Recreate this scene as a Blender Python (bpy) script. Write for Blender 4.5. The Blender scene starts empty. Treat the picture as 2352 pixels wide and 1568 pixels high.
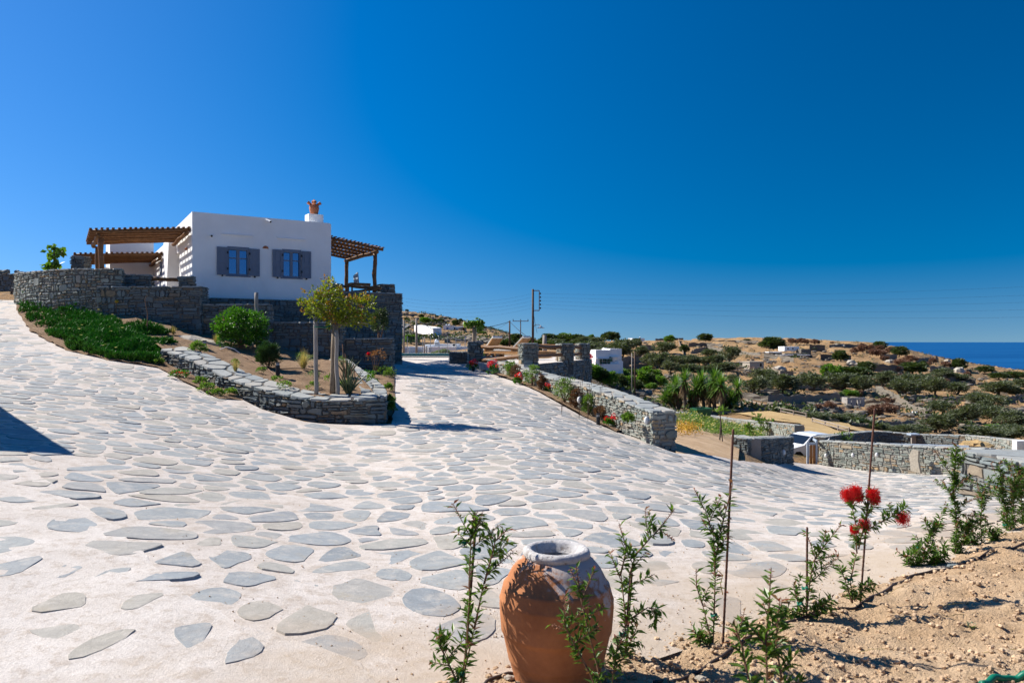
import numpy as np
import bpy, bmesh, math, random
from mathutils import Vector, Matrix, noise as mnoise
from mathutils.geometry import delaunay_2d_cdt
sc = bpy.context.scene
# ---------------------------------------------------------------- camera
cam = bpy.data.cameras.new("camera"); camo = bpy.data.objects.new("camera", cam)
sc.collection.objects.link(camo); sc.camera = camo
camo.location = (0, 0, 1.66); camo.rotation_euler = (math.radians(90), 0, 0)
cam.sensor_width = 36; cam.lens = 36 * 1700 / 2352; cam.clip_start = .1; cam.clip_end = 90000
cam.dof.use_dof = True; cam.dof.focus_distance = 9.0; cam.dof.aperture_fstop = 5.6
# ---------------------------------------------------------------- sky and sun
EL = math.radians(42)
SUN = Vector((-.92 * math.cos(EL), .392 * math.cos(EL), math.sin(EL)))
w = bpy.data.worlds.new("World"); sc.world = w; w.use_nodes = True
nt = w.node_tree; nt.nodes.clear(); N = nt.nodes.new; L = nt.links.new
sky = N("ShaderNodeTexSky"); sky.sky_type = 'NISHITA'; sky.sun_disc = False
sky.sun_elevation = EL; sky.sun_rotation = math.atan2(SUN.x, SUN.y)
sky.altitude = 100; sky.air_density = 1; sky.dust_density = 0; sky.ozone_density = 4
tc = N("ShaderNodeTexCoord")
up = N("ShaderNodeVectorMath"); up.operation = 'MULTIPLY_ADD'; up.inputs[1].default_value = (1, 1, .92); up.inputs[2].default_value = (0, 0, .08)
un = N("ShaderNodeVectorMath"); un.operation = 'NORMALIZE'
L(tc.outputs['Generated'], up.inputs[0]); L(up.outputs[0], un.inputs[0]); L(un.outputs[0], sky.inputs['Vector'])
dot = N("ShaderNodeVectorMath"); dot.operation = 'DOT_PRODUCT'
L(tc.outputs['Generated'], dot.inputs[0]); dot.inputs[1].default_value = SUN
def wm(op, a, b=None):
    n = N("ShaderNodeMath"); n.operation = op
    for i, k in enumerate((a, b)):
        if k is None: continue
        if isinstance(k, (int, float)): n.inputs[i].default_value = k
        else: L(k, n.inputs[i])
    return n.outputs[0]
# skylight is polarised at right angles to the sun; the lens filter takes part of it away
c2 = wm('MULTIPLY', dot.outputs['Value'], dot.outputs['Value'])
pol = wm('DIVIDE', wm('SUBTRACT', 1.0, c2), wm('ADD', 1.0, c2))
fac = wm('SUBTRACT', 1.0, wm('MULTIPLY', pol, .43))
hsv = N("ShaderNodeHueSaturation"); L(wm('ADD', wm('MULTIPLY', pol, .42), 1.24), hsv.inputs['Saturation'])
L(sky.outputs[0], hsv.inputs['Color'])
mul = N("ShaderNodeVectorMath"); mul.operation = 'SCALE'
L(hsv.outputs[0], mul.inputs[0]); L(fac, mul.inputs['Scale'])
bg = N("ShaderNodeBackground"); bg.inputs['Strength'].default_value = .081
tint = N("ShaderNodeVectorMath"); tint.operation = 'MULTIPLY'; tint.inputs[1].default_value = (1.02, .92, 1.03)
L(mul.outputs[0], tint.inputs[0]); L(tint.outputs[0], bg.inputs['Color'])
wo = N("ShaderNodeOutputWorld"); L(bg.outputs[0], wo.inputs['Surface'])
sun = bpy.data.lights.new("sun", 'SUN'); sun.energy = 4.7; sun.angle = math.radians(.5); sun.color = (1, .95, .87)
suno = bpy.data.objects.new("sun", sun); sc.collection.objects.link(suno)
suno.rotation_euler = SUN.to_track_quat('Z', 'Y').to_euler()
sc.view_settings.view_transform = 'Standard'; sc.view_settings.look = 'None'
sc.view_settings.gamma = 1; sc.view_settings.use_curve_mapping = False
sc.view_settings.exposure = .8
random.seed(7)
# ---------------------------------------------------------------- terrain heights
F = 1700.0            # focal length in pixels of a 2352 px wide picture
CZ = 1.66             # eye height
def P(u, v, y):
    return Vector(((u - 1176) / F * y, y, CZ + (784 - v) / F * y))
ANCH = [(1176,1568,3.6),(0,1568,3.4),(2352,1568,3.65),(420,1260,5.7),(0,1000,10),(0,830,18),(30,690,30),(200,745,25),(370,835,20),
 (550,915,17.5),(840,972,16.6),(905,900,21.3),(905,840,30),(1080,842,32),(1300,940,22),(1540,1035,18),(1200,1100,10.4),
 (1750,1058,26),(1865,1062,34),(2250,1092,28),(2300,1140,13),(1940,1200,8.6),(2150,1290,6.0),(2352,1200,7.5),
 (1600,1036,19),(1660,1000,28),(1600,962,72),(1560,949,78),(1700,951,76),(1450,916,75),(1400,882,85),(1400,870,105),(1390,862,130),
 (1800,970,65),(1730,938,76),(1945,1000,60),(2050,1020,48),(2000,962,100),(2200,1000,85),(2350,1012,90),(1850,930,110),(1950,900,150),
 (2100,880,190),(2250,920,150),(2350,870,260),(2350,853,380),(2060,797,330),(1900,787,330),(1750,779,340),(1600,783,340),(1480,785,330),
 (1350,783,330),(1250,781,330),(2200,836,330),(1500,840,180),(1700,850,170),(1850,860,170),(1650,815,240),(1850,815,240),
 (1250,803,120),(1200,797,100),(920,713,600),(1000,724,600),(1100,746,560),(1180,774,480),(1050,768,300),(960,784,220),(1000,812,150),(920,812,150),(930,814,70),(1040,814,80),(1080,812,150),(1000,806,190),
 (925,760,380),(800,715,600),(600,700,600),(0,670,60),(300,690,60),(600,760,60),(700,822,28),(500,772,26),(300,702,27),(960,827,40),(1150,832,36),(1350,842,36),
 (1300,866,30),(1450,960,30),(1140,860,29.6),(1225,897,25.4),(1420,992,19.6),(1000,881,24)]
def _anchors():
    pts = []
    for u, v, y in ANCH:
        pts.append(((u - 1176) / F * y, y, (784 - v) / F * y))
    for u in (-400, 200, 700, 1176, 1500, 1800, 2100, 2450, 3000):
        pts.append(((u - 1176) / F * 1100, 1100, -60)); pts.append(((u - 1176) / F * 2300, 2300, -100))
    pts += [(-10, 0, -1.0), (-30, 0, .5), (10, 0, -2.1), (30, 0, -6), (0, -10, -1.5), (0, -60, 2), (-60, -60, 4), (60, -60, -6), (100, 0, -14),
            (-100, 0, 6), (400, 0, -50), (-400, 0, 10), (0, -400, 10), (0, 1.2, -1.62), (0, -1.2, -1.6), (1.2, 0, -1.65), (-1.2, 0, -1.55)]
    return np.array(pts, float)
_A = _anchors()
def _co(x, y):
    r = np.sqrt(x * x + y * y) + 1e-6
    k = 3.2
    return np.stack([k * x / r, k * y / r, np.log(r + .3)], -1), r
_C, _R = _co(_A[:, 0], _A[:, 1])
_n = len(_A)
_K = np.linalg.norm(_C[:, None] - _C[None], axis=-1) ** 3
_Pm = np.concatenate([np.ones((_n, 1)), _C], 1)
_M = np.zeros((_n + 4, _n + 4))
_M[:_n, :_n] = _K + 4e-3 * np.eye(_n); _M[:_n, _n:] = _Pm; _M[_n:, :_n] = _Pm.T
_q = _A[:, 2] / (_R + 8)
_W = np.linalg.solve(_M, np.concatenate([_q, np.zeros(4)]))
def gz(x, y):
    """ground height, vectorised (world z)"""
    x = np.asarray(x, float); y = np.asarray(y, float); sh = x.shape
    c, r = _co(x.ravel(), y.ravel())
    out = np.empty(len(r))
    for i in range(0, len(r), 20000):
        d = np.linalg.norm(c[i:i + 20000, None] - _C[None], axis=-1) ** 3
        out[i:i + 20000] = d @ _W[:_n] + _W[_n] + c[i:i + 20000] @ _W[_n + 1:]
    return (CZ + out * (r + 8)).reshape(sh)
def g1(x, y):
    return float(gz(np.array([x]), np.array([y]))[0])
_YS = np.geomspace(2.2, 1100, 480)
def G(u, v, ymin=2.2, dz=0.0):
    """where the line of sight through (u, v) first meets the ground"""
    ys = _YS[_YS >= ymin]
    xs = (u - 1176) / F * ys
    d = CZ + (784 - v) / F * ys - gz(xs, ys) - dz
    k = np.where(d < 0)[0]
    if len(k) == 0:
        j = int(np.argmin(np.abs(d) / ys)); y = ys[j]
    elif k[0] == 0:
        y = ys[0]
    else:
        j = k[0]; t = d[j - 1] / (d[j - 1] - d[j]); y = ys[j - 1] + t * (ys[j] - ys[j - 1])
    x = (u - 1176) / F * y
    return Vector((x, y, g1(x, y) + dz))
# ---------------------------------------------------------------- helpers
col = sc.collection
ORG = {}
def setp(o, label=None, cat=None, group=None, kind=None):
    if label: o['label'] = label
    if cat: o['category'] = cat
    if group: o['group'] = group
    if kind: o['kind'] = kind
    return o
def thing(name, label, cat, loc, group=None):
    o = bpy.data.objects.new(name, None); col.objects.link(o); o.location = loc; o.empty_display_size = .2
    ORG[o.name] = Vector(loc)
    return setp(o, label, cat, group)
def mesh(name, vs, fs, mat, parent=None, smooth=False, org=None):
    """link one mesh object; vs are world positions, stored relative to the parent (or to org)"""
    base = ORG[parent.name] if parent is not None else (Vector(org) if org is not None else Vector((0, 0, 0)))
    me = bpy.data.meshes.new(name)
    a = np.asarray([tuple(p) for p in vs], dtype=np.float64).reshape(-1, 3) - np.array(base)
    me.from_pydata(a.tolist(), [], fs)
    if mat: me.materials.append(mat)
    if smooth: me.polygons.foreach_set('use_smooth', [True] * len(me.polygons))
    o = bpy.data.objects.new(name, me); col.objects.link(o)
    if parent is not None:
        o.parent = parent
    else:
        o.location = base
    ORG[o.name] = base
    return o
def copy_tree(o, parent=None):
    c = o.copy(); col.objects.link(c)
    if parent is not None: c.parent = parent
    for ch in o.children: copy_tree(ch, c)
    return c
class Stamp:
    """the first call moves the prototype itself, later calls copy it"""
    def __init__(self, root): self.root = root; self.used = False; self.kids = None
    def __call__(self, loc, rz=0, scale=1, label=None, group=None):
        o = self.root if not self.used else copy_tree(self.root)
        self.used = True
        o.location = loc; o.rotation_euler = (0, 0, rz)
        o.scale = scale if hasattr(scale, '__len__') else (scale,) * 3
        if label: o['label'] = label
        if group: o['group'] = group
        return o
class MB:
    def __init__(s): s.v = []; s.f = []
    def add(s, vs, fs):
        n = len(s.v); s.v += [tuple(p) for p in vs]; s.f += [tuple(n + i for i in f) for f in fs]; return s
    def hexa(s, q):
        return s.add(q, [(3, 2, 1, 0), (4, 5, 6, 7), (0, 1, 5, 4), (1, 2, 6, 5), (2, 3, 7, 6), (3, 0, 4, 7)])
    def box(s, c, sz, ax=(1, 0), bz=0):
        """box centred in plan on c with its base at c.z; ax is the plan direction of its length"""
        ax = Vector((ax[0], ax[1], 0)).normalized(); ay = Vector((-ax.y, ax.x, 0)); c = Vector(c)
        a, b, h = sz[0] / 2, sz[1] / 2, sz[2]
        lo = [c - ax * a - ay * b, c + ax * a - ay * b, c + ax * a + ay * b, c - ax * a + ay * b]
        return s.hexa(lo + [p + Vector((0, 0, h)) for p in lo])
    def beam(s, p0, p1, wd, h, up=(0, 0, 1)):
        p0, p1 = Vector(p0), Vector(p1); d = (p1 - p0).normalized(); sd = d.cross(Vector(up))
        if sd.length < 1e-4: sd = d.cross(Vector((1, 0, 0)))
        sd = sd.normalized() * wd / 2; u = sd.cross(d).normalized() * h / 2
        lo = [p0 - sd - u, p1 - sd - u, p1 + sd - u, p0 + sd - u]
        return s.hexa(lo + [q + 2 * u for q in lo])
    def tube(s, pts, r, n=6, caps=True):
        pts = [Vector(p) for p in pts]; k = len(pts); rr = r if hasattr(r, '__len__') else [r] * k
        vs = []; ref = Vector((.31, .17, .94))
        for i, p in enumerate(pts):
            d = (pts[min(i + 1, k - 1)] - pts[max(i - 1, 0)])
            d = d.normalized() if d.length > 1e-9 else Vector((0, 0, 1))
            a = d.cross(ref if abs(d.dot(ref)) < .97 else Vector((1, 0, 0))).normalized(); b = d.cross(a)
            for j in range(n):
                t = 2 * math.pi * j / n; vs.append(p + (a * math.cos(t) + b * math.sin(t)) * rr[i])
        fs = [(i * n + j, i * n + (j + 1) % n, (i + 1) * n + (j + 1) % n, (i + 1) * n + j) for i in range(k - 1) for j in range(n)]
        if caps: fs += [tuple(range(n))[::-1], tuple((k - 1) * n + j for j in range(n))]
        return s.add(vs, fs)
    def log(s, p0, p1, r, n=7, wob=.02, seg=7, seed=0):
        p0, p1 = Vector(p0), Vector(p1); pts = []; rs = []
        for i in range(seg + 1):
            t = i / seg; q = p0.lerp(p1, t)
            e = Vector((mnoise.noise((t * 3, seed, 0)), mnoise.noise((t * 3, seed, 5)), mnoise.noise((t * 3, seed, 9)))) * wob * 2
            pts.append(q + e); rs.append(r * (1 + .22 * mnoise.noise((t * 5, seed, 20))))
        return s.tube(pts, rs, n)
    def lathe(s, prof, c, n=24, jit=0, seed=0, cap=True):
        c = Vector(c); vs = []
        for i, (r, z) in enumerate(prof):
            for j in range(n):
                t = 2 * math.pi * j / n; q = r
                if jit: q = r * (1 + jit * mnoise.noise((math.cos(t) * 2, math.sin(t) * 2 + seed, z * 6)))
                vs.append(c + Vector((math.cos(t) * q, math.sin(t) * q, z)))
        fs = [(i * n + j, i * n + (j + 1) % n, (i + 1) * n + (j + 1) % n, (i + 1) * n + j) for i in range(len(prof) - 1) for j in range(n)]
        if prof[0][0] > 1e-5: fs.append(tuple(range(n))[::-1])
        if cap and prof[-1][0] > 1e-5: fs.append(tuple((len(prof) - 1) * n + j for j in range(n)))
        return s.add(vs, fs)
    def leaf(s, p, d, up, ln, wd, fold=.25, curl=0.0):
        d = d.normalized(); sd = d.cross(up)
        sd = sd.normalized() if sd.length > 1e-5 else Vector((1, 0, 0)); nn = sd.cross(d)
        m = p + d * ln * .45
        return s.add([p, m + sd * wd / 2 + nn * wd * fold, p + d * ln - nn * ln * curl, m - sd * wd / 2 + nn * wd * fold], [(0, 1, 2), (0, 2, 3)])
    def blade(s, p, d, ln, wd, droop=.3, seg=3):
        d = d.normalized(); sd = d.cross(Vector((0, 0, 1)))
        sd = sd.normalized() if sd.length > 1e-4 else Vector((1, 0, 0))
        vs = []; 
        for i in range(seg + 1):
            t = i / seg; q = p + d * ln * t + Vector((0, 0, -droop * ln * t * t)); wv = wd * (1 - t) ** .7 * (.6 + .8 * min(1, t * 3)) / 2 + .0005
            vs += [q + sd * wv, q - sd * wv]
        return s.add(vs, [(2 * i, 2 * i + 1, 2 * i + 3, 2 * i + 2) for i in range(seg)])
    def blob(s, c, r, seed=0, amp=.25, n=8, m=5, fr=1.2):
        c = Vector(c); vs = []; rx, ry, rz = r if hasattr(r, '__len__') else (r, r, r)
        for i in range(m + 1):
            ph = math.pi * i / m - math.pi / 2
            for j in range(n):
                t = 2 * math.pi * j / n; q = Vector((math.cos(ph) * math.cos(t), math.cos(ph) * math.sin(t), math.sin(ph)))
                k = 1 + amp * mnoise.noise(q * fr + Vector((seed * 3.1, seed, 0)))
                vs.append(c + Vector((q.x * rx * k, q.y * ry * k, q.z * rz * k)))
        return s.add(vs, [(i * n + j, i * n + (j + 1) % n, (i + 1) * n + (j + 1) % n, (i + 1) * n + j) for i in range(m) for j in range(n)])
    def build(s, name, mat, parent=None, smooth=False, org=None):
        return mesh(name, s.v, s.f, mat, parent, smooth, org)
    def single(s, name, mat, label, cat, group=None, smooth=False, kind=None):
        a = np.array(s.v); o = ((a[:, 0].min() + a[:, 0].max()) / 2, (a[:, 1].min() + a[:, 1].max()) / 2, a[:, 2].min())
        return setp(mesh(name, s.v, s.f, mat, None, smooth, o), label, cat, group, kind)
# ---------------------------------------------------------------- materials
def newmat(name):
    m = bpy.data.materials.new(name); m.use_nodes = True; t = m.node_tree
    return m, t, t.nodes['Principled BSDF'], t.nodes.new, t.links.new
def ramp(t, stops, interp='LINEAR'):
    r = t.nodes.new('ShaderNodeValToRGB'); cr = r.color_ramp; cr.interpolation = interp
    while len(cr.elements) < len(stops): cr.elements.new(.5)
    for e, (p, c) in zip(cr.elements, stops): e.position = p; e.color = (*c, 1)
    return r
def noisenode(t, vec, scale, detail=5, rough=.6, dist=0):
    n = t.nodes.new('ShaderNodeTexNoise'); n.inputs['Scale'].default_value = scale; n.inputs['Detail'].default_value = detail
    n.inputs['Roughness'].default_value = rough; n.inputs['Distortion'].default_value = dist
    t.links.new(vec, n.inputs['Vector']); return n
def mixc(t, fac, a, b, mode='MIX'):
    m = t.nodes.new('ShaderNodeMix'); m.data_type = 'RGBA'; m.blend_type = mode
    for s, k in ((0, fac), (6, a), (7, b)):
        if isinstance(k, (int, float)): m.inputs[s].default_value = k
        elif isinstance(k, tuple): m.inputs[s].default_value = (*k, 1)
        else: t.links.new(k, m.inputs[s])
    return m.outputs[2]
def mathn(t, op, a, b=0.0, c=None):
    n = t.nodes.new('ShaderNodeMath'); n.operation = op
    for i, k in enumerate((a, b, c)):
        if k is None: continue
        if isinstance(k, (int, float)): n.inputs[i].default_value = k
        else: t.links.new(k, n.inputs[i])
    return n.outputs[0]
def sstep(t, v, lo, hi):
    n = t.nodes.new('ShaderNodeMapRange'); n.interpolation_type = 'SMOOTHSTEP'
    t.links.new(v, n.inputs[0]); n.inputs[1].default_value = lo; n.inputs[2].default_value = hi; return n.outputs[0]
def worldpos(t): return t.nodes.new('ShaderNodeNewGeometry').outputs['Position']
def rnd(t):
    """one random number for each piece: separate objects and loose islands alike"""
    a = t.nodes.new('ShaderNodeObjectInfo').outputs['Random']; b = t.nodes.new('ShaderNodeNewGeometry').outputs['Random Per Island']
    return mathn(t, 'FRACT', mathn(t, 'ADD', a, mathn(t, 'MULTIPLY', b, 7.31)))
def bump(t, bsdf, h, strength=.5, dist=.02):
    b = t.nodes.new('ShaderNodeBump'); b.inputs['Strength'].default_value = strength; b.inputs['Distance'].default_value = dist
    t.links.new(h, b.inputs['Height']); t.links.new(b.outputs[0], bsdf.inputs['Normal'])
def simple(name, c1, c2=None, scale=4, rough=.8, bs=0, bscale=30, bd=.01, spec=.3, metal=0, stretch=None, rv=0):
    m, t, b, N, L = newmat(name)
    b.inputs['Roughness'].default_value = rough; b.inputs['Specular IOR Level'].default_value = spec; b.inputs['Metallic'].default_value = metal
    vec = worldpos(t)
    if stretch:
        v = N('ShaderNodeVectorMath'); v.operation = 'MULTIPLY'; v.inputs[1].default_value = stretch; L(vec, v.inputs[0]); vec = v.outputs[0]
    c2 = c2 or tuple(k * .8 for k in c1)
    r = ramp(t, [(.32, c2), (.68, c1)]); L(noisenode(t, vec, scale).outputs[0], r.inputs[0]); out = r.outputs[0]
    if rv:
        k = mathn(t, 'ADD', mathn(t, 'MULTIPLY', rnd(t), rv), 1 - rv * .5)
        v = N('ShaderNodeVectorMath'); v.operation = 'SCALE'; L(out, v.inputs[0]); L(k, v.inputs['Scale']); out = v.outputs[0]
    L(out, b.inputs['Base Color'])
    if bs: bump(t, b, noisenode(t, vec, bscale).outputs[0], bs, bd)
    return m
def leafmat(name, c1, c2, rough=.45, trans=.35, rv=.7, spec=.4, tint=None):
    m, t, b, N, L = newmat(name)
    b.inputs['Roughness'].default_value = rough; b.inputs['Specular IOR Level'].default_value = spec
    c = mixc(t, rnd(t), c1, c2); L(c, b.inputs['Base Color'])
    tr = N('ShaderNodeBsdfTranslucent'); v = N('ShaderNodeVectorMath'); v.operation = 'MULTIPLY'; v.inputs[1].default_value = tint or (1.5, 1.7, .6)
    L(c, v.inputs[0]); L(v.outputs[0], tr.inputs[0])
    mx = N('ShaderNodeMixShader'); mx.inputs[0].default_value = trans; L(b.outputs[0], mx.inputs[1]); L(tr.outputs[0], mx.inputs[2])
    L(mx.outputs[0], t.nodes['Material Output'].inputs['Surface']); return m
BORDER_N = (-.61, .79, 0); BORDER_P = (0, 3.75, 0)      # plan line along the edge of the planting soil
def dustmask(t, pos):
    s = t.nodes.new('ShaderNodeVectorMath'); s.operation = 'SUBTRACT'; s.inputs[1].default_value = BORDER_P; t.links.new(pos, s.inputs[0])
    d = t.nodes.new('ShaderNodeVectorMath'); d.operation = 'DOT_PRODUCT'; d.inputs[1].default_value = BORDER_N; t.links.new(s.outputs[0], d.inputs[0])
    n = noisenode(t, pos, 1.1, 6, .7)
    e = mathn(t, 'ADD', d.outputs['Value'], mathn(t, 'MULTIPLY', mathn(t, 'SUBTRACT', n.outputs[0], .5), 3.4))
    return mathn(t, 'SUBTRACT', 1.0, sstep(t, e, .0, 1.35))
def slate(name, stops, bright=1.0, dusty=False, bd=.012, lo=.62):
    m, t, b, N, L = newmat(name); pos = worldpos(t)
    b.inputs['Roughness'].default_value = .72; b.inputs['Specular IOR Level'].default_value = .35
    r = ramp(t, stops); L(rnd(t), r.inputs[0])
    n1 = noisenode(t, pos, 6, 9, .75, .9); n2 = noisenode(t, pos, 45, 6, .75)
    k = mathn(t, 'MULTIPLY', mathn(t, 'ADD', mathn(t, 'MULTIPLY', n1.outputs[0], .9), mathn(t, 'MULTIPLY', n2.outputs[0], .45)), bright)
    k = mathn(t, 'ADD', k, (lo - .3) * bright)
    v = N('ShaderNodeVectorMath'); v.operation = 'SCALE'; L(r.outputs[0], v.inputs[0]); L(k, v.inputs['Scale']); out = v.outputs[0]
    warm = noisenode(t, pos, 2.3, 5, .65)
    out = mixc(t, mathn(t, 'MULTIPLY', sstep(t, warm.outputs[0], .56, .72), .45), out, (.36, .30, .21))
    if dusty:
        out = mixc(t, mathn(t, 'MULTIPLY', sstep(t, noisenode(t, pos, 7, 7, .8).outputs[0], .47, .66), .62), out, (.50, .455, .40))
        out = mixc(t, mathn(t, 'MULTIPLY', dustmask(t, pos), .72), out, (.43, .33, .235))
    L(out, b.inputs['Base Color'])
    bump(t, b, mathn(t, 'ADD', n1.outputs[0], mathn(t, 'MULTIPLY', n2.outputs[0], .4)), .8, bd)
    return m
MAT = {}
MAT['paver'] = slate('paving_slate', [(0, (.29, .315, .33)), (.3, (.385, .40, .39)), (.5, (.33, .36, .38)), (.7, (.42, .41, .37)), (.85, (.46, .42, .355)), (1, (.34, .355, .365))], 0.80, True)
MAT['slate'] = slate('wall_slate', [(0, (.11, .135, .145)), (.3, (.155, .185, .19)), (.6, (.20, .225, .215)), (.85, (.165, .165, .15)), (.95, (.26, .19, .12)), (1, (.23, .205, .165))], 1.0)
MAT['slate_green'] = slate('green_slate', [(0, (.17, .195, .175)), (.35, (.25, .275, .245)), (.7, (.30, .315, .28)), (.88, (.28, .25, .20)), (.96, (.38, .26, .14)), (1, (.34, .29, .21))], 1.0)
MAT['slate_cap'] = slate('cap_slate', [(0, (.25, .27, .27)), (.5, (.33, .34, .32)), (1, (.37, .345, .30))], 1.0)
def mortar(name, c1, c2, dusty=False, dark=None):
    m, t, b, N, L = newmat(name); pos = worldpos(t)
    b.inputs['Roughness'].default_value = .95; b.inputs['Specular IOR Level'].default_value = .15
    n1 = noisenode(t, pos, 2.6, 9, .78); n2 = noisenode(t, pos, 75, 4, .8); n3 = noisenode(t, pos, 9, 7, .78)
    r = ramp(t, [(.3, c2), (.62, c1)]); L(n1.outputs[0], r.inputs[0]); out = r.outputs[0]
    k = mathn(t, 'ADD', mathn(t, 'MULTIPLY', n2.outputs[0], 1.0), .5)
    v = N('ShaderNodeVectorMath'); v.operation = 'SCALE'; L(out, v.inputs[0]); L(k, v.inputs['Scale']); out = v.outputs[0]
    out = mixc(t, mathn(t, 'MULTIPLY', sstep(t, n3.outputs[0], .48, .64), .55), out, (.37, .29, .22))
    if dusty: out = mixc(t, mathn(t, 'MULTIPLY', dustmask(t, pos), .7), out, (.46, .36, .26))
    L(out, b.inputs['Base Color'])
    bump(t, b, mathn(t, 'ADD', mathn(t, 'MULTIPLY', n2.outputs[0], .6), n3.outputs[0]), .9, .012)
    return m
MAT['mortar'] = mortar('pale_mortar', (.64, .58, .53), (.46, .395, .335), True)
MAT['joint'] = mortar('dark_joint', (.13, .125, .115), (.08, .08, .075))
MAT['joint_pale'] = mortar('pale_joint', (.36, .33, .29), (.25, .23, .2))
MAT['captop'] = mortar('cap_mortar', (.46, .43, .40), (.36, .35, .33))
def soilmat(name, c1, c2, c3, sc1=1.2, bd=.05):
    m, t, b, N, L = newmat(name); pos = worldpos(t)
    b.inputs['Roughness'].default_value = 1; b.inputs['Specular IOR Level'].default_value = .1
    n1 = noisenode(t, pos, sc1, 8, .72); n2 = noisenode(t, pos, 22, 6, .75); n3 = noisenode(t, pos, 80, 3, .6)
    r = ramp(t, [(.3, c2), (.5, c1), (.72, c3)]); L(n1.outputs[0], r.inputs[0])
    k = mathn(t, 'ADD', mathn(t, 'MULTIPLY', n2.outputs[0], .9), .55)
    v = N('ShaderNodeVectorMath'); v.operation = 'SCALE'; L(r.outputs[0], v.inputs[0]); L(k, v.inputs['Scale'])
    L(v.outputs[0], b.inputs['Base Color'])
    bump(t, b, mathn(t, 'ADD', n2.outputs[0], mathn(t, 'MULTIPLY', n3.outputs[0], .4)), .9, bd)
    return m
MAT['soil'] = soilmat('sandy_soil', (.56, .39, .24), (.46, .305, .175), (.67, .50, .335))
MAT['bedsoil'] = soilmat('bed_soil', (.28, .185, .115), (.2, .13, .08), (.36, .25, .16), 2)
MAT['clod'] = simple('clod', (.54, .385, .245), (.42, .29, .18), 12, 1, .8, 40, .01, rv=.5)
MAT['straw'] = soilmat('dry_straw', (.50, .35, .17), (.42, .28, .13), (.57, .42, .22), .25, .05)
MAT['white'] = simple('limewash', (.90, .90, .89), (.83, .83, .82), 1.1, .85, .5, 9, .02)
MAT['grey_paint'] = simple('grey_paint', (.17, .205, .27), (.155, .185, .245), 6, .5)
MAT['wood'] = simple('oiled_wood', (.24, .115, .045), (.14, .065, .026), 3, .6, .4, 40, .006, stretch=(3, 3, 3), rv=.45)
MAT['wood_pale'] = simple('pale_wood', (.42, .22, .085), (.30, .15, .06), 3, .6, .3, 40, .005, rv=.3)
MAT['wood_old'] = simple('weathered_wood', (.36, .32, .28), (.24, .21, .18), 8, .85, .6, 50, .008, stretch=(3, 3, .5))
MAT['pole'] = simple('tarred_pole', (.10, .055, .035), (.06, .032, .022), 6, .7, .4, 50, .006, stretch=(4, 4, .5))
MAT['terra'] = simple('terracotta', (.47, .175, .085), (.38, .14, .07), 5, .8, .2, 40, .005)
MAT['black'] = simple('black_metal', (.022, .022, .025), None, 4, .45)
MAT['steel'] = simple('grey_steel', (.35, .36, .38), None, 5, .4, metal=.6)
MAT['lampglass'] = simple('frosted_glass', (.75, .75, .73), (.65, .65, .63), 4, .25, spec=.5)
MAT['rust'] = simple('rusty_iron', (.16, .075, .05), (.09, .045, .035), 60, .9, .6, 150, .003)
MAT['bark'] = simple('grey_bark', (.30, .235, .17), (.19, .145, .10), 14, .95, .8, 40, .012, stretch=(2, 2, .6))
MAT['bark_dark'] = simple('dark_bark', (.13, .105, .08), (.08, .06, .045), 5, .95)
MAT['twig'] = simple('brown_twig', (.23, .13, .075), (.15, .08, .05), 40, .8)
MAT['olive'] = leafmat('olive_leaves', (.06, .075, .035), (.14, .16, .09), .5, .22)
MAT['scrub'] = leafmat('scrub_leaves', (.035, .06, .018), (.09, .12, .04), .5, .2)
MAT['bright'] = leafmat('bright_leaves', (.07, .15, .02), (.13, .22, .035), .45, .35)
MAT['spurge'] = leafmat('dry_spurge', (.19, .10, .065), (.30, .185, .12), .8, .15, tint=(1.2, 1, .8))
MAT['bush'] = leafmat('glossy_bush', (.03, .10, .012), (.075, .19, .02), .35, .35)
MAT['rosemary'] = leafmat('dark_needles', (.02, .05, .018), (.045, .10, .03), .5, .2)
MAT['iceplant'] = leafmat('ice_plant_leaves', (.045, .15, .014), (.12, .28, .03), .5, .4, spec=.25)
MAT['pom'] = leafmat('pomegranate_leaves', (.20, .19, .015), (.12, .17, .02), .4, .45)
MAT['pomred'] = leafmat('pomegranate_young_leaves', (.30, .11, .02), (.24, .17, .02), .4, .4)
MAT['bb'] = leafmat('bottlebrush_leaves', (.045, .10, .016), (.13, .215, .035), .4, .35)
MAT['bbred'] = leafmat('bottlebrush_red_shoots', (.24, .07, .05), (.20, .14, .04), .5, .35, tint=(1.3, 1, .8))
MAT['caps'] = simple('seed_capsules', (.30, .15, .09), (.2, .09, .055), 90, .8, rv=.5)
MAT['redflower'] = leafmat('red_stamens', (.62, .008, .012), (.75, .03, .025), .5, .3, tint=(1.2, .6, .6))
MAT['redpetal'] = leafmat('red_petals', (.65, .012, .02), (.8, .04, .05), .5, .3, tint=(1.2, .6, .6))
MAT['yellow'] = leafmat('yellow_petals', (.8, .72, .2), (.85, .8, .5), .5, .3, tint=(1, 1, .8))
MAT['orange'] = leafmat('orange_heads', (.6, .33, .03), (.65, .42, .05), .7, .1, tint=(1, 1, .8))
MAT['drygrass'] = leafmat('dry_grass', (.42, .34, .10), (.52, .44, .17), .7, .35, tint=(1.1, 1.1, .8))
MAT['weed'] = leafmat('weed_leaves', (.08, .15, .025), (.16, .24, .05), .5, .35)
MAT['sage'] = leafmat('grey_sage', (.17, .20, .12), (.26, .30, .2), .7, .25)
MAT['purple'] = leafmat('purple_brown_leaves', (.11, .06, .035), (.17, .10, .05), .6, .3, tint=(1.2, 1, .7))
MAT['yucca'] = leafmat('yucca_leaves', (.06, .13, .025), (.15, .25, .05), .35, .25)
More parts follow.
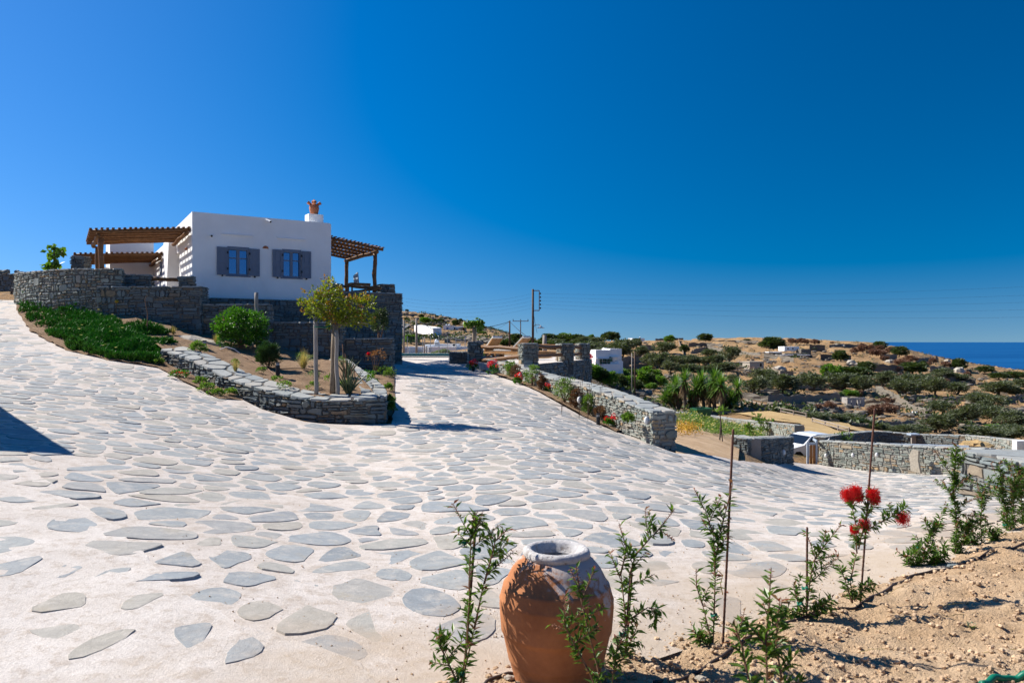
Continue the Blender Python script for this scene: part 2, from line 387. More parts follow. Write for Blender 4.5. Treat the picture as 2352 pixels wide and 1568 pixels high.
MAT['skirt'] = leafmat('dead_yucca_leaves', (.22, .145, .075), (.13, .085, .045), .9, .15, tint=(1, .9, .7))
MAT['aloe'] = leafmat('aloe_leaves', (.10, .14, .06), (.15, .17, .08), .45, .15)
MAT['cactus'] = simple('cactus_pads', (.03, .085, .03), (.02, .06, .022), 6, .5)
MAT['brownleaf'] = leafmat('dry_brown_leaves', (.33, .16, .06), (.24, .12, .05), .7, .3, tint=(1.1, 1, .7))
MAT['carpaint'] = simple('white_car_paint', (.82, .83, .85), (.82, .83, .85), 1, .12, spec=.6)
MAT['carglass'] = simple('dark_car_glass', (.012, .016, .022), None, 1, .04, spec=.8)
MAT['rubber'] = simple('rubber', (.02, .02, .02), None, 3, .8)
MAT['dumpster'] = simple('green_plastic', (.025, .11, .035), (.018, .085, .028), 3, .5)
MAT['fencewood'] = simple('grey_fence_wood', (.33, .28, .24), (.24, .2, .17), 2, .85)
MAT['gatewood'] = simple('gate_wood', (.36, .165, .05), (.25, .105, .035), 5, .5, stretch=(4, 4, .5))
MAT['bluegrey'] = simple('pale_blue_paint', (.42, .50, .60), None, 3, .5)
MAT['bluepaint'] = simple('blue_paint', (.07, .20, .42), None, 3, .5)
MAT['greenpaint'] = simple('green_paint', (.06, .15, .09), None, 3, .5)
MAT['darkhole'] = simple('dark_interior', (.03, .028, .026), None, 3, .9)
MAT['hose'] = simple('black_hose', (.045, .03, .025), (.06, .045, .04), 30, .5)
MAT['asphalt'] = simple('asphalt', (.20, .20, .21), (.17, .17, .18), .5, .9)
MAT['cushion'] = simple('cream_cushion', (.68, .66, .62), None, 3, .9)
MAT['farstone'] = slate('far_dry_stone', [(0, (.12, .105, .085)), (.5, (.2, .175, .14)), (1, (.26, .21, .15))], 1.0, False, .15)
MAT['rock'] = slate('pale_boulder', [(0, (.40, .35, .28)), (1, (.44, .39, .32))], 1.0, False, .03)
MAT['greentape'] = simple('green_tape', (.006, .17, .10), None, 3, .4)
def glassmat():
    m, t, b, N, L = newmat('window_glass')
    b.inputs['Base Color'].default_value = (.10, .20, .32, 1); b.inputs['Metallic'].default_value = .75; b.inputs['Roughness'].default_value = .04
    return m
MAT['glass'] = glassmat()
# ---------------------------------------------------------------- irregular stones
def clip(poly, nx, ny, c):
    out = []; k = len(poly)
    for i in range(k):
        a = poly[i]; b = poly[(i + 1) % k]; da = nx * a[0] + ny * a[1] - c; db = nx * b[0] + ny * b[1] - c
        if da <= 0: out.append(a)
        if (da < 0) != (db < 0) and da != db:
            t = da / (da - db); out.append((a[0] + (b[0] - a[0]) * t, a[1] + (b[1] - a[1]) * t))
    return out
def cells(seeds, sx, sy, gap, rng, wv=.3):
    """cells round the seeds, stretched sx : sy, shrunk by the joint"""
    pts = [(x / sx, y / sy, rng.uniform(-wv, wv)) for x, y in seeds]; grid = {}
    for i, p in enumerate(pts): grid.setdefault((math.floor(p[0]), math.floor(p[1])), []).append(i)
    out = []
    for i, (x, y, wi) in enumerate(pts):
        cx, cy = math.floor(x), math.floor(y); nb = []
        for a in range(cx - 2, cx + 3):
            for b in range(cy - 2, cy + 3):
                for j in grid.get((a, b), ()):
                    if j != i:
                        q = pts[j]; nb.append(((q[0] - x) ** 2 + (q[1] - y) ** 2, q))
        nb.sort(key=lambda k: k[0]); poly = [(x - 1.1, y - 1.1), (x + 1.1, y - 1.1), (x + 1.1, y + 1.1), (x - 1.1, y + 1.1)]
        for d2, q in nb[:16]:
            d = math.sqrt(d2)
            if d < 1e-6: continue
            nx, ny = (q[0] - x) / d, (q[1] - y) / d
            g = gap / (2 * math.sqrt((nx * sx) ** 2 + (ny * sy) ** 2) + 1e-9) * 1.0
            t = d * (.5 + .5 * max(-.35, min(.35, (wi - q[2])))) - g * 1.0
            poly = clip(poly, nx, ny, nx * x + ny * y + t)
            if len(poly) < 3: break
        if len(poly) >= 3: out.append((seeds[i], [(a * sx, b * sy) for a, b in poly]))
    return out
def soften(poly, rng, cut=.22, jit=.0):
    out = []; k = len(poly)
    for i in range(k):
        a, b, c = poly[i - 1], poly[i], poly[(i + 1) % k]
        t = cut * rng.uniform(.5, 1.2)
        out.append((b[0] + (a[0] - b[0]) * t, b[1] + (a[1] - b[1]) * t)); t = cut * rng.uniform(.5, 1.2)
        out.append((b[0] + (c[0] - b[0]) * t, b[1] + (c[1] - b[1]) * t))
    m = []
    for p in out:
        if not m or (p[0] - m[-1][0]) ** 2 + (p[1] - m[-1][1]) ** 2 > 1e-5: m.append(p)
    return [(x + rng.uniform(-jit, jit), y + rng.uniform(-jit, jit)) for x, y in m]
def stone(poly, fn, d0, d1, bev, rng, rough=.3):
    """a slab over the outline: fn(a, b, d) maps outline coordinates and height to a place"""
    k = len(poly); cx = sum(p[0] for p in poly) / k; cy = sum(p[1] for p in poly) / k
    top = []; tx, ty = rng.uniform(-1, 1), rng.uniform(-1, 1); sz = max(1e-4, max(abs(p[0] - cx) + abs(p[1] - cy) for p in poly))
    for x, y in poly:
        ln = math.hypot(x - cx, y - cy) + 1e-6; f = max(.45, 1 - bev / ln)
        qx, qy = cx + (x - cx) * f, cy + (y - cy) * f
        top.append((qx, qy, d1 * (1 + rough * ((tx * (x - cx) + ty * (y - cy)) / sz + rng.uniform(-.4, .4)))))
    vs = [fn(x, y, d0) for x, y in poly] + [fn(*p) for p in top]
    fs = [(i, (i + 1) % k, k + (i + 1) % k, k + i) for i in range(k)] + [tuple(range(k, 2 * k))]
    return vs, fs
def px_area(vs):
    us = []; vv = []
    for p in vs:
        if p[1] < .5: return 0
        us.append(1176 + F * p[0] / p[1]); vv.append(784 - F * (p[2] - CZ) / p[1])
    if max(us) < 0 or min(us) > 2352 or max(vv) < 0 or min(vv) > 1568: return 0
    return (max(us) - min(us)) * (max(vv) - min(vv))
def link_stones(root, stones, nmax, mat, name='stone'):
    """the largest in the picture become parts of their own, the rest one part"""
    st = sorted(((px_area(v), v, f) for v, f in stones), key=lambda k: -k[0])
    base = ORG[root.name]; rest = MB()
    for i, (a, v, f) in enumerate(st):
        if i < nmax and a > 4: mesh(name, v, f, mat, root)
        else: rest.add(v, f)
    if rest.v: setp(rest.build(name + 's', mat, root), kind='stuff')
class Path:
    """a plan line with heights; side offsets follow mitred normals"""
    def __init__(s, pts, curved=False, step=.35):
        pts = [tuple(p) for p in pts]
        if curved and len(pts) > 2:
            q = []; k = len(pts)
            for i in range(k - 1):
                p0, p1, p2, p3 = (np.array(pts[max(i - 1, 0)]), np.array(pts[i]), np.array(pts[i + 1]), np.array(pts[min(i + 2, k - 1)]))
                n = max(2, int(np.linalg.norm((p2 - p1)[:2]) / step))
                for j in range(n):
                    t = j / n; q.append(tuple(.5 * (2 * p1 + (p2 - p0) * t + (2 * p0 - 5 * p1 + 4 * p2 - p3) * t * t + (3 * p1 - p0 - 3 * p2 + p3) * t ** 3)))
            q.append(pts[-1]); pts = q
        s.p = np.array(pts, float); d = np.diff(s.p[:, :2], axis=0); ln = np.linalg.norm(d, axis=1)
        s.s = np.concatenate([[0], np.cumsum(ln)]); s.L = s.s[-1]; d = d / ln[:, None]
        nr = np.stack([d[:, 1], -d[:, 0]], 1); m = np.zeros((len(pts), 2)); m[:-1] += nr; m[1:] += nr
        m /= np.linalg.norm(m, axis=1)[:, None]
        c = np.ones(len(pts)); c[1:-1] = 1 / np.maximum(.5, (m[1:-1] * nr[1:]).sum(1)); s.n = m * c[:, None]
    def at(s, t):
        x = np.interp(t, s.s, s.p[:, 0]); y = np.interp(t, s.s, s.p[:, 1]); nx = np.interp(t, s.s, s.n[:, 0]); ny = np.interp(t, s.s, s.n[:, 1])
        return x, y, nx, ny
    def zb(s, t): return float(np.interp(t, s.s, s.p[:, 2]))
    def zt(s, t): return float(np.interp(t, s.s, s.p[:, 3]))
def brick_seeds(x0, x1, y0, y1, sw, sh, rng, jx=.38, jy=.3):
    out = []; r = 0; y = y0 + sh * .5
    while y < y1 + sh * .4:
        x = x0 + sw * (.25 if r % 2 else .75) + rng.uniform(-.2, .2) * sw
        while x < x1 + sw * .3:
            out.append((x + rng.uniform(-jx, jx) * sw, y + rng.uniform(-jy, jy) * sh)); x += sw * rng.uniform(.7, 1.35)
        y += sh; r += 1
    return out
def rubble(x0, x1, y0, y1, sw, sh, rng, gap):
    """outlines of roughly coursed rubble: blocks split into layers of unequal thickness"""
    sh = sh * .82; out = []; y = y0 - rng.uniform(0, .5) * sh
    ph = rng.uniform(0, 50)
    def wav(x, yy): return yy + sh * .55 * mnoise.noise((x / (sw * 3), yy * 1.7 + ph, ph))
    while y < y1:
        H_ = sh * rng.uniform(1.5, 2.7); x = x0 - rng.uniform(0, 1) * sw
        while x < x1:
            B = sw * rng.choice((.7, .9, 1.1, 1.5, 2.0)); k = rng.choice((1, 1, 2, 2, 2, 3, 3)) if B < 1.6 * sw else rng.choice((2, 2, 3, 3))
            k = max(k, min(4, int(H_ / (.5 * B) + .4)))
            cuts = sorted([0, 1] + [(i + rng.uniform(-.22, .22)) / k for i in range(1, k)])
            for i in range(k):
                ya, yb = y + H_ * cuts[i], y + H_ * cuts[i + 1]; xs = [x, x + B]
                if B > sw * .8 and rng.random() < .6: xs.insert(1, x + B * rng.uniform(.3, .7))
                if B > sw * 1.4 and rng.random() < .6: xs.insert(1, x + B * rng.uniform(.18, .3))
                for a, b in zip(xs[:-1], xs[1:]):
                    g = gap * rng.uniform(.35, .8); j = min(.35 * (yb - ya), .06); e = lambda: rng.uniform(-1, 1) * j
                    A, B_ = a + g, b - g; lo, hi = ya + g, yb - g
                    if hi - lo < .012 or B_ - A < .03: continue
                    t1, t2 = rng.uniform(.25, .45), rng.uniform(.55, .75)
                    pl = [(A + abs(e()) * .8, lo + e() * .5), (A + (B_ - A) * t1, lo + e() * .35), (A + (B_ - A) * t2, lo + e() * .35), (B_ - abs(e()) * .8, lo + e() * .5),
                          (B_ + e() * .3, (lo + hi) / 2), (B_ - abs(e()) * .9, hi + e() * .5), (A + (B_ - A) * t2, hi + e() * .35), (A + (B_ - A) * t1, hi + e() * .35), (A + abs(e()) * .9, hi + e() * .5), (A + e() * .3, (lo + hi) / 2)]
                    out.append([(px, wav(px, py)) for px, py in pl])
            x += B
        y += H_
    return out
def face_stones(fn, x0, x1, zb, zt, sw, sh, rng, gap=.018, depth=.045, bev=.012):
    lo = min(zb(x0), zb(x1), zb((x0 + x1) / 2)) - .05; hi = max(zt(x0), zt(x1), zt((x0 + x1) / 2)) + .1; out = []
    for poly in rubble(x0, x1, lo, hi, sw, sh, rng, gap):
        sx = sum(p[0] for p in poly) / len(poly)
        b0, t0 = zb(sx), zt(sx); kb = (zb(min(sx + .2, x1)) - zb(max(sx - .2, x0))) / .4; kt = (zt(min(sx + .2, x1)) - zt(max(sx - .2, x0))) / .4
        area = (max(p[0] for p in poly) - min(p[0] for p in poly)) * (max(p[1] for p in poly) - min(p[1] for p in poly))
        poly = clip(poly, -1, 0, -x0)
        if len(poly) > 2: poly = clip(poly, 1, 0, x1)
        if len(poly) > 2: poly = clip(poly, -kt, 1, t0 - kt * sx)
        if len(poly) > 2: poly = clip(poly, kb, -1, -(b0 - .08 - kb * sx))
        if len(poly) < 4: continue
        xs = [p[0] for p in poly]; zs = [p[1] for p in poly]
        if (max(xs) - min(xs)) * (max(zs) - min(zs)) < max(area * .2, 6e-4): continue
        out.append(stone(poly, fn, -.03, depth * rng.uniform(.35, 1.3), bev, rng, .4))
    return out
def stone_wall(name, label, cat, pts, t, sides='R', nmax=120, sw=.38, sh=.078, mat='slate', joint='joint', curved=False, cap='slab', seed=1, group=None, gap=.018, depth=.045, capmat='slate_cap', capw=.5, tilt=0.0, parent=None):
    rng = random.Random(seed); pa = Path(pts, curved); x0, y0, _, _ = pa.at(pa.L / 2)
    root = thing(name, label, cat, (x0, y0, pa.zb(pa.L / 2)), group)
    core = MB(); h = t / 2 - .02; k = len(pa.p); vs = []
    for i in range(k):
        x, y, b, z = pa.p[i]; nx, ny = pa.n[i]
        vs += [(x + nx * h, y + ny * h, b - .5), (x + nx * h, y + ny * h, z - .012), (x - nx * h, y - ny * h, z - .012 + tilt), (x - nx * h, y - ny * h, b - .5)]
    fs = []
    for i in range(k - 1):
        a, c = 4 * i, 4 * i + 4
        fs += [(a, c, c + 1, a + 1), (a + 1, c + 1, c + 2, a + 2), (a + 2, c + 2, c + 3, a + 3)]
    fs += [(0, 1, 2, 3), (4 * k - 1, 4 * k - 2, 4 * k - 3, 4 * k - 4)]
    core.add(vs, fs); core.build('core', MAT[joint], root)
    st = []
    for sd in sides:
        if sd in 'RL':
            sg = 1 if sd == 'R' else -1
            def fn(s, z, d, sg=sg):
                x, y, nx, ny = pa.at(s); o = sg * (h + d); return (x + nx * o, y + ny * o, z)
            tt = pa.zt if sd == 'R' else (lambda s: pa.zt(s) + tilt)
            st += face_stones(fn, -.03, pa.L + .03, pa.zb, tt, sw, sh, rng, gap, depth)
        else:
            e = 0 if sd == 'A' else pa.L; x, y, nx, ny = pa.at(e); i = 0 if sd == 'A' else k - 1; j = 1 if sd == 'A' else k - 2
            dx, dy = pa.p[i][0] - pa.p[j][0], pa.p[i][1] - pa.p[j][1]; ln = math.hypot(dx, dy); dx /= ln; dy /= ln
            def fn(s, z, d): return (x + nx * s + dx * d, y + ny * s + dy * d, z)
            bz, tz = pa.zb(e), pa.zt(e)
            st += face_stones(fn, -t / 2 - .02, t / 2 + .02, lambda s: bz, lambda s: tz, sw * .9, sh, rng, gap, depth)
    if cap:
        cs = []; pc = .026 if cap == 'slab' else .012
        def fc(s, q, d):
            x, y, nx, ny = pa.at(max(0, min(pa.L, s))); return (x + nx * q, y + ny * q, pa.zt(s) - .012 + d + tilt * (.5 - q / t))
        for sd2, poly in cells(brick_seeds(0, pa.L, -t / 2, t / 2, capw, max(.26, t / 2), rng), capw, max(.26, t / 2), .045 if cap == 'slab' else .07, rng):
            for a in ((-1, 0, .03), (1, 0, pa.L + .03), (0, 1, t / 2 + .03), (0, -1, t / 2 + .03)):
                if len(poly) > 2: poly = clip(poly, *a)
            if len(poly) < 3: continue
            poly = soften(poly, rng, .2, .006)
            if len(poly) < 3: continue
            cs.append(stone(poly, fc, -.02, pc * rng.uniform(.6, 1.3), .012, rng, .3))
        link_stones(root, cs, nmax // 3, MAT[capmat], 'capstone')
    link_stones(root, st, nmax, MAT[mat])
    return root
# ---------------------------------------------------------------- ground sheets
def inside(x, y, poly):
    c = False; k = len(poly)
    for i in range(k):
        a, b = poly[i], poly[i - 1]
        if (a[1] > y) != (b[1] > y) and x < (b[0] - a[0]) * (y - a[1]) / (b[1] - a[1]) + a[0]: c = not c
    return c
def rough_edge(poly, step=.5, amp=.05, seed=0):
    out = []; k = len(poly)
    for i in range(k):
        a, b = poly[i], poly[(i + 1) % k]; n = max(1, int(math.hypot(b[0] - a[0], b[1] - a[1]) / step))
        for j in range(n):
            t = j / n; x, y = a[0] + (b[0] - a[0]) * t, a[1] + (b[1] - a[1]) * t
            out.append((x + amp * mnoise.noise((x * 2.3, y * 2.3, seed)), y + amp * mnoise.noise((x * 2.3, y * 2.3, seed + 9))))
    return out
def sheet(name, poly, step, zf, mat, kind='structure', label=None, cat=None, parent=None, smooth=True, skirt=0):
    """triangulated sheet inside the outline; zf(x, y) works on arrays"""
    xs = [p[0] for p in poly]; ys = [p[1] for p in poly]; pts = [Vector(p) for p in poly]; rng = random.Random(3)
    x = min(xs)
    gx = np.arange(min(xs), max(xs), step); gy = np.arange(min(ys), max(ys), step)
    for a in gx:
        for b in gy:
            q = (a + rng.uniform(-.25, .25) * step, b + rng.uniform(-.25, .25) * step)
            if inside(q[0], q[1], poly): pts.append(Vector(q))
    k = len(poly)
    r = delaunay_2d_cdt(pts, [(i, (i + 1) % k) for i in range(k)], [tuple(range(k))], 1, 1e-5)
    v2 = np.array([tuple(p) for p in r[0]]); z = zf(v2[:, 0], v2[:, 1])
    vs = np.concatenate([v2, np.asarray(z)[:, None]], 1); fs = [tuple(f) for f in r[2]]
    if fs:
        a, b, c = (vs[fs[0][i]] for i in range(3))
        up = sum(np.cross(vs[f[1]][:2] - vs[f[0]][:2], vs[f[2]][:2] - vs[f[0]][:2]) for f in fs[:50]) > 0
        if not up: fs = [f[::-1] for f in fs]
    o = mesh(name, vs, fs, mat, parent, smooth)
    return setp(o, label, cat, None, kind)
def fbm(x, y, oct=4, seed=0, h=.5):
    return np.array([mnoise.fractal((a, b, seed), h, 2.0, oct) for a, b in zip(np.ravel(x), np.ravel(y))])
def tps(pts):
    a = np.array(pts, float); n = len(a)
    def k(d): return d * d * np.log(d + 1e-9)
    K = k(np.linalg.norm(a[:, None, :2] - a[None, :, :2], axis=-1)); Q = np.concatenate([np.ones((n, 1)), a[:, :2]], 1)
    M = np.zeros((n + 3, n + 3)); M[:n, :n] = K + 1e-3 * np.eye(n); M[:n, n:] = Q; M[n:, :n] = Q.T
    W = np.linalg.solve(M, np.concatenate([a[:, 2], [0, 0, 0]]))
    def f(x, y):
        x = np.atleast_1d(np.asarray(x, float)); y = np.atleast_1d(np.asarray(y, float))
        d = np.sqrt((x[:, None] - a[None, :, 0]) ** 2 + (y[:, None] - a[None, :, 1]) ** 2)
        return k(d) @ W[:n] + W[n] + W[n + 1] * x + W[n + 2] * y
    return f
def gxy(u, v, ymin=2.2): q = G(u, v, ymin); return (q.x, q.y)
ORD2 = 'first second third fourth fifth sixth seventh eighth ninth tenth eleventh twelfth thirteenth fourteenth fifteenth sixteenth seventeenth eighteenth nineteenth twentieth'.split()
ORD = 'first second third fourth fifth sixth seventh eighth ninth tenth eleventh twelfth thirteenth fourteenth fifteenth'.split()
# ---------------------------------------------------------------- the setting: terrain, sea, beds, paving
def build_terrain():
    th = np.radians(np.concatenate([np.linspace(-180, -40, 40, endpoint=False), np.linspace(-40, 40, 330), np.linspace(40, 180, 40)[1:-1]]))
    rr = np.concatenate([[.6], np.geomspace(1.5, 40, 60, endpoint=False), np.geomspace(40, 700, 230, endpoint=False), np.geomspace(700, 3200, 16)])
    T, R = np.meshgrid(th, rr); X = np.sin(T) * R; Y = np.cos(T) * R; Z = gz(X, Y)
    fx, fy = X.ravel(), Y.ravel()
    n1 = fbm(fx / 26, fy / 26, 4, 3).reshape(X.shape); n2 = fbm(fx / 5, fy / 5, 3, 8).reshape(X.shape)
    wgt = np.clip((R - 95) / 60, 0, 1); az = X / np.maximum(Y, .1); wgt = np.where((Y > 0) & (az > -.25) & (az < .02) & (R < 230), wgt * .08, wgt)
    Zs = Z + n1 * .9 * wgt
    stp = 2.1; q = (Zs + 1.3 * n1) / stp; fr = q - np.floor(q)
    tr = np.clip((fr - .72) / .2, 0, 1); tr = tr * tr * (3 - 2 * tr)
    Zs = Zs + wgt * .8 * stp * (tr - fr) + n2 * np.where((az > -.25) & (az < .02) & (R < 170), .02, .12 + .25 * wgt) * np.clip((R - 45) / 20, 0, 1)
    far = np.clip((R - 700) / 400, 0, 1); Zs = Zs * (1 - far) + Z * far
    Zs -= .09 * np.clip((60 - R) / 10, 0, 1)
    hol = [(.95, 28.95), (3.98, 37.2), (4.0, 63), (13.2, 63), (9.4, 44), (6.3, 30), (4.75, 21), (4.5, 18.8), (3.1, 23.4), (1.7, 27.2)]      # the drop below the sun terrace
    for i, j in zip(*np.where((X > .5) & (X < 14) & (Y > 18) & (Y < 64))):
        if inside(X[i, j], Y[i, j], hol): Zs[i, j] -= 2.6 * min(1, max(.1, (Y[i, j] - 18.5) / 6)) * min(1, max(0, (62.5 - Y[i, j]) / 8))
    nr, ntt = X.shape
    vs = np.stack([X.ravel(), Y.ravel(), Zs.ravel()], 1).tolist(); fs = []
    for i in range(nr - 1):
        a = i * ntt
        for j in range(ntt):
            k = (j + 1) % ntt; fs.append((a + j, a + k, a + ntt + k, a + ntt + j))
    fs.append(tuple(range(ntt))[::-1])
    m, t, b, N, L = newmat('hillside'); pos = worldpos(t)
    b.inputs['Roughness'].default_value = 1; b.inputs['Specular IOR Level'].default_value = .1
    g = N('ShaderNodeNewGeometry'); sx = N('ShaderNodeSeparateXYZ'); L(g.outputs['Normal'], sx.inputs[0])
    n1 = noisenode(t, pos, .05, 8, .7); n2 = noisenode(t, pos, .6, 7, .75); n3 = noisenode(t, pos, 3.5, 4, .8)
    r = ramp(t, [(.33, (.25, .155, .08)), (.45, (.37, .225, .11)), (.6, (.43, .275, .135)), (.72, (.32, .215, .12))]); L(n1.outputs[0], r.inputs[0])
    rock = mixc(t, n3.outputs[0], (.13, .11, .085), (.27, .235, .19))
    steep = sstep(t, mathn(t, 'ADD', sx.outputs['Z'], mathn(t, 'MULTIPLY', mathn(t, 'SUBTRACT', n2.outputs[0], .5), .5)), .97, .86)
    steep.node.inputs[1].default_value, steep.node.inputs[2].default_value = .84, .97
    out = mixc(t, steep, rock, r.outputs[0])
    out = mixc(t, mathn(t, 'MULTIPLY', sstep(t, n2.outputs[0], .52, .62), .85), out, rock)
    sc2 = noisenode(t, pos, .22, 8, .8)
    out = mixc(t, mathn(t, 'MULTIPLY', sstep(t, sc2.outputs[0], .53, .63), .8), out, (.085, .08, .04))
    k = mathn(t, 'ADD', mathn(t, 'MULTIPLY', n3.outputs[0], .7), .65)
    v = N('ShaderNodeVectorMath'); v.operation = 'SCALE'; L(out, v.inputs[0]); L(k, v.inputs['Scale']); L(v.outputs[0], b.inputs['Base Color'])
    bump(t, b, mathn(t, 'ADD', n2.outputs[0], mathn(t, 'MULTIPLY', n3.outputs[0], .5)), .9, .6)
    setp(mesh('terrain', vs, fs, m, None, True), 'dry terraced hillside falling towards the sea', None, None, 'structure')
build_terrain()
def build_sea():
    n = 64; R = 70000.0
    vs = [(0, 0, -60)] + [(math.cos(2 * math.pi * i / n) * R, math.sin(2 * math.pi * i / n) * R, -60) for i in range(n)]
    m, t, b, N, L = newmat('sea_water'); pos = worldpos(t)
    v_ = N('ShaderNodeVectorMath'); v_.operation = 'MULTIPLY'; v_.inputs[1].default_value = (.3, 1, 1); L(pos, v_.inputs[0]); nz = noisenode(t, v_.outputs[0], .0022, 8, .75); r = ramp(t, [(.35, (.004, .06, .19)), (.65, (.010, .095, .26))]); L(nz.outputs[0], r.inputs[0]); L(r.outputs[0], b.inputs['Base Color'])
    b.inputs['Roughness'].default_value = .45; b.inputs['Specular IOR Level'].default_value = .12
    bump(t, b, noisenode(t, pos, .05, 5, .6).outputs[0], .4, 2)
    setp(mesh('sea', vs, [(0, i + 1, (i + 1) % n + 1) for i in range(n)], m), 'deep blue open sea up to the horizon', None, None, 'structure')
build_sea()
# --- foreground soil, raised a little over the paving
SB = [gxy(*p) for p in ((930, 1640), (985, 1570), (1060, 1545), (1150, 1528), (1290, 1505), (1420, 1492), (1540, 1455), (1650, 1428), (1760, 1400), (1900, 1362), (2000, 1330), (2080, 1310), (2160, 1282), (2250, 1240), (2352, 1198), (2440, 1172))]
SOILP = [(-.9, 2.2)] + SB + [(9, 9), (11, 4), (9, -2), (-.9, -2)]
def soil_z(x, y):
    d = np.full(np.shape(x), 9.0)
    for a, b in zip(SB[:-1], SB[1:]):
        ax, ay = a; bx, by = b; t = np.clip(((x - ax) * (bx - ax) + (y - ay) * (by - ay)) / ((bx - ax) ** 2 + (by - ay) ** 2), 0, 1)
        d = np.minimum(d, np.hypot(x - ax - t * (bx - ax), y - ay - t * (by - ay)))
    up = np.clip(d / .35, 0, 1)
    n = fbm(np.asarray(x) * 1.6, np.asarray(y) * 1.6, 5, 2) * .07 + fbm(np.asarray(x) * 7, np.asarray(y) * 7, 4, 5) * .028 + fbm(np.asarray(x) * 26, np.asarray(y) * 26, 3, 7) * .011
    return gz(x, y) - .01 + up * (.04 + n * .8)
sheet('planting_soil', rough_edge(SOILP, .12, .07, 4), .05, soil_z, MAT['soil'], label='sandy planting soil in the foreground')
def sz1(x, y): return float(soil_z(np.array([x]), np.array([y]))[0])
def S(u, v):
    q = G(u, v, dz=.04); return Vector((q.x, q.y, sz1(q.x, q.y)))
# --- stone paving
PAVPX = [(-260, 1640), (-420, 1000), (-260, 760), (-60, 689), (30, 689), (58, 692), (40, 716), (75, 760), (150, 802), (250, 825), (362, 842), (430, 880), (500, 914), (556, 918), (600, 938),
         (700, 968), (840, 976), (900, 973), (906, 930), (906, 848)]
PAV = [gxy(*p) for p in PAVPX] + [(-5.2, 31.6), (-1.72, 31.9)] + [gxy(*p) for p in ((1085, 846), (1140, 862), (1230, 897), (1320, 946), (1412, 990), (1450, 1002), (1553, 1040), (1640, 1046), (1690, 1056), (1720, 1060), (1822, 1062), (1845, 1064), (1880, 1066), (2060, 1082), (2255, 1092), (2275, 1130))] + \
      [(8.6, 12.6), (10.5, 12), (8.5, 8.6)] + [(x, y - .25) for x, y in SB[::-1]]
def pav_z(x, y): return gz(x, y) + fbm(np.asarray(x) * 1.3, np.asarray(y) * 1.3, 3, 11) * .012
pav = thing('paved_driveway', None, None, (0, 10, g1(0, 10))); pav['kind'] = 'structure'; pav['label'] = 'driveway paved with grey flagstones in pale mortar'
sheet('mortar_bed', rough_edge(PAV, .3, .04, 1), .4, pav_z, MAT['mortar'], None, parent=pav)
SMOOTH = [gxy(*p) for p in ((-200, 1060), (60, 1070), (260, 1210), (380, 1330), (560, 1440), (830, 1520), (900, 1640), (-250, 1640))]
sheet('cement_patch', rough_edge(SMOOTH, .1, .06, 13), .15, lambda x, y: pav_z(x, y) + .011 + fbm(x * 5, y * 5, 3, 15) * .004, mortar('smooth_cement', (.66, .605, .555), (.53, .47, .415), True), None, parent=pav)
def build_pavers():
    rng = random.Random(11); seeds = []
    wy = np.linspace(0, 40, 400); wY = np.concatenate([[0], np.cumsum(.1 / (1 + .75 * np.exp(-((wy[1:] - 3) / 5.5) ** 2)))])      # flags lie longer in depth near the soil
    def up_(y): return float(np.interp(y, wy, wY))
    def un_(Y): return float(np.interp(Y, wY, wy))
    Y = up_(2.2); r = 0
    while un_(Y) < 32:
        y = un_(Y)
        p = .365 + .0065 * y; x = -24 + (p * .5 if r % 2 else 0)
        while x < 21:
            q = (x + rng.uniform(-.32, .32) * p, un_(Y + rng.uniform(-.32, .32) * p))
            if abs(q[0]) < .8 * q[1] + 3 and inside(q[0], q[1], PAV):
                sm = inside(q[0], q[1], SMOOTH)
                if rng.random() > (.22 if sm else .03): seeds.append((q[0], up_(q[1])))
            x += p * rng.uniform(.86, 1.16)
        Y += p * .84; r += 1
    out = []; sc_ = .50
    for s, poly in cells(seeds, sc_, sc_ * .9, .045, rng, .32):
        s = (s[0], un_(s[1])); poly = [(a, un_(b)) for a, b in poly]; sm = inside(s[0], s[1], SMOOTH)
        if sm or rng.random() < .15:
            k = rng.uniform(.55, .75) if sm else rng.uniform(.75, .95); cx = sum(a for a, b in poly) / len(poly); cy = sum(b for a, b in poly) / len(poly)
            poly = [(cx + (a - cx) * k, cy + (b - cy) * k) for a, b in poly]
        # break the outline: slightly angular flag with chipped corners
        poly = soften(poly, rng, .24, .018); q = []
        for i in range(len(poly)):
            a, b = poly[i], poly[(i + 1) % len(poly)]; q.append(a); ln = math.hypot(b[0] - a[0], b[1] - a[1])
            if ln > .11: j = .10 * ln; q.append(((a[0] + b[0]) / 2 + rng.uniform(-j, j), (a[1] + b[1]) / 2 + rng.uniform(-j, j)))
        poly = [((poly_a[0] + 4 * poly_b[0] + poly_c[0]) / 6, (poly_a[1] + 4 * poly_b[1] + poly_c[1]) / 6) for poly_a, poly_b, poly_c in zip([q[-1]] + q[:-1], q, q[1:] + [q[0]])]
        if len(poly) < 5: continue
        if not all(inside(a, b, PAV) for a, b in poly): continue
        if max(b for a, b in poly) - min(b for a, b in poly) > .9 or max(a for a, b in poly) - min(a for a, b in poly) > .95: continue
        zc = float(pav_z(np.array([s[0]]), np.array([s[1]]))[0]); e = .3
        gx = (g1(s[0] + e, s[1]) - g1(s[0] - e, s[1])) / (2 * e); gy = (g1(s[0], s[1] + e) - g1(s[0], s[1] - e)) / (2 * e)
        zs = pav_z(np.array([a for a, b in poly]), np.array([b for a, b in poly]))
        def fn(a, b, d, s=s, zc=zc, gx=gx, gy=gy): return (a, b, zc + gx * (a - s[0]) + gy * (b - s[1]) + d)
        low = rng.random() < .25
        out.append(stone(poly, fn, -.03, (.0135 if sm else .003 if low else rng.uniform(.003, .008)), rng.uniform(.008, .018), rng, .32))
    link_stones(pav, out, 300, MAT['paver'], 'flagstone')
build_pavers()
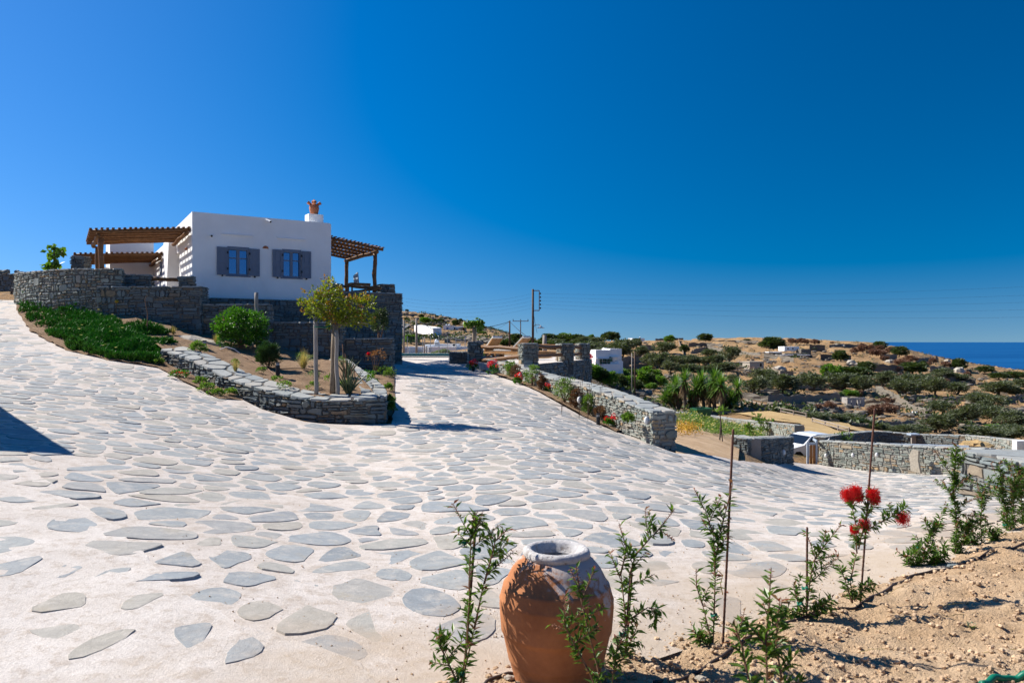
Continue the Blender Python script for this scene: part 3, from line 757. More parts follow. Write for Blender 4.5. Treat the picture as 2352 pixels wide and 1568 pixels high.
def build_grit():
    rng = random.Random(5); mb = MB()
    for i in range(2600):
        u, v = rng.uniform(0, 2352), 1000 + 568 * rng.random() ** .8
        if rng.random() < .5: u, v = rng.uniform(900, 2300), rng.uniform(1150, 1480)
        q = G(u, v)
        if not inside(q.x, q.y, PAV): continue
        r = rng.uniform(.002, .0065); z = float(pav_z(np.array([q.x]), np.array([q.y]))[0])
        mb.blob((q.x, q.y, z + r * .5), r, i, .4, 5, 3)
    setp(mb.build('grit', MAT['clod']), 'loose grit scattered over the paving', 'grit', None, 'stuff')
build_grit()
# --- beds beside the house and the driveway
BEDL = [gxy(*p) for p in ((38, 714), (70, 762), (150, 805), (250, 828), (362, 845), (430, 882), (500, 916), (558, 920), (548, 892), (440, 838), (376, 812), (372, 800))] + [(-11.5, 25), (-13.2, 25.6), (-14.2, 27), (-17, 27.5), (-20.5, 30.6)]
def bed_z(x, y): return gz(x, y) + .03 + fbm(np.asarray(x) * 2, np.asarray(y) * 2, 4, 21) * .06
sheet('garden_bed', rough_edge(BEDL, .25, .05, 2), .18, bed_z, MAT['bedsoil'], label='soil bed below the curved stone wall')
pts = [(830, 905, 17.3), (700, 898, 17.5), (600, 868, 18.5), (520, 843, 19.3), (450, 812, 20.5), (790, 828, 22), (845, 882, 18.4), (680, 820, 25), (600, 792, 25.2), (480, 772, 25.2), (400, 758, 25), (740, 860, 19.8), (600, 830, 21.5), (375, 800, 20.3), (880, 900, 17.3), (360, 770, 23)]
_pl = tps([tuple(P(*p)) for p in pts])
def pl_z(x, y): return _pl(x, y) - .02 + fbm(np.asarray(x) * 2.2, np.asarray(y) * 2.2, 4, 31) * .06 + fbm(np.asarray(x) * 8, np.asarray(y) * 8, 3, 33) * .02
def p1(x, y): return float(pl_z(np.array([x]), np.array([y]))[0])
def pxyz(p): q = P(*p); return (q.x, q.y)
PLB = [pxyz(p) for p in ((375, 803, 20.2), (445, 822, 19.4), (520, 852, 18.6), (600, 878, 17.8), (690, 905, 17.1), (760, 912, 16.9), (830, 910, 16.9), (868, 900, 17.2), (820, 850, 20), (790, 822, 23), (783, 817, 26.2), (616, 812, 26.2), (600, 790, 26.2), (461, 770, 26.2), (300, 750, 25.7), (330, 780, 23))]
sheet('planter_soil', PLB, .16, pl_z, MAT['bedsoil'], label='brown soil inside the curved planter wall')
def PS(u, v):
    """point on the planter soil along the line of sight"""
    last = None
    for i in range(400):
        y = 16.5 + i * .025; q = P(u, v, y); d = q.z - p1(q.x, q.y)
        if d < 0: return Vector((q.x, q.y, p1(q.x, q.y)))
    return q
STRIP = [gxy(*p) for p in ((907, 848), (907, 932), (900, 955))] + [pxyz(p) for p in ((893, 915, 17.4), (868, 880, 19.5), (800, 826, 24))] + [(-5.9, 25.9), (-4.2, 26.4)]
sheet('narrow_bed', STRIP, .3, lambda x, y: gz(x, y) + .03, MAT['bedsoil'], label='narrow soil bed between planter wall and driveway')
RBED = [gxy(*p) for p in ((1083, 845), (1140, 861), (1230, 896), (1320, 945), (1415, 992))] + [gxy(1450, 985), gxy(1350, 915), gxy(1200, 850)] + [(-1.3, 32.0)]
sheet('flower_bed', rough_edge(RBED, .3, .03, 3), .3, lambda x, y: gz(x, y) + .035 + fbm(x * 3, y * 3, 3, 41) * .03, MAT['bedsoil'], label='flower bed along the driveway wall')
# --- terraces by the pool
def ter_z(x, y): return CZ + np.interp(y, [30, 31.3, 32.1, 34, 35, 60], [-1.32, -1.14, -1.0, -.82, -.75, -.75])
def flagmat():
    m, t, b, N, L = newmat('terrace_paving'); pos = worldpos(t); b.inputs['Roughness'].default_value = .9
    v = N('ShaderNodeTexVoronoi'); v.feature = 'DISTANCE_TO_EDGE'; v.inputs['Scale'].default_value = 1.9; L(pos, v.inputs['Vector'])
    e = sstep(t, v.outputs['Distance'], .04, .08); n = noisenode(t, pos, 6, 5, .7)
    c = mixc(t, n.outputs[0], (.46, .42, .38), (.58, .53, .48)); L(mixc(t, e, (.64, .57, .51), c), b.inputs['Base Color']); return m
MAT['flag'] = flagmat()
TER = [(-9, 30.6), (-1.74, 30.9), (-1.74, 46), (-16, 46), (-13, 38)]
POOL = [(-12, 35.4), (-2.6, 35.4), (-2.6, 43.6), (-12, 43.6)]
def ring_sheet():
    xs = [-16, -12, -2.6, -1.74]; ys = [30.6, 31.3, 32.1, 34, 35.4, 43.6, 46]; vs = []; fs = []
    for y in ys:
        for x in xs: vs.append((x, y, float(ter_z(0, y))))
    for j in range(len(ys) - 1):
        for i in range(3):
            if i == 1 and j == 4: continue
            a = j * 4 + i; fs.append((a, a + 1, a + 5, a + 4))
    n = len(vs)
    for (x, y) in ((-16, 46), (-1.74, 46), (-1.74, 30.6), (-16, 30.6)): vs += [(x, y, float(ter_z(0, y))), (x, y, -3.5)]
    fs += [(n, n + 1, n + 3, n + 2), (n + 2, n + 3, n + 5, n + 4)]
    setp(mesh('pool_terrace', vs, fs, MAT['flag']), 'paved terrace round the swimming pool', None, None, 'structure')
ring_sheet()
pool = thing('swimming_pool', 'rectangular swimming pool with pale coping beyond the driveway', 'pool', (-7.3, 39.5, CZ - .75))
mb = MB(); z = CZ - .75
for a, b in ((0, 1), (1, 2), (2, 3), (3, 0)):
    p, q = POOL[a], POOL[b]; mb.add([(*p, z - 1.4), (*q, z - 1.4), (*q, z), (*p, z)], [(0, 1, 2, 3)])
mb.add([(*p, z - 1.4) for p in POOL], [(0, 1, 2, 3)])
mb.build('basin', simple('pool_tile', (.16, .42, .47), (.13, .38, .44), 5, .3), pool)
mb = MB()
for a, b, ax in ((0, 1, (1, 0)), (2, 3, (1, 0)), (1, 2, (0, 1)), (3, 0, (0, 1))):
    p, q = Vector((*POOL[a], z)), Vector((*POOL[b], z)); mb.box(((p + q) / 2) + Vector((0, 0, .003)), ((p - q).length + .36, .36, .05), ax)
mb.build('coping', simple('pale_coping', (.62, .58, .52), None, 4, .8), pool)
m, t, b, N, L = newmat('pool_water'); b.inputs['Base Color'].default_value = (.05, .30, .34, 1); b.inputs['Roughness'].default_value = .06
bump(t, b, noisenode(t, worldpos(t), 3, 3).outputs[0], .12, .05)
mesh('water', [(*p, z - .07) for p in POOL], [(0, 1, 2, 3)], m, pool)
SUNT = [(-1.72, 31.2), (.45, 28.6), (1.0, 28.7), (3.95, 37.1), (3.95, 47), (-1.72, 47)]
def sunt():
    z = CZ - .88; n = len(SUNT); vs = [(*p, z) for p in SUNT] + [(*p, z - 3) for p in SUNT]
    setp(mesh('sun_terrace', vs, [tuple(range(n))] + [(i, n + i, n + (i + 1) % n, (i + 1) % n) for i in range(n)], MAT['flag']), 'raised sun terrace right of the driveway', None, None, 'structure')
sunt()
# dry field and garden path
FIELD = [gxy(*p, 66) for p in ((1350, 872), (1420, 890), (1500, 915), (1570, 945), (1700, 953), (1745, 962), (1850, 985), (1960, 1002), (1990, 1000), (1930, 968), (1830, 948), (1735, 930), (1560, 925), (1470, 905), (1410, 880))]
# ---------------------------------------------------------------- the white house on its stone base
A0 = Vector((-12.1, 28, 0)); FD = Vector((.853, .522, 0)); BD = Vector((-.522, .853, 0)); LD = -FD
def H(s, d, z): q = A0 + FD * s + BD * d; return Vector((q.x, q.y, CZ + z))
def s_of(u): t = (u - 1176) / F; return (28 * t + 12.1) / (.853 - .522 * t)
def hz(u, v): s = s_of(u); return (784 - v) / F * (28 + .522 * s)
def holed(mb, o, ux, W, Z0, Z1, holes, dep, nrm):
    """wall face with real openings and their reveals; holes are (a0, a1, z0, z1)"""
    xs = sorted({0, W, *[h[0] for h in holes], *[h[1] for h in holes]}); zs = sorted({Z0, Z1, *[h[2] for h in holes], *[h[3] for h in holes]})
    def p(a, z, d=0): return o + ux * a + Vector((0, 0, z)) - nrm * d
    for i in range(len(xs) - 1):
        for j in range(len(zs) - 1):
            cx, cz = (xs[i] + xs[i + 1]) / 2, (zs[j] + zs[j + 1]) / 2
            if any(h[0] < cx < h[1] and h[2] < cz < h[3] for h in holes): continue
            mb.add([p(xs[i], zs[j]), p(xs[i + 1], zs[j]), p(xs[i + 1], zs[j + 1]), p(xs[i], zs[j + 1])], [(0, 1, 2, 3)])
    for a0, a1, z0, z1 in holes:
        c = [(a0, z0), (a1, z0), (a1, z1), (a0, z1)]
        for i in range(4):
            q, r = c[i], c[(i + 1) % 4]; mb.add([p(*q), p(*q, dep), p(*r, dep), p(*r)], [(0, 1, 2, 3)])
house = thing('white_house', 'white flat-roofed house with grey shutters on a dark stone base', 'house', H(0, 0, 1.6))
W_ = 5.36; ZB, ZT = 1.6, 4.91
win = []
for (ua, ub, va, vb) in ((522, 572, 567, 633), (648, 691.5, 573, 638)):
    a, b = s_of(ua), s_of(ub); m_ = (ua + ub) / 2; win.append((a, b, hz(m_, vb), hz(m_, va)))
mb = MB(); up = Vector((0, 0, CZ))
holed(mb, A0 + up, FD, W_, ZB, ZT, win, .16, -BD)
for a0, a1, z0, z1 in win:
    mb.add([H(a0, .16, z0), H(a1, .16, z0), H(a1, .16, z1), H(a0, .16, z1)], [(0, 1, 2, 3)])
holed(mb, A0 + BD * 9 + up, -BD, 9, ZB, ZT, [(9 - 4.5, 9 - 3.45, ZB, 3.75)], .25, LD)
mb.add([H(0, 0, ZB), H(W_, 0, ZB), H(W_, 9, ZB), H(0, 9, ZB), H(0, 9, ZT), H(W_, 9, ZT), H(W_, 0, ZT), H(W_, 9, ZB)],
       [(1, 2, 5, 6), (2, 3, 4, 5)])
# parapet with a sunken roof
t = .24
for a, b, c, d in (((0, 0), (W_, 0), (W_ - t, t), (t, t)), ((W_, 0), (W_, 9), (W_ - t, 9 - t), (W_ - t, t)), ((W_, 9), (0, 9), (t, 9 - t), (W_ - t, 9 - t)), ((0, 9), (0, 0), (t, t), (t, 9 - t))):
    mb.add([H(*a, ZT), H(*b, ZT), H(*c, ZT), H(*d, ZT), H(*c, ZT - .35), H(*d, ZT - .35)], [(0, 1, 2, 3), (3, 2, 4, 5)])
mb.add([H(t, t, ZT - .35), H(W_ - t, t, ZT - .35), H(W_ - t, 9 - t, ZT - .35), H(t, 9 - t, ZT - .35)], [(0, 1, 2, 3)])
wl = mb.build('wall', MAT['white'], house)
bm = bmesh.new(); bm.from_mesh(wl.data); bmesh.ops.remove_doubles(bm, verts=bm.verts, dist=.001)
bmesh.ops.bevel(bm, geom=[e for e in bm.edges if len(e.link_faces) == 2 and e.calc_face_angle(0) > .8 and all(v.co.z > 2.9 or abs(v.co.z) < 9 for v in e.verts) and e.calc_length() > 2.2], offset=.05, segments=2, affect='EDGES', clamp_overlap=True)
bmesh.ops.recalc_face_normals(bm, faces=bm.faces); bm.to_mesh(wl.data); bm.free()
# door in the side
mb = MB(); 
def HS(d, out, z): return H(-out, d, z)
mb.add([HS(3.45, -.2, ZB), HS(4.5, -.2, ZB), HS(4.5, -.2, 3.75), HS(3.45, -.2, 3.75)], [(0, 1, 2, 3)]); mb.build('door', MAT['grey_paint'], house)
# windows: frame, panes, sill; each with two shutters
for a0, a1, z0, z1 in win:
    mb = MB(); w_ = a1 - a0
    def bar(mb, s0, s1, za, zb, d0, d1):
        mb.hexa([H(s0, d0, za), H(s1, d0, za), H(s1, d1, za), H(s0, d1, za), H(s0, d0, zb), H(s1, d0, zb), H(s1, d1, zb), H(s0, d1, zb)])
    fd0, fd1 = .03, .12
    bar(mb, a0 + .003, a1 - .003, z1 - .13, z1 - .003, -.02, fd1); bar(mb, a0 + .003, a1 - .003, z0 + .003, z0 + .07, fd0, fd1)
    bar(mb, a0 + .003, a0 + .07, z0 + .07, z1 - .13, fd0, fd1); bar(mb, a1 - .07, a1 - .003, z0 + .07, z1 - .13, -.02, fd1)
    mid = (a0 + a1) / 2; bar(mb, mid - .055, mid + .055, z0 + .07, z1 - .13, fd0, fd1 - .01)
    zc = z1 - .13 - (z1 - z0 - .2) * .34
    bar(mb, a0 + .07, mid - .055, zc - .02, zc + .02, fd0 + .01, fd1 - .01); bar(mb, mid + .055, a1 - .07, zc - .02, zc + .02, fd0 + .01, fd1 - .01)
    wn = mb.build('window', MAT['grey_paint'], house)
    for s0, s1 in ((a0 + .07, mid - .055), (mid + .055, a1 - .07)):
        for za, zb in ((z0 + .07, zc - .02), (zc + .02, z1 - .13)):
            mb = MB(); bar(mb, s0 + .002, s1 - .002, za + .002, zb - .002, .075, .085); mb.build('pane', MAT['glass'], wn)
    mb = MB(); bar(mb, a0 - .06, a1 + .05, z0 - .045, z0 - .002, -.05, .1); mb.build('sill', MAT['grey_paint'], wn)
    for side in (-1, 1):
        s0, s1 = ((a0 - .385, a0 + .0) if side < 0 else (a1 + .01, a1 + .395)); mb = MB()
        zl, zh = z0 + .005, z1 - .045
        bar(mb, s0, s1, zl, zh, -.055, -.022)
        zs = [zl, zl + (zh - zl) * .47, zh]
        for q in (0, 1):
            za, zb = zs[q], zs[q + 1]
            bar(mb, s0, s0 + .06, za, zb, -.075, -.0551); bar(mb, s1 - .06, s1, za, zb, -.075, -.0551)
            bar(mb, s0 + .06, s1 - .06, za, za + .07, -.075, -.0551); bar(mb, s0 + .06, s1 - .06, zb - .05, zb, -.075, -.0551)
            bar(mb, s0 + .12, s1 - .12, za + .13, zb - .11, -.068, -.0551)
        sh = mb.build('shutter', MAT['grey_paint'], house)
        hx = s1 if side < 0 else s0
        for zz in (zl + .2, zh - .25):
            mb = MB(); bar(mb, hx - .03, hx + .03, zz, zz + .09, -.09, -.0755); mb.build('hinge', MAT['black'], sh)
        mb = MB(); bar(mb, (s0 + s1) / 2 - .02, (s0 + s1) / 2 + .03, zl - .06, zl - .002, -.09, 0); mb.build('holdback', MAT['black'], sh)
for ua, ub, v in ((509, 581, 541), (637, 701, 550)):
    mb = MB(); s0, s1 = s_of(ua), s_of(ub); zz = hz((ua + ub) / 2, v)
    mb.hexa([H(s0, -.07, zz), H(s1, -.07, zz), H(s1, .02, zz), H(s0, .02, zz), H(s0, -.07, zz + .035), H(s1, -.07, zz + .035), H(s1, .02, zz + .06), H(s0, .02, zz + .06)])
    mb.build('drip_ledge', MAT['white'], house)
def dome(name, c, out, side, r, mat):
    mb = MB(); n = 10; vs = []
    for i in range(n + 1):
        t = math.pi * i / n
        for j in range(4):
            ph = math.pi / 2 * j / 3
            vs.append(Vector(c) + side * math.cos(t) * r * math.cos(ph) + Vector((0, 0, 1)) * math.sin(t) * r * math.cos(ph) * .95 + out * math.sin(ph) * r * .8 * math.sin(t))
    mb.add(vs, [(i * 4 + j, i * 4 + j + 1, (i + 1) * 4 + j + 1, (i + 1) * 4 + j) for i in range(n) for j in range(3)])
    return mb.build(name, mat, house, True)
s = s_of(610); dome('wall_lamp', H(s, -.002, hz(610, 571)), -BD, FD, .12, MAT['terra'])
dome('wall_lamp', H(-.002, 1.25, 3.58), LD, BD, .13, MAT['terra'])
for u, v, dr in ((612, 507, Vector((.5, -.8, -.35))), (484, 542, Vector((.1, -.9, -.25)))):
    c = H(s_of(u), -.03, hz(u, v)); mb = MB(); d = (dr.x * FD - abs(dr.y) * BD + Vector((0, 0, dr.z))).normalized()
    big = u > 600; mb.tube([c, c - BD * .06], .045, 8); c2_ = c - BD * .07
    mb.tube([c2_ - d * .04, c2_ + d * (.2 if big else .07)], .05, 10); cm = mb.build('security_camera', MAT['white'], house)
    e = c2_ + d * (.2 if big else .07); mb = MB(); mb.tube([e - d * .01, e + d * .006], .04, 10); mb.build('lens', MAT['black'], cm)
# chimney and its pot
s = s_of(710.5); yy = 28 + .522 * s + .853 * .75; zb_ = ZT - .3; zt_ = (784 - 492) / F * yy
ch = MB(); ch.box(H(s + .42, .75, zb_), (.62, .55, zt_ - zb_), FD); ch.build('chimney', MAT['white'], house)
pot = thing('chimney_pot', 'terracotta chimney pot with four spouts on the white roof', 'chimney pot', H(s + .42, .75, zt_))
pr = [(.0, 0), (.15, 0), (.17, .1), (.195, .22), (.205, .3), (.2, .31), (.195, .33), (.19, .38), (.15, .44), (.075, .47), (.06, .49), (.1, .52), (.11, .55), (.09, .6), (.04, .63), (.02, .65), (0, .66)]
MB().lathe(pr, H(s + .42, .75, zt_), 20).build('body', MAT['terra'], pot, True)
for k in range(4):
    a = math.radians(20 + 90 * k); d = Vector((math.cos(a), math.sin(a), .75)).normalized(); c = H(s + .42, .75, zt_ + .33)
    MB().tube([c + d * .12, c + d * .24, c + d * .3, c + d * .33], [.055, .058, .07, .075], 10).build('spout', MAT['terra'], pot, True)
# side wing further back and the low rear block
mb = MB()
def wing(mb, s0, s1, d0, d1, z0, z1, bat=0):
    mb.hexa([H(s0 - bat, d0, z0), H(s1, d0, z0), H(s1, d1, z0), H(s0 - bat, d1, z0), H(s0, d0, z1), H(s1, d0, z1), H(s1, d1, z1), H(s0, d1, z1)])
wing(mb, -.28, -.003, 4.55, 10.4, ZB, 4.35, .12); mb.build('side_wing', MAT['white'], house)
mb = MB(); wing(mb, -2.2, -.29, 10.41, 14, ZB, 5.05); wing(mb, -2.6, -2.203, 10.8, 14, ZB, 3.6); mb.build('rear_wing', MAT['white'], house)
mb = MB(); wing(mb, -.37, -.30, 6.6, 7.15, 2.4, 3.6); mb.build('side_window', MAT['grey_paint'], house)
mb = MB(); wing(mb, -.5, -.30, 6.5, 7.25, 3.72, 3.79); mb.build('drip_ledge', MAT['white'], house)
for d, z in ((9.9, 3.05), (10.3, 2.3)):
    dome('wall_lamp', H(-.4, d, z), LD, BD, .13, MAT['terra'])
dome('wall_lamp', H(-1.2, 10.405, 2.35), -BD, FD, .17, MAT['terra'])
# terrace floor round the left side
_t = [(-19.9, 31), (-18.9, 29.4), (-17.3, 28.0), (-15.7, 27.0), (-14.2, 26.4), (-10.95, 25.9)] + [tuple(H(0.1, -.1, 0))[:2], tuple(H(.1, 14, 0))[:2], tuple(H(-6.5, 14, 0))[:2]]
setp(mesh('house_terrace', [(*p, CZ + 1.62) for p in _t], [tuple(range(len(_t)))], MAT['flag']), 'paved terrace along the left side of the house', None, None, 'structure')
# ---------------------------------------------------------------- pergolas of round logs and slats
def pergola(name, label, o, out, bk, Lo, Wb, zi, zo, nsl, posts, zfloor, seed, joists=6, wallbeam=True, over=.25):
    rt = thing(name, label, 'pergola', o + out * Lo / 2 + bk * Wb / 2 + Vector((0, 0, zfloor - o.z)), 'log pergolas on the house terraces')
    def q(a, b, dz=0): return Vector((o.x, o.y, 0)) + out * a + bk * b + Vector((0, 0, CZ + zi + (zo - zi) * a / Lo + dz))
    for i in range(joists):
        b = .05 + (Wb - .1) * i / (joists - 1)
        MB().log(q(.02, b, -.1), q(Lo, b, -.1), .062, 8, .018, 8, seed + i).build('joist', MAT['wood'], rt, True)
    rng = random.Random(seed)
    for i in range(nsl):
        a = .06 + (Lo - .08) * i / (nsl - 1) + rng.uniform(-.012, .012)
        MB().beam(q(a, -.08 + rng.uniform(-.05, .04), -.015 + rng.uniform(-.008, .008)), q(a, Wb + .08 + rng.uniform(-.05, .05), -.015 + rng.uniform(-.008, .008)), .088, .036).build('slat', MAT['wood'], rt)
    ab = Lo - over; MB().log(q(ab, .1, -.24), q(ab, Wb - .05, -.24), .085, 8, .03, 8, seed + 40).build('beam', MAT['wood'], rt, True)
    if wallbeam: MB().log(q(.14, 0.0, -.24), q(.14, Wb, -.24), .08, 8, .02, 8, seed + 41).build('beam', MAT['wood'], rt, True)
    for k, (a, b, z0) in enumerate(posts):
        p = q(a, b); MB().log((p.x, p.y, CZ + z0), (p.x + .03, p.y, p.z - .3), .09, 9, .025, 8, seed + 50 + k).build('post', MAT['wood'], rt, True)
pergola('log_pergola', 'log pergola with two posts on the left terrace of the house', H(0, .35, 0), LD, BD, 3.35, 3.9, 4.38, 4.06, 19, [(3.0, .35, 1.62), (3.0, 3.4, 1.62)], CZ + 1.62, 10)
pergola('log_pergola', 'lower log pergola behind, joined to the rear wing', H(-.29, 6.4, 0), LD, BD, 3.45, 4.2, 4.02, 3.78, 18, [(3.2, .5, 1.62), (3.2, 3.8, 1.62)], CZ + 1.62, 110, 7)
pergola('log_pergola', 'log pergola over the balcony at the right end of the house', H(W_, .1, 0), FD, BD, 2.35, 4.3, 4.42, 4.08, 15, [(2.05, .3, 2.05), (2.05, 4.0, 2.05)], CZ + 2.05, 210, 6)
pergola('log_pergola', 'small log pergola half hidden behind the right corner of the house', H(W_, 8.6, 0), FD, BD, 1.1, 2.4, 3.5, 3.35, 7, [(.9, .2, 1.6)], CZ + 1.6, 310, 4)
# ---------------------------------------------------------------- stone base, retaining steps and parapets
def zz(v, y): return CZ + (784 - v) / F * y
base = [H(-.02, -.14, 0), H(W_, -.14, 0)]
stone_wall('base_wall', 'dark dry-stone base wall under the white facade', 'wall', [(base[0].x, base[0].y, CZ - .9, CZ + 1.66), (base[1].x, base[1].y, CZ - 1.1, CZ + 1.66)], .3, 'R', 200, .42, .105, cap=None, seed=21)
e0, e1 = H(W_ + .02, -.3, 0), H(W_ + 2.95, -.3, 0); f1 = H(W_ + 2.95, 5, 0)
stone_wall('balcony_wall', 'tall dark stone wall carrying the right balcony', 'wall', [(e0.x, e0.y, CZ - 1.1, CZ + 2.06), (e1.x, e1.y, CZ - 1.2, CZ + 2.06)], .4, 'RB', 260, .42, .1, seed=22)
def pillar(name, label, u0, u1, v0, y, zb_, th, seed, n=30, ax=None, sw=.3, group=None):
    p, q = P(u0, v0, y), P(u1, v0, y)
    if ax is not None: q = p + Vector((ax[0], ax[1], 0)).normalized() * (q - p).length
    n_ = Vector((-(q - p).y, (q - p).x, 0)).normalized() * th / 2
    p += n_; q += n_
    return stone_wall(name, label, 'pillar', [(p.x, p.y, zb_, p.z), (q.x, q.y, zb_, q.z)], th, 'RAB', n, sw, .1, seed=seed, group=group)
pillar('stone_pillar', 'stone pillar at the right corner of the balcony wall', 876, 908.5, 652, 32.3, CZ + 2.03, .5, 23, ax=FD)
pillar('stone_pillar', 'low stone pillar beside the house at the back of the balcony', 760, 788, 651, 31.3, CZ + 2.03, .4, 24, ax=FD)
mb = MB(); p, q = P(789, 658, 31.6), P(876, 661, 32.1); mb.log(p, q, .06, 8, .03, 6, 3).single('wooden_rail', MAT['wood'], 'round wooden rail across the right balcony opening', 'rail', smooth=True)
mb = MB(); p, q = P(800, 672, 31.7), P(876, 662, 32.1); mb.log(p, q, .05, 8, .02, 6, 4).single('wooden_brace', MAT['wood'], 'slanting wooden brace below the balcony rail', 'brace', smooth=True)
# balcony chair with a blue cloth hung on it
ct = thing('balcony_chair', 'dark low chair with pale cloth on the right balcony', 'chair', P(824, 672, 33.4))
o = P(824, 671, 33.4); MB().box(o + Vector((0, 0, .3)), (.9, .6, .1), FD).build('seat', MAT['wood'], ct)
mb = MB(); mb.beam(o + FD * .0 + BD * .28 + Vector((0, 0, .35)), o + BD * .4 + Vector((0, 0, .85)), .55, .05, FD); mb.build('backrest', MAT['bluegrey'], ct)
for a in (-.4, .4):
    for b in (-.25, .25): MB().box(o + FD * a + BD * b, (.06, .06, .32), FD).build('leg', MAT['wood'], ct)
# steps of retaining wall, seen in the shade
def rwall(label, u0, u1, vt, y0, y1, zb_, seed, n, t=.5, sides='RB', name='retaining_wall', cap='slab', sw=.36, sh=.12):
    p, q = P(u0, vt, y0), P(u1, vt, y1); d = Vector((-(q - p).y, (q - p).x, 0)).normalized() * t / 2; p += d; q += d
    return stone_wall(name, label, 'wall', [(p.x, p.y, zb_, p.z), (q.x, q.y, zb_, q.z)], t, sides, n, sw, sh, seed=seed, cap=cap)
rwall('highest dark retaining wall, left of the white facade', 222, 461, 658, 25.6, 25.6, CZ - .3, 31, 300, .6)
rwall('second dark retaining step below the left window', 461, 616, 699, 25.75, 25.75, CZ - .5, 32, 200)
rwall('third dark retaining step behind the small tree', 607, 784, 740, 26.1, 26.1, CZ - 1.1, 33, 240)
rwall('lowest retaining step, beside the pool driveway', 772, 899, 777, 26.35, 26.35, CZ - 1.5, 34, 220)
# parapets above the highest step
rwall('low stone parapet block left of the wooden rail', 266, 345, 631, 26.4, 26.6, CZ + 1.5, 35, 60, .45, name='parapet')
rwall('short stone parapet block against the house corner', 411, 445, 635, 26.6, 26.75, CZ + 1.5, 36, 40, .45, 'RAB', name='parapet')
MB().log(P(344, 640, 26.7), P(412, 643, 26.9), .07, 8, .01, 5, 6).single('wooden_rail', MAT['wood'], 'dark wooden rail between two low stone parapets', 'rail', smooth=True)
# curved wall
cw = [(-20.35, 30.9), (-19.3, 29.2), (-17.6, 27.7), (-15.9, 26.7), (-14.3, 26.1), (-13.75, 26.15)]
pts = []
for i, (x, y) in enumerate(cw):
    u = 1176 + F * x / y; vt = np.interp(u, [50, 100, 170, 265], [629, 624, 619, 619]); pts.append((x, y, g1(x, y) - .15, zz(vt, y)))
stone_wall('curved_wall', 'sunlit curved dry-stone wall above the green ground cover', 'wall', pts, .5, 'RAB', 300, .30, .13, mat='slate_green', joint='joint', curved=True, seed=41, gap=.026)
pillar('stone_pillar', 'square stone pillar standing on the curved wall', 163, 191, 588, 28.6, CZ + 1.6, .5, 42)
p, q = P(-70, 629, 37), P(60, 629, 36); wq = [(p.x, p.y, g1(p.x, p.y) - .2, p.z), (q.x, q.y, g1(q.x, q.y) - .2, q.z)]
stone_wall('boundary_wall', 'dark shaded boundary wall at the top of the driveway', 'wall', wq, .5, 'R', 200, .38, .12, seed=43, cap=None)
p, q = P(58, 627, 33), P(95, 628, 33); stone_wall('gate_pier', 'dark stone pier behind the end of the curved wall', 'pier', [(p.x, p.y, g1(p.x, p.y) - .2, p.z), (q.x, q.y, g1(q.x, q.y), q.z)], .5, 'RA', 40, seed=44)
p, q = P(33, 662, 34), P(57, 662, 34); stone_wall('low_block', 'low dark stone block at the foot of the boundary wall', 'block', [(p.x, p.y, g1(p.x, p.y) - .2, p.z), (q.x, q.y, g1(q.x, q.y) - .2, q.z)], .5, 'RA', 25, seed=45)
rb = thing('rubble_pile', 'loose broken stones lying along the top of the boundary wall', 'rubble', P(20, 629, 36.7))
rng = random.Random(9)
for i in range(11):
    u = rng.choice([rng.uniform(-5, 24), rng.uniform(36, 52)]); mb = MB(); mb.blob(P(u, 626 + rng.uniform(-3, 2), 36.7), (rng.uniform(.12, .25), .15, rng.uniform(.06, .12)), i, .5, 6, 4, 2); mb.build('stone', MAT['slate'], rb)
# house just outside the picture at the left, whose corner shades the driveway
nb = thing('neighbour_house', 'white house beside the driveway, just past the left picture edge', 'house', (-11, 10.5, g1(-11, 10.5)))
tp_ = G(175, 1046); el = math.tan(EL); hh = 3.1; cn = Vector((tp_.x, tp_.y, 0)) + Vector((SUN.x, SUN.y, 0)).normalized() * hh / el; e1 = Vector((-.68, .73, 0)); e2 = Vector((-.73, -.68, 0)); z0 = tp_.z
mb = MB(); pl = [cn, cn + e1 * 5.5, cn + e1 * 5.5 + e2 * 5, cn + e2 * 5]; mb.add([Vector((p.x, p.y, z0 - 1)) for p in pl] + [Vector((p.x, p.y, z0 + hh)) for p in pl], [(3, 2, 1, 0), (4, 5, 6, 7), (0, 1, 5, 4), (1, 2, 6, 5), (2, 3, 7, 6), (3, 0, 4, 7)]); mb.build('wall', MAT['white'], nb)
# ---------------------------------------------------------------- planter wall, driveway wall and what grows there
def wp(lst): 
    return [(P(u, v, y).x, P(u, v, y).y, g1(P(u, v, y).x, P(u, v, y).y) - .1, P(u, v, y).z) for u, v, y in lst]
def off(pts, d):
    pa = Path(pts); return [(x + nx * d, y + ny * d, b, t) for (x, y, b, t), (nx, ny) in zip(pa.p, pa.n)]
PW = wp([(372, 803, 20.2), (445, 829, 19.2), (520, 866, 18.2), (600, 892, 17.3), (690, 914, 16.75), (760, 919, 16.55), (830, 917, 16.5), (878, 911, 16.75)])
stone_wall('planter_wall', 'low curving stone wall round the front of the planter bed', 'wall', off(PW, -.3), .6, 'RA', 300, .36, .11, curved=True, seed=51, gap=.02, depth=.06, tilt=.07, capw=.45)
PR = wp([(886, 911, 16.85), (884, 893, 18.0), (850, 862, 20.2), (816, 838, 22.6), (797, 824, 24.6)])
PR = [(x, y, b, max(t, b + .25)) for x, y, b, t in PR]
stone_wall('planter_side_wall', 'right arm of the planter wall running back beside the driveway', 'wall', off(PR, -.28)[0:], .55, 'RA', 90, .36, .11, curved=True, seed=52, capw=.5)
DW = [(-1.62, 31.6, 837, 816), (1.6, 22.0, 925, 889), (3.55, 18.15, 1022, 942)]
dw = []
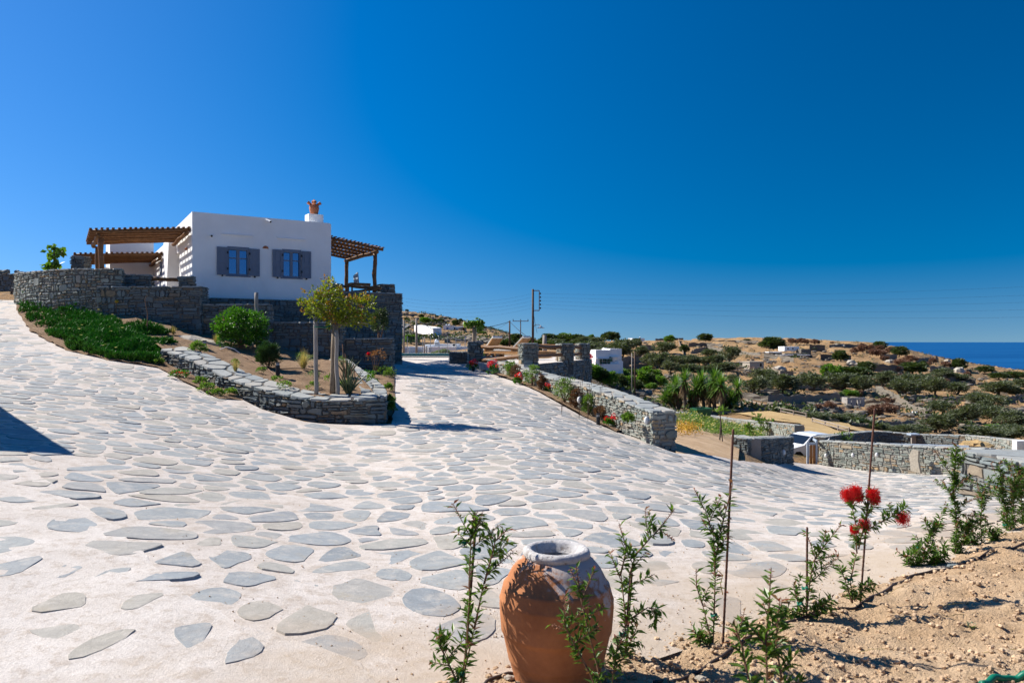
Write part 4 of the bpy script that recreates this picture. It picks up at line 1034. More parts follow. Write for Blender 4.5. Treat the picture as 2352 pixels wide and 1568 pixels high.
for u, vt, y in ((1100, 818, 31.8), (1180, 844, 28.3), (1233, 860, 26.3), (1327, 883, 23.3), (1400, 907, 21.0), (1465, 933, 19.3), (1503, 946, 18.3)):
    q = P(u, vt, y); dw.append((q.x, q.y, g1(q.x, q.y) - .25, q.z))
dwr = [(x + .02, y, b, t) for x, y, b, t in dw]
stone_wall('driveway_wall', 'long sloping stone wall along the right side of the driveway', 'wall', [(x + .27, y + .15, b, t) for x, y, b, t in dw], .62, 'RB', 300, .33, .105, mat='slate_green', joint='joint_pale', seed=53, gap=.022, depth=.05, curved=True, capw=.55)
# pillars and rails of the sun terrace
PIL = [((1092, 31.7), 'sun terrace pillar at the top of the driveway wall', .6), ((1213, 29), 'sun terrace pillar in front of the wooden lounger', .6), ((1298, 33), 'third sun terrace pillar, between two pairs of rails', .6), ((1338, 36.6), 'farthest sun terrace pillar above the white blue-shaded house', .55)]
PC = []
for i, ((u, y), lb, wd) in enumerate(PIL):
    vt = (776 + 9) if i == 0 else 789
    c = P(u, vt, y); PC.append(c)
    d = Vector((.94, .34, 0)) if i else Vector((1, .05, 0)); p, q = c - d * wd / 2, c + d * wd / 2
    stone_wall('terrace_pillar', lb, 'pillar', [(p.x, p.y, CZ - (1.35 if i < 2 else .95), p.z), (q.x, q.y, CZ - (1.35 if i < 2 else .95), q.z)], wd * .9, 'RAB', 70, .3, .09, mat='slate_green', seed=60 + i, group='stone pillars of the sun terrace', capw=.6)
def rail(u0, v0, y0, u1, v1, y1, lb, r=.075, mat='wood', sd=0):
    MB().log(P(u0, v0, y0), P(u1, v1, y1), r, 8, .02, 9, sd).single('wooden_rail', MAT[mat], lb, 'rail', 'log rails between the terrace pillars', True)
rail(1106, 796, 31.4, 1200, 801, 29.1, 'upper log rail in front of the loungers', .08, sd=1)
rail(1106, 828, 31.3, 1201, 818, 29.0, 'lower log rail in front of the loungers', .085, sd=2)
rail(1225, 796, 29.2, 1288, 797, 32.7, 'upper log rail between second and third terrace pillars', .08, sd=3)
rail(1225, 819, 29.2, 1290, 814, 32.7, 'lower log rail between second and third terrace pillars', .075, sd=4)
rail(1304, 797, 33.2, 1334, 797, 36.4, 'upper log rail before the farthest terrace pillar', .08, sd=5)
rail(1304, 814, 33.2, 1334, 813, 36.4, 'lower log rail before the farthest terrace pillar', .075, sd=6)
rail(1215, 794, 46, 1330, 794, 46.3, 'upper pale log rail on the far terrace edge', .1, 'wood_pale', 7)
rail(1215, 809, 46, 1330, 812, 46.3, 'lower pale log rail on the far terrace edge', .1, 'wood_pale', 8)
stone_wall('terrace_wall', 'dark stone wall holding up the sun terrace on the right', 'wall', [(.9, 28.75, CZ - 3.2, CZ - .87), (3.85, 37.1, CZ - 3.4, CZ - .87)], .3, 'R', 200, .42, .14, seed=66, cap=None)
for u0, u1, vt, y, lb, sd in ((1034, 1077, 808, 32.6, 'low dark stone wall left of the first terrace pillar', 67), (1107, 1150, 807, 38.5, 'low stone bench wall behind the loungers', 68)):
    p, q = P(u0, vt, y), P(u1, vt, y); stone_wall('low_wall', lb, 'wall', [(p.x, p.y, CZ - 1.1, p.z), (q.x, q.y, CZ - 1.1, q.z)], .4, 'RA', 60, .34, .09, seed=sd)
# sun loungers
def make_lounger():
    r = thing('sun_lounger', 'wooden sun lounger', 'sun lounger', (0, 0, 0), 'wooden sun loungers on the terrace')
    W2 = .33
    for s in (-1, 1): MB().beam((s * W2, -.95, .33), (s * W2, .95, .33), .05, .1).build('side_rail', MAT['wood_pale'], r)
    for y in (-.95, .95): MB().beam((-W2 + .026, y, .33), (W2 - .026, y, .33), .05, .09).build('end_rail', MAT['wood_pale'], r)
    for s in (-1, 1):
        MB().box((s * W2, .8, 0), (.07, .07, .28)).build('leg', MAT['wood_pale'], r); MB().box((s * W2, -.72, .08), (.07, .07, .2)).build('leg', MAT['wood_pale'], r)
        mb = MB(); mb.tube([(s * W2 - .03 + s * .07, -.72, .12), (s * W2 + .03 + s * .07, -.72, .12)], .12, 14); mb.build('wheel', MAT['wood'], r)
    for i in range(9): MB().beam((-W2 + .03, -.1 + i * .115, .4), (W2 - .03, -.1 + i * .115, .4), .08, .02).build('seat_slat', MAT['wood_pale'], r)
    d = Vector((0, -.72, .62)).normalized(); n = Vector((0, .62, .72)).normalized(); o = Vector((0, -.2, .42))
    br = MB(); 
    for s in (-1, 1): br.beam(o + Vector((s * .3, 0, 0)), o + Vector((s * .3, 0, 0)) + d * .92, .045, .06, n)
    back = br.build('back_frame', MAT['wood_pale'], r)
    for i in range(10):
        q = o + d * (.05 + i * .092); MB().beam(q + Vector((-.275, 0, 0)), q + Vector((.275, 0, 0)), .07, .02, n).build('back_slat', MAT['wood_pale'], back)
    MB().beam(o + d * .5 - n * .03, Vector((0, -.62, .36)), .05, .03).build('prop', MAT['wood_pale'], r)
    m = MB(); a, b = o + n * .06 + d * .01, o + n * .06 + d * 1.0
    m.beam(a, b, .58, .09, n); m.beam((0, -.17, .47), (0, .93, .47), .58, .09); m.build('mattress', MAT['cushion'], r, False)
    return r
lg = Stamp(make_lounger())
q = P(1176, 820, 36.2); lg((q.x, q.y + .1, CZ - .88), math.radians(52), 1, 'wooden sun lounger with raised back between first and second pillars')
q = P(1118, 820, 37.6); lg((q.x, q.y, CZ - .88), math.radians(38), 1, 'wooden sun lounger half hidden behind the first terrace pillar')
# ---------------------------------------------------------------- small lamps
def bulkhead(u, v, y, nrm, lb, gp='oval bulkhead lamps on the stone walls', k=1.0):
    c = P(u, v, y); n = Vector((*nrm, 0)).normalized(); sd = Vector((-n.y, n.x, 0)); t = thing('bulkhead_lamp', lb, 'wall lamp', c, gp)
    def oval(rx, rz, d0, d1, nn=14, dome=0):
        mb = MB(); rings = [(1, d0), (1, d1)] + ([(math.cos(a), d1 + dome * math.sin(a)) for a in (.4, .8, 1.2)] if dome else [(0.8, d1)]); vs = []
        for s_, d in rings:
            for j in range(nn): a = 2 * math.pi * j / nn; vs.append(c + (sd * math.cos(a) * rx * s_ + Vector((0, 0, math.sin(a) * rz * s_))) * k + n * d * k)
        return mb.add(vs, [(i * nn + j, i * nn + (j + 1) % nn, (i + 1) * nn + (j + 1) % nn, (i + 1) * nn + j) for i in range(len(rings) - 1) for j in range(nn)] + [tuple((len(rings) - 1) * nn + j for j in range(nn))])
    oval(.075, .115, 0, .05).build('rim', MAT['steel'], t); oval(.058, .095, .04, .055, 14, .05).build('glass', MAT['lampglass'], t, True)
    return t
def bollard(q, h, lb, r=.045):
    t = thing('bollard_light', lb, 'garden light', q, 'black bollard lights in the beds')
    MB().tube([q - Vector((0, 0, .1)), q + Vector((0, 0, h - .09))], r, 12).build('post', MAT['black'], t)
    MB().tube([q + Vector((0, 0, h - .09)), q + Vector((0, 0, h - .03))], r * .8, 12).build('lens', MAT['steel'], t)
    MB().tube([q + Vector((0, 0, h - .03)), q + Vector((0, 0, h))], r * 1.08, 12).build('cap', MAT['black'], t)
bulkhead(1488, 965, 18.45, (-.86, -.5), 'oval lamp on the driveway wall near its front pillar')
bulkhead(1333, 918, 22.2, (-.86, -.5), 'oval lamp on the driveway wall above the purple shrubs')
bulkhead(1197, 862, 27.0, (-.86, -.5), 'oval lamp on the driveway wall beside the red geraniums')
for u, v, px, lb in ((638, 865, 33, 'black bollard light in the middle of the planter soil'), (470, 800, 18, 'black bollard light at the left end of the planter soil')):
    q = PS(u, v); bollard(q, px * q.y / F, lb, .055)
for u, v, px, lb in ((1374, 975, 26, 'black bollard light beside the stone trough'), (1087, 852, 16, 'black bollard light at the top of the flower bed')):
    q = G(u, v); bollard(q, px * q.y / F, lb, .055)
# ---------------------------------------------------------------- plants
RV = lambda rng: Vector((rng.gauss(0, 1), rng.gauss(0, 1), rng.gauss(0, 1))).normalized()
def crown(mb, c, r, ncl, nlf, lf, rng, wd=.4, flat=.75, inner=.35, spread=.26, updir=.25, low=-.55):
    """leaf clumps spread through an uneven ellipsoid"""
    c = Vector(c); rx, ry, rz = r; ph = rng.uniform(0, 99)
    for i in range(ncl):
        d = RV(rng)
        if d.z < low: d.z = -d.z
        k = (inner + (1 - inner) * rng.random() ** .45) * (1 + .42 * mnoise.noise(d * 1.7 + Vector((ph, 0, 0))))
        cc = c + Vector((d.x * rx * k, d.y * ry * k, d.z * rz * k)); rs = spread * (rx + ry + rz) / 3 * rng.uniform(.6, 1.3)
        for j in range(nlf):
            e = RV(rng); p = cc + Vector((e.x, e.y, e.z * flat)) * rs * rng.random() ** .5
            dr = (e + d * .6 + Vector((0, 0, updir))).normalized(); s = lf * rng.uniform(.65, 1.3)
            mb.leaf(p, dr, RV(rng), s, s * wd, .12)
    return mb
def limbs(mb, base, h, r, spread, n, rng, lean=(0, 0), forks=True):
    b = Vector(base); t = b + Vector((lean[0], lean[1], h * .4)); mb.tube([b - Vector((0, 0, .15)), b + Vector((0, 0, .02 * h)), b.lerp(t, .5) + RV(rng) * r * .5, t], [r * 1.35, r * 1.1, r * .85, r * .75], 8)
    for i in range(n):
        a = 2 * math.pi * (i + rng.uniform(-.3, .3)) / n; e = t + Vector((math.cos(a) * spread * rng.uniform(.5, 1), math.sin(a) * spread * rng.uniform(.5, 1), h * rng.uniform(.25, .5))); m = t.lerp(e, .5) + RV(rng) * spread * .12
        mb.tube([t - Vector((0, 0, .05)), m, e], [r * .55, r * .38, r * .15], 6)
        if forks:
            e2 = m + Vector((math.cos(a + 1) * spread * .5, math.sin(a + 1) * spread * .5, h * .25)); mb.tube([m, e2], [r * .3, r * .1], 5)
    return mb
def shrub(name, label, q, w_, h, mat, ncl, nlf, lf, seed, group=None, cat='shrub', wd=.4, stem=True, dep=None, low=-.3, **kw):
    rng = random.Random(seed); t = thing(name, label, cat, q, group); q = Vector(q)
    crown(MB(), q + Vector((0, 0, h * .52)), (w_ / 2, (dep or w_) / 2, h * .5), ncl, nlf, lf, rng, wd, low=low, **kw).build('foliage', MAT[mat], t)
    if stem:
        mb = MB()
        for i in range(5):
            d = RV(rng); mb.tube([q - Vector((0, 0, .05)), q + Vector((d.x * w_ * .12, d.y * w_ * .12, h * .25)), q + Vector((d.x * w_ * .3, d.y * w_ * .3, h * .6))], [.022 * h + .006, .016 * h + .004, .004], 5)
        mb.build('stems', MAT['twig'], t)
    return t
# --- planter bed plants
q = PS(553, 800); s = q.y / F
shrub('milkwort_bush', 'large round glossy green bush in the planter bed', q, 116 * s, 84 * s, 'bush', 230, 44, .085, 71, cat='bush', wd=.42, inner=.45, spread=.2, low=-.85)
rng = random.Random(4); mb = MB()
for i in range(16):
    d = RV(rng); d.z = abs(d.z); d.y = -abs(d.y); p = q + Vector((d.x * 58 * s, d.y * 50 * s, 43 * s + d.z * 38 * s))
    for k in range(5): mb.leaf(p, RV(rng), RV(rng), .05, .035)
setp(mb.single('purple_flowers', leafmat('purple_petals', (.28, .05, .26), (.36, .1, .34)), 'scattered small purple flowers on the large green bush', 'flowers'), kind='stuff')
q = PS(616, 845); s = q.y / F; shrub('rosemary_bush', 'small dark upright needle-leaved bush beside the bollard light', q, 44 * s, 52 * s, 'rosemary', 150, 44, .085, 72, cat='bush', wd=.16, updir=1.4, inner=.2, spread=.26, low=-.9)
def tuft(name, label, q, h, w_, mat, n, seed, group, cat='grass tuft', wd=.007, droop=.5):
    rng = random.Random(seed); mb = MB(); q = Vector(q)
    for i in range(n):
        a = rng.uniform(0, 6.283); k = rng.random() ** .7; d = Vector((math.cos(a) * k * w_ / h * .7, math.sin(a) * k * w_ / h * .7, 1)); mb.blade(q + Vector((math.cos(a), math.sin(a), 0)) * w_ * .1 * rng.random(), d, h * rng.uniform(.6, 1.1), wd, droop * k * rng.uniform(.4, 1.2), 4)
    return mb.single(name, MAT[mat], label, cat, group)
for u, v, h, w_, lb, mt in ((541, 855, 36, 22, 'thin pale feather grass in front of the round bush', 'drygrass'), (697, 848, 50, 40, 'largest golden feather grass, left of the small tree', 'drygrass'), (497, 792, 32, 16, 'green-gold grass tuft beside the long boulder', 'drygrass'), (398, 768, 24, 16, 'pale grass tuft at the upper end of the planter', 'drygrass'), (372, 765, 26, 20, 'green grass tuft above the ice plants', 'weed')):
    q = PS(u, v); s = q.y / F; tuft('feather_grass', lb, q, h * s, w_ * s, mt, 260 if w_ > 30 else 130, u, 'grass tufts in the planter bed')
q = PS(455, 820); s = q.y / F; shrub('sage_bush', 'pale green sage by the left bollard light', q, 34 * s, 34 * s, 'weed', 40, 26, .06, 73, wd=.35, updir=.8)
for i, (u, v, w_, h, mt) in enumerate(sorted(((700, 835, 60, 14, 'sage'), (600, 855, 20, 8, 'weed'), (635, 880, 30, 9, 'weed'), (720, 868, 34, 10, 'sage'), (760, 880, 26, 12, 'weed'), (655, 895, 34, 12, 'weed'), (720, 897, 30, 12, 'weed'), (790, 895, 24, 14, 'weed'), (690, 828, 24, 12, 'weed'), (780, 850, 26, 22, 'weed'), (540, 838, 14, 8, 'weed'), (850, 880, 16, 14, 'weed')))):
    q = PS(u, v); s = q.y / F; shrub('ground_weed', f'low {"grey" if mt == "sage" else "green"} weed on the planter soil, {ORD[i]} from the left', q, w_ * s, h * s * 1.4, mt, 14, 16, .05, 80 + i, 'low weeds on the planter soil', 'weed', stem=False)
# the young pomegranate tree with its stakes
tq = PS(765, 902); s = tq.y / F; rng = random.Random(19)
tree = thing('pomegranate_tree', 'small staked tree with yellow-green crown in the planter bed', 'tree', tq)
top = P(770, 745, tq.y)
mb = MB(); mb.tube([tq - Vector((0, 0, .1)), tq + Vector((.01, 0, .5)), P(767, 800, tq.y), top], [.085, .075, .07, .075], 9)
for u, v, r in ((735, 690, .045), (790, 700, .04), (835, 712, .035), (752, 664, .035), (845, 744, .03), (815, 690, .03), (715, 700, .03)):
    e = P(u, v, tq.y + rng.uniform(-.4, .4)); m = top.lerp(e, .5) + Vector((0, 0, .08)); mb.tube([top - Vector((0, 0, .06)), m, e], [r, r * .7, r * .3], 6)
mb.build('trunk', MAT['bark'], tree, True)
mb = MB(); mr = MB()
for u, v, ru, rv_, n in ((745, 692, 46, 40, 44), (760, 664, 22, 22, 16), (790, 715, 40, 34, 36), (830, 704, 36, 24, 26), (852, 692, 14, 12, 6), (725, 712, 28, 28, 18), (812, 732, 34, 20, 14), (845, 738, 22, 10, 8), (770, 738, 28, 22, 20), (705, 700, 14, 16, 6)):
    c = P(u, v, tq.y); crown(mb, c, (ru * s, 34 * s, rv_ * s), int(n * .85), 22, .075, rng, .5, spread=.26, inner=.2, low=-1); crown(mr, c + Vector((0, 0, rv_ * s * .3)), (ru * s * 1.1, 36 * s, rv_ * s), n // 4, 12, .07, rng, .5, spread=.26, inner=.6)
fo = mb.build('foliage', MAT['pom'], tree); setp(mr.build('young_shoots', MAT['pomred'], fo), kind='stuff')
for u0, v0, u1, v1, r, lb, dy in ((726, 910, 725, 728, .05, 'bare grey stake on the left of the small tree', -.15), (769, 905, 768, 758, .048, 'bare grey stake touching the trunk of the small tree', -.12)):
    b = PS(u0, v0) if v0 < 904 else P(u0, 903, tq.y - .1); b = Vector((b.x, tq.y + dy, tq.z - .1)); e = P(u1, v1, tq.y + dy)
    b.x = (u0 - 1176) / F * b.y
    if u0 > 750: b.x = (775 - 1176) / F * b.y; e.x = (772 - 1176) / F * e.y
    MB().log(b, e, r, 8, .015, 8, u0).single('tree_stake', MAT['wood_old'], lb, 'stake', 'wooden stakes in the planter', True)
MB().tube([P(722, 750, tq.y - .25), P(745, 752, tq.y - .25), P(758, 748, tq.y - .1)], .012, 5).single('green_tie', MAT['greentape'], 'green tie between the left stake and the small tree', 'tie')
b = PS(590, 800); b = P(592, 790, 24.6); e = P(589, 672, 24.6); b.z -= .3
MB().log(b, e, .06, 8, .02, 8, 77).single('wooden_pole', MAT['wood_old'], 'grey leaning pole standing behind the round bush', 'pole', None, True)
# long boulder at the back of the bed
mb = MB(); p, q = P(405, 778, 23.8), P(545, 808, 23.6); n = 10; vs = []
for i in range(12):
    t = i / 11; c = p.lerp(q, t); r = (.30 * math.sin(math.pi * min(.97, max(.05, t * .93 + .05))) ** .5)
    for j in range(n):
        a = 2 * math.pi * j / n; k = 1 + .3 * mnoise.noise((t * 4, math.cos(a) * 1.5, math.sin(a) * 1.5)); vs.append(c + Vector((0, math.cos(a) * r * 1.1 * k, math.sin(a) * r * .8 * k)))
mb.add(vs, [(i * n + j, i * n + (j + 1) % n, (i + 1) * n + (j + 1) % n, (i + 1) * n + j) for i in range(11) for j in range(n)] + [tuple(range(n))[::-1], tuple(11 * n + j for j in range(n))])
mb.single('long_boulder', MAT['rock'], 'long flat brown boulder at the back of the planter bed', 'boulder')
# pale flat rocks in the bed
for u, v, w_, h, lb in ((262, 757, 62, 20, 'pale flat rock among the ice plants'), (150, 690, 70, 16, 'pale rock at the foot of the curved wall'), (285, 716, 40, 12, 'small pale rock left of the flower stalks')):
    q = G(u, v); s = q.y / F; mb = MB(); mb.blob(q, (w_ * s / 2, w_ * s * .5, h * s * .6), u, .35, 12, 6, 1.3); mb.single('flat_rock', MAT['rock'], lb, 'rock', 'pale rocks in the garden bed')
# succulents: agave / aloe
def aloe(label, q, h, n, seed, mat='aloe'):
    rng = random.Random(seed); t = thing('aloe_plant', label, 'aloe', q, 'aloes in the planter bed'); q = Vector(q)
    for i in range(n):
        a = 2.4 * i + rng.uniform(-.2, .2); k = (i + 1) / n; d = Vector((math.cos(a) * k * .75, math.sin(a) * k * .75, 1.0)).normalized(); ln = h * rng.uniform(.7, 1.05); mb = MB(); pts = []; rs = []
        for j in range(5):
            f = j / 4; pts.append(q + d * ln * f + Vector((math.cos(a), math.sin(a), 0)) * .12 * ln * f * f * k); rs.append(.032 * (1 - f) ** .8 + .002)
        mb.tube(pts, rs, 5); mb.build('leaf', MAT[mat], t)
    return t
q = PS(800, 905); aloe('larger spiky aloe right of the small tree', q + Vector((0, 0, -.03)), 66 * q.y / F, 22, 91)
q = PS(797, 868); aloe('smaller brown-tipped aloe behind the small tree', q, 50 * q.y / F, 15, 92)
for u0, v0, v1 in ((786, 880, 790), (792, 872, 812), (806, 895, 845), (812, 898, 838)):
    q = PS(u0, v0); MB().tube([q, P(u0 + 3, (v0 + v1) / 2, q.y), P(u0 + 1, v1, q.y)], [.012, .01, .014], 5).single('dry_flower_stalk', MAT['twig'], f'dry aloe flower stalk, {"tall" if v0 - v1 > 62 else "short"} one {"behind" if u0 < 800 else "right of"} the tree, {"left" if u0 in (786, 806) else "right"} of its pair', 'flower stalk', 'dry stalks among the aloes')
# hoses on the planter soil
def ground_hose(pxs, fn, r, lb, mat='hose', lift=.01):
    pts = []; pp = [fn(*p) for p in pxs]
    for i in range(len(pp) - 1):
        for k in range(5): pts.append(pp[i].lerp(pp[i + 1], k / 5) + Vector((0, 0, r + lift)))
    pts.append(pp[-1] + Vector((0, 0, r))); sm = [pts[0]] + [(pts[i - 1] + pts[i] * 2 + pts[i + 1]) / 4 for i in range(1, len(pts) - 1)] + [pts[-1]]
    MB().tube(sm, r, 7).single('irrigation_hose', MAT[mat], lb, 'hose', None, True)
ground_hose([(560, 820), (610, 845), (640, 872), (665, 890), (690, 898)], PS, .014, 'thin brown hose across the planter soil', 'twig')
ground_hose([(600, 842), (640, 850), (690, 848), (740, 855)], PS, .012, 'thin dark hose at the back of the planter soil', 'hose')
mb = MB(); q = PS(505, 803); w2 = PS(552, 812); mb.tube([q, q.lerp(w2, .3) + Vector((0, 0, .12)), q.lerp(w2, .7) + Vector((0, 0, .1)), w2], .014, 6).single('white_hose', MAT['white'], 'white hose end arched over the planter soil', 'hose', None, True)
# --- ice plants on the slope
def iceplants():
    rng = random.Random(12); mb = MB(); fl = []
    reg = [[(42, 716), (78, 694), (140, 690), (210, 692), (262, 742), (235, 738), (205, 752), (150, 778), (75, 762), (70, 742)], [(75, 765), (150, 776), (205, 740), (265, 742), (300, 760), (395, 768), (408, 800), (376, 806), (362, 838), (250, 826), (150, 802), (170, 786), (95, 772)], [(150, 800), (180, 775), (300, 772), (400, 780), (404, 800), (372, 806), (358, 836), (255, 824)]]
    regs = [[gxy(*p) for p in r] for r in reg]; n = 0; tries = 0
    while n < 10500 and tries < 60000:
        tries += 1; R = regs[rng.choice((0, 1, 1, 2))]; xs = [p[0] for p in R]; ys = [p[1] for p in R]; x, y = rng.uniform(min(xs), max(xs)), rng.uniform(min(ys), max(ys))
        if not inside(x, y, R): continue
        nz = mnoise.noise((x * .9, y * .9, 3))
        if nz < -.2 + .16 * rng.random(): continue
        hh = .10 + .5 * max(0, nz + .1); z = g1(x, y) if n % 4 == 0 else z0 if abs(x - x0) < .01 else g1(x, y); x0, y0, z0 = x, y, z
        cl = rng.randint(3, 6); b = Vector((x, y, z + rng.uniform(.0, 1) * hh)); n += 1
        for k in range(cl):
            d = Vector((rng.gauss(0, .55), rng.gauss(0, .55), 1)).normalized(); ln = rng.uniform(.09, .17); r = .011; e = b + d * ln
            sd = d.cross(RV(rng)).normalized(); s2 = d.cross(sd)
            v = [b + sd * r, b - sd * r * .5 + s2 * r, b - sd * r * .5 - s2 * r]; m = [b + d * ln * .6 + (p - b) * .9 for p in v]
            mb.add(v + m + [e], [(0, 1, 4, 3), (1, 2, 5, 4), (2, 0, 3, 5), (3, 4, 6), (4, 5, 6), (5, 3, 6)])
        if rng.random() < .0028: fl.append(b + Vector((0, 0, hh * .7 + .1)))
    setp(mb.build('ice_plants', MAT['iceplant']), 'dense green ice plants spilling over the slope below the curved wall', 'ground cover', None, 'stuff')
    for i, p in enumerate(sorted(fl[:20], key=lambda p: p.x / p.y)):
        m = MB()
        for k in range(14): a = k * .45; m.leaf(p, Vector((math.cos(a), math.sin(a), .35)), Vector((0, 0, 1)), .05, .014)
        m.single('ice_plant_flower', MAT['yellow'], f'pale yellow ice plant flower, {ORD2[i]} from the left on the green slope', 'flower', 'yellow flowers among the ice plants')
iceplants()
# prickly pear against the wall
t = thing('prickly_pear', 'dark prickly pear cactus at the foot of the curved wall', 'cactus', G(310 * .98 - 85, 700)); rng = random.Random(8); b0 = ORG[t.name]
for u, v, w_, h in ((195, 676, 22, 30), (172, 690, 26, 20), (212, 694, 24, 26), (228, 682, 22, 28), (240, 700, 24, 24), (222, 672, 16, 18), (250, 690, 20, 22), (205, 706, 22, 20)):
    y = b0.y + rng.uniform(-.3, .3); c = P(u, v, y); s = y / F; mb = MB(); mb.blob(c, (w_ * s / 2, .05, h * s / 2), u, .1, 10, 6); mb.build('pad', MAT['cactus'], t, True)
for u in (183, 187, 190, 194):
    pass
for i, (u0, v0, u1, v1) in enumerate(((238, 712, 240, 678), (244, 710, 246, 686), (249, 712, 248, 688), (256, 715, 257, 700), (262, 718, 263, 690), (266, 720, 268, 696))):
    q = G(u0, v0 + 8); e = P(u1, v1 - 4, q.y); fl = i > 2; t = thing('flower_stalk', ('orange-headed' if fl else 'dry brown') + f' flower stalk against the dark wall, {ORD[i % 3]} of its three from the left', 'flower stalk', q, 'flower stalks above the ice plants')
    MB().tube([q, q.lerp(e, .5), e], [.012, .011, .01 if fl else .018], 5).build('stem', MAT['twig'], t)
    if fl: mb = MB(); mb.blob(e, (.07, .07, .055), i, .3, 8, 5); mb.build('flower_head', MAT['orange'], t)
q = G(338, 770); MB().tube([q, P(339, 720, q.y), P(333, 690, q.y), P(338, 672, q.y)], [.02, .015, .01, .004], 5).single('bare_sapling', MAT['twig'], 'thin bare sapling against the highest dark retaining wall', 'sapling')
q = P(125, 622, 34); q.z = CZ + 1.9; t = thing('fig_sapling', 'slender young fig tree rising behind the curved wall', 'tree', q); rng = random.Random(5)
mb = MB(); mb.tube([q, P(124, 600, 34), P(125, 560, 34)], [.05, .04, .02], 6); mb.build('trunk', MAT['bark'], t)
mb = MB()
for u, v, r, n in ((125, 566, 9, 5), (118, 582, 14, 5), (140, 580, 14, 7), (120, 604, 16, 7), (112, 612, 10, 4), (132, 606, 10, 4), (126, 590, 12, 4)):
    for i in range(n * 3):
        p = P(u, v, 34) + RV(rng) * r * 34 / F * rng.random(); mb.leaf(p, RV(rng) + Vector((0, 0, -.6)), RV(rng), .3, .22, .1)
mb.build('foliage', MAT['bright'], t)
# --- strips of soil beside the walls
for i, (u, v, w_, h, mt, fl) in enumerate(((412, 868, 46, 16, 'bush', 1), (462, 884, 26, 18, 'weed', 0), (475, 898, 36, 16, 'weed', 0), (500, 908, 30, 14, 'weed', 0), (530, 908, 26, 14, 'weed', 0), (365, 838, 20, 12, 'weed', 0))):
    q = G(u, v); s = q.y / F; lb = 'red-flowered low carpet plant at the foot of the planter wall' if fl else f'low green weed at the foot of the planter wall, {ORD[i]} along the strip'
    shrub('low_plant', lb, q, w_ * s, h * s, mt, 24, 18, .06, 120 + i, 'low plants at the foot of the planter wall', 'plant', stem=False)
    if fl:
        mb = MB(); rng = random.Random(3)
        for k in range(40): mb.leaf(q + Vector((rng.uniform(-.25, .25), rng.uniform(-.2, .1), h * s * .8)), RV(rng), RV(rng), .04, .035)
        setp(mb.single('red_flowers', MAT['redpetal'], 'tiny red flowers on the carpet plant by the planter wall', 'flowers'), kind='stuff')
q = G(862, 862); t = thing('rose_bush', 'small half-dry rose with a single red bloom by the lowest step', 'rose', q); s = q.y / F; rng = random.Random(14)
mb = MB()
for u in (852, 860, 868, 876): mb.tube([q, P(862 + (u - 862) * .4, 842, q.y), P(u, 815, q.y)], [.018, .012, .005], 5)
mb.build('stems', MAT['twig'], t)
mb = MB(); crown(mb, P(866, 818, q.y), (22 * s, 20 * s, 15 * s), 26, 12, .06, rng, .45); mb.build('foliage', MAT['brownleaf'], t)
mb = MB(); c = P(846, 812, q.y - .1)
for k in range(22): mb.leaf(c, RV(rng), RV(rng), .075, .07)
mb.build('bloom', MAT['redpetal'], t)
for i, (u, v, w_, h) in enumerate(((845, 870, 40, 14), (880, 862, 46, 16), (893, 868, 26, 14), (858, 885, 20, 10), (892, 900, 20, 16), (897, 935, 16, 22), (900, 955, 14, 26))):
    q = G(u, v); s = q.y / F; shrub('low_plant', f'low green plant in the narrow bed left of the pool driveway, {ORD[i]} from the back', q, w_ * s, h * s * 1.2, 'weed' if i % 3 else 'bush', 30, 16, .06, 140 + i, 'low plants in the narrow bed', 'plant', stem=False)
q = G(874, 800, 24); q = P(872, 800, 26.8); s = q.y / F; q.z = zz(790, 26.8)
shrub('leafy_shrub', 'dark leafy shrub against the tall balcony wall', q, 34 * s, 78 * s, 'scrub', 60, 20, .1, 150, wd=.45)
# geraniums, lavender and shrubs along the driveway wall
def geranium(label, u, v, w_, h, nb, seed, redmat='redpetal'):
    q = G(u, v, dz=.03); s = q.y / F; rng = random.Random(seed); t = thing('geranium', label, 'geranium', q, 'red geraniums along the driveway wall')
    mb = MB(); crown(mb, q + Vector((0, 0, h * s * .3)), (w_ * s / 2, w_ * s / 2, h * s * .35), 26, 14, .06, rng, .8); mb.build('foliage', MAT['bush'], t)
    for i in range(nb):
        c = q + Vector((rng.uniform(-.4, .4) * w_ * s, rng.uniform(-.5, .1) * w_ * s, h * s * rng.uniform(.6, 1))); mb = MB(); r = .075
        for k in range(46): e = RV(rng); mb.leaf(c + e * r * .7, e + RV(rng) * .6, RV(rng), .035, .035, .1)
        mb.build('flower_head', MAT[redmat], t)
geranium('red geranium beside the uppermost bollard light', 1089, 850, 24, 24, 5, 1)
geranium('red geranium spilling over the paving edge', 1132, 862, 26, 34, 8, 2)
geranium('red geranium under the middle oval lamp', 1190, 880, 20, 22, 4, 3)
geranium('sparse orange-red geranium beside the tall green shrub', 1262, 900, 20, 20, 3, 4)
geranium('bright red geranium at the stone trough', 1404, 978, 40, 26, 7, 5)
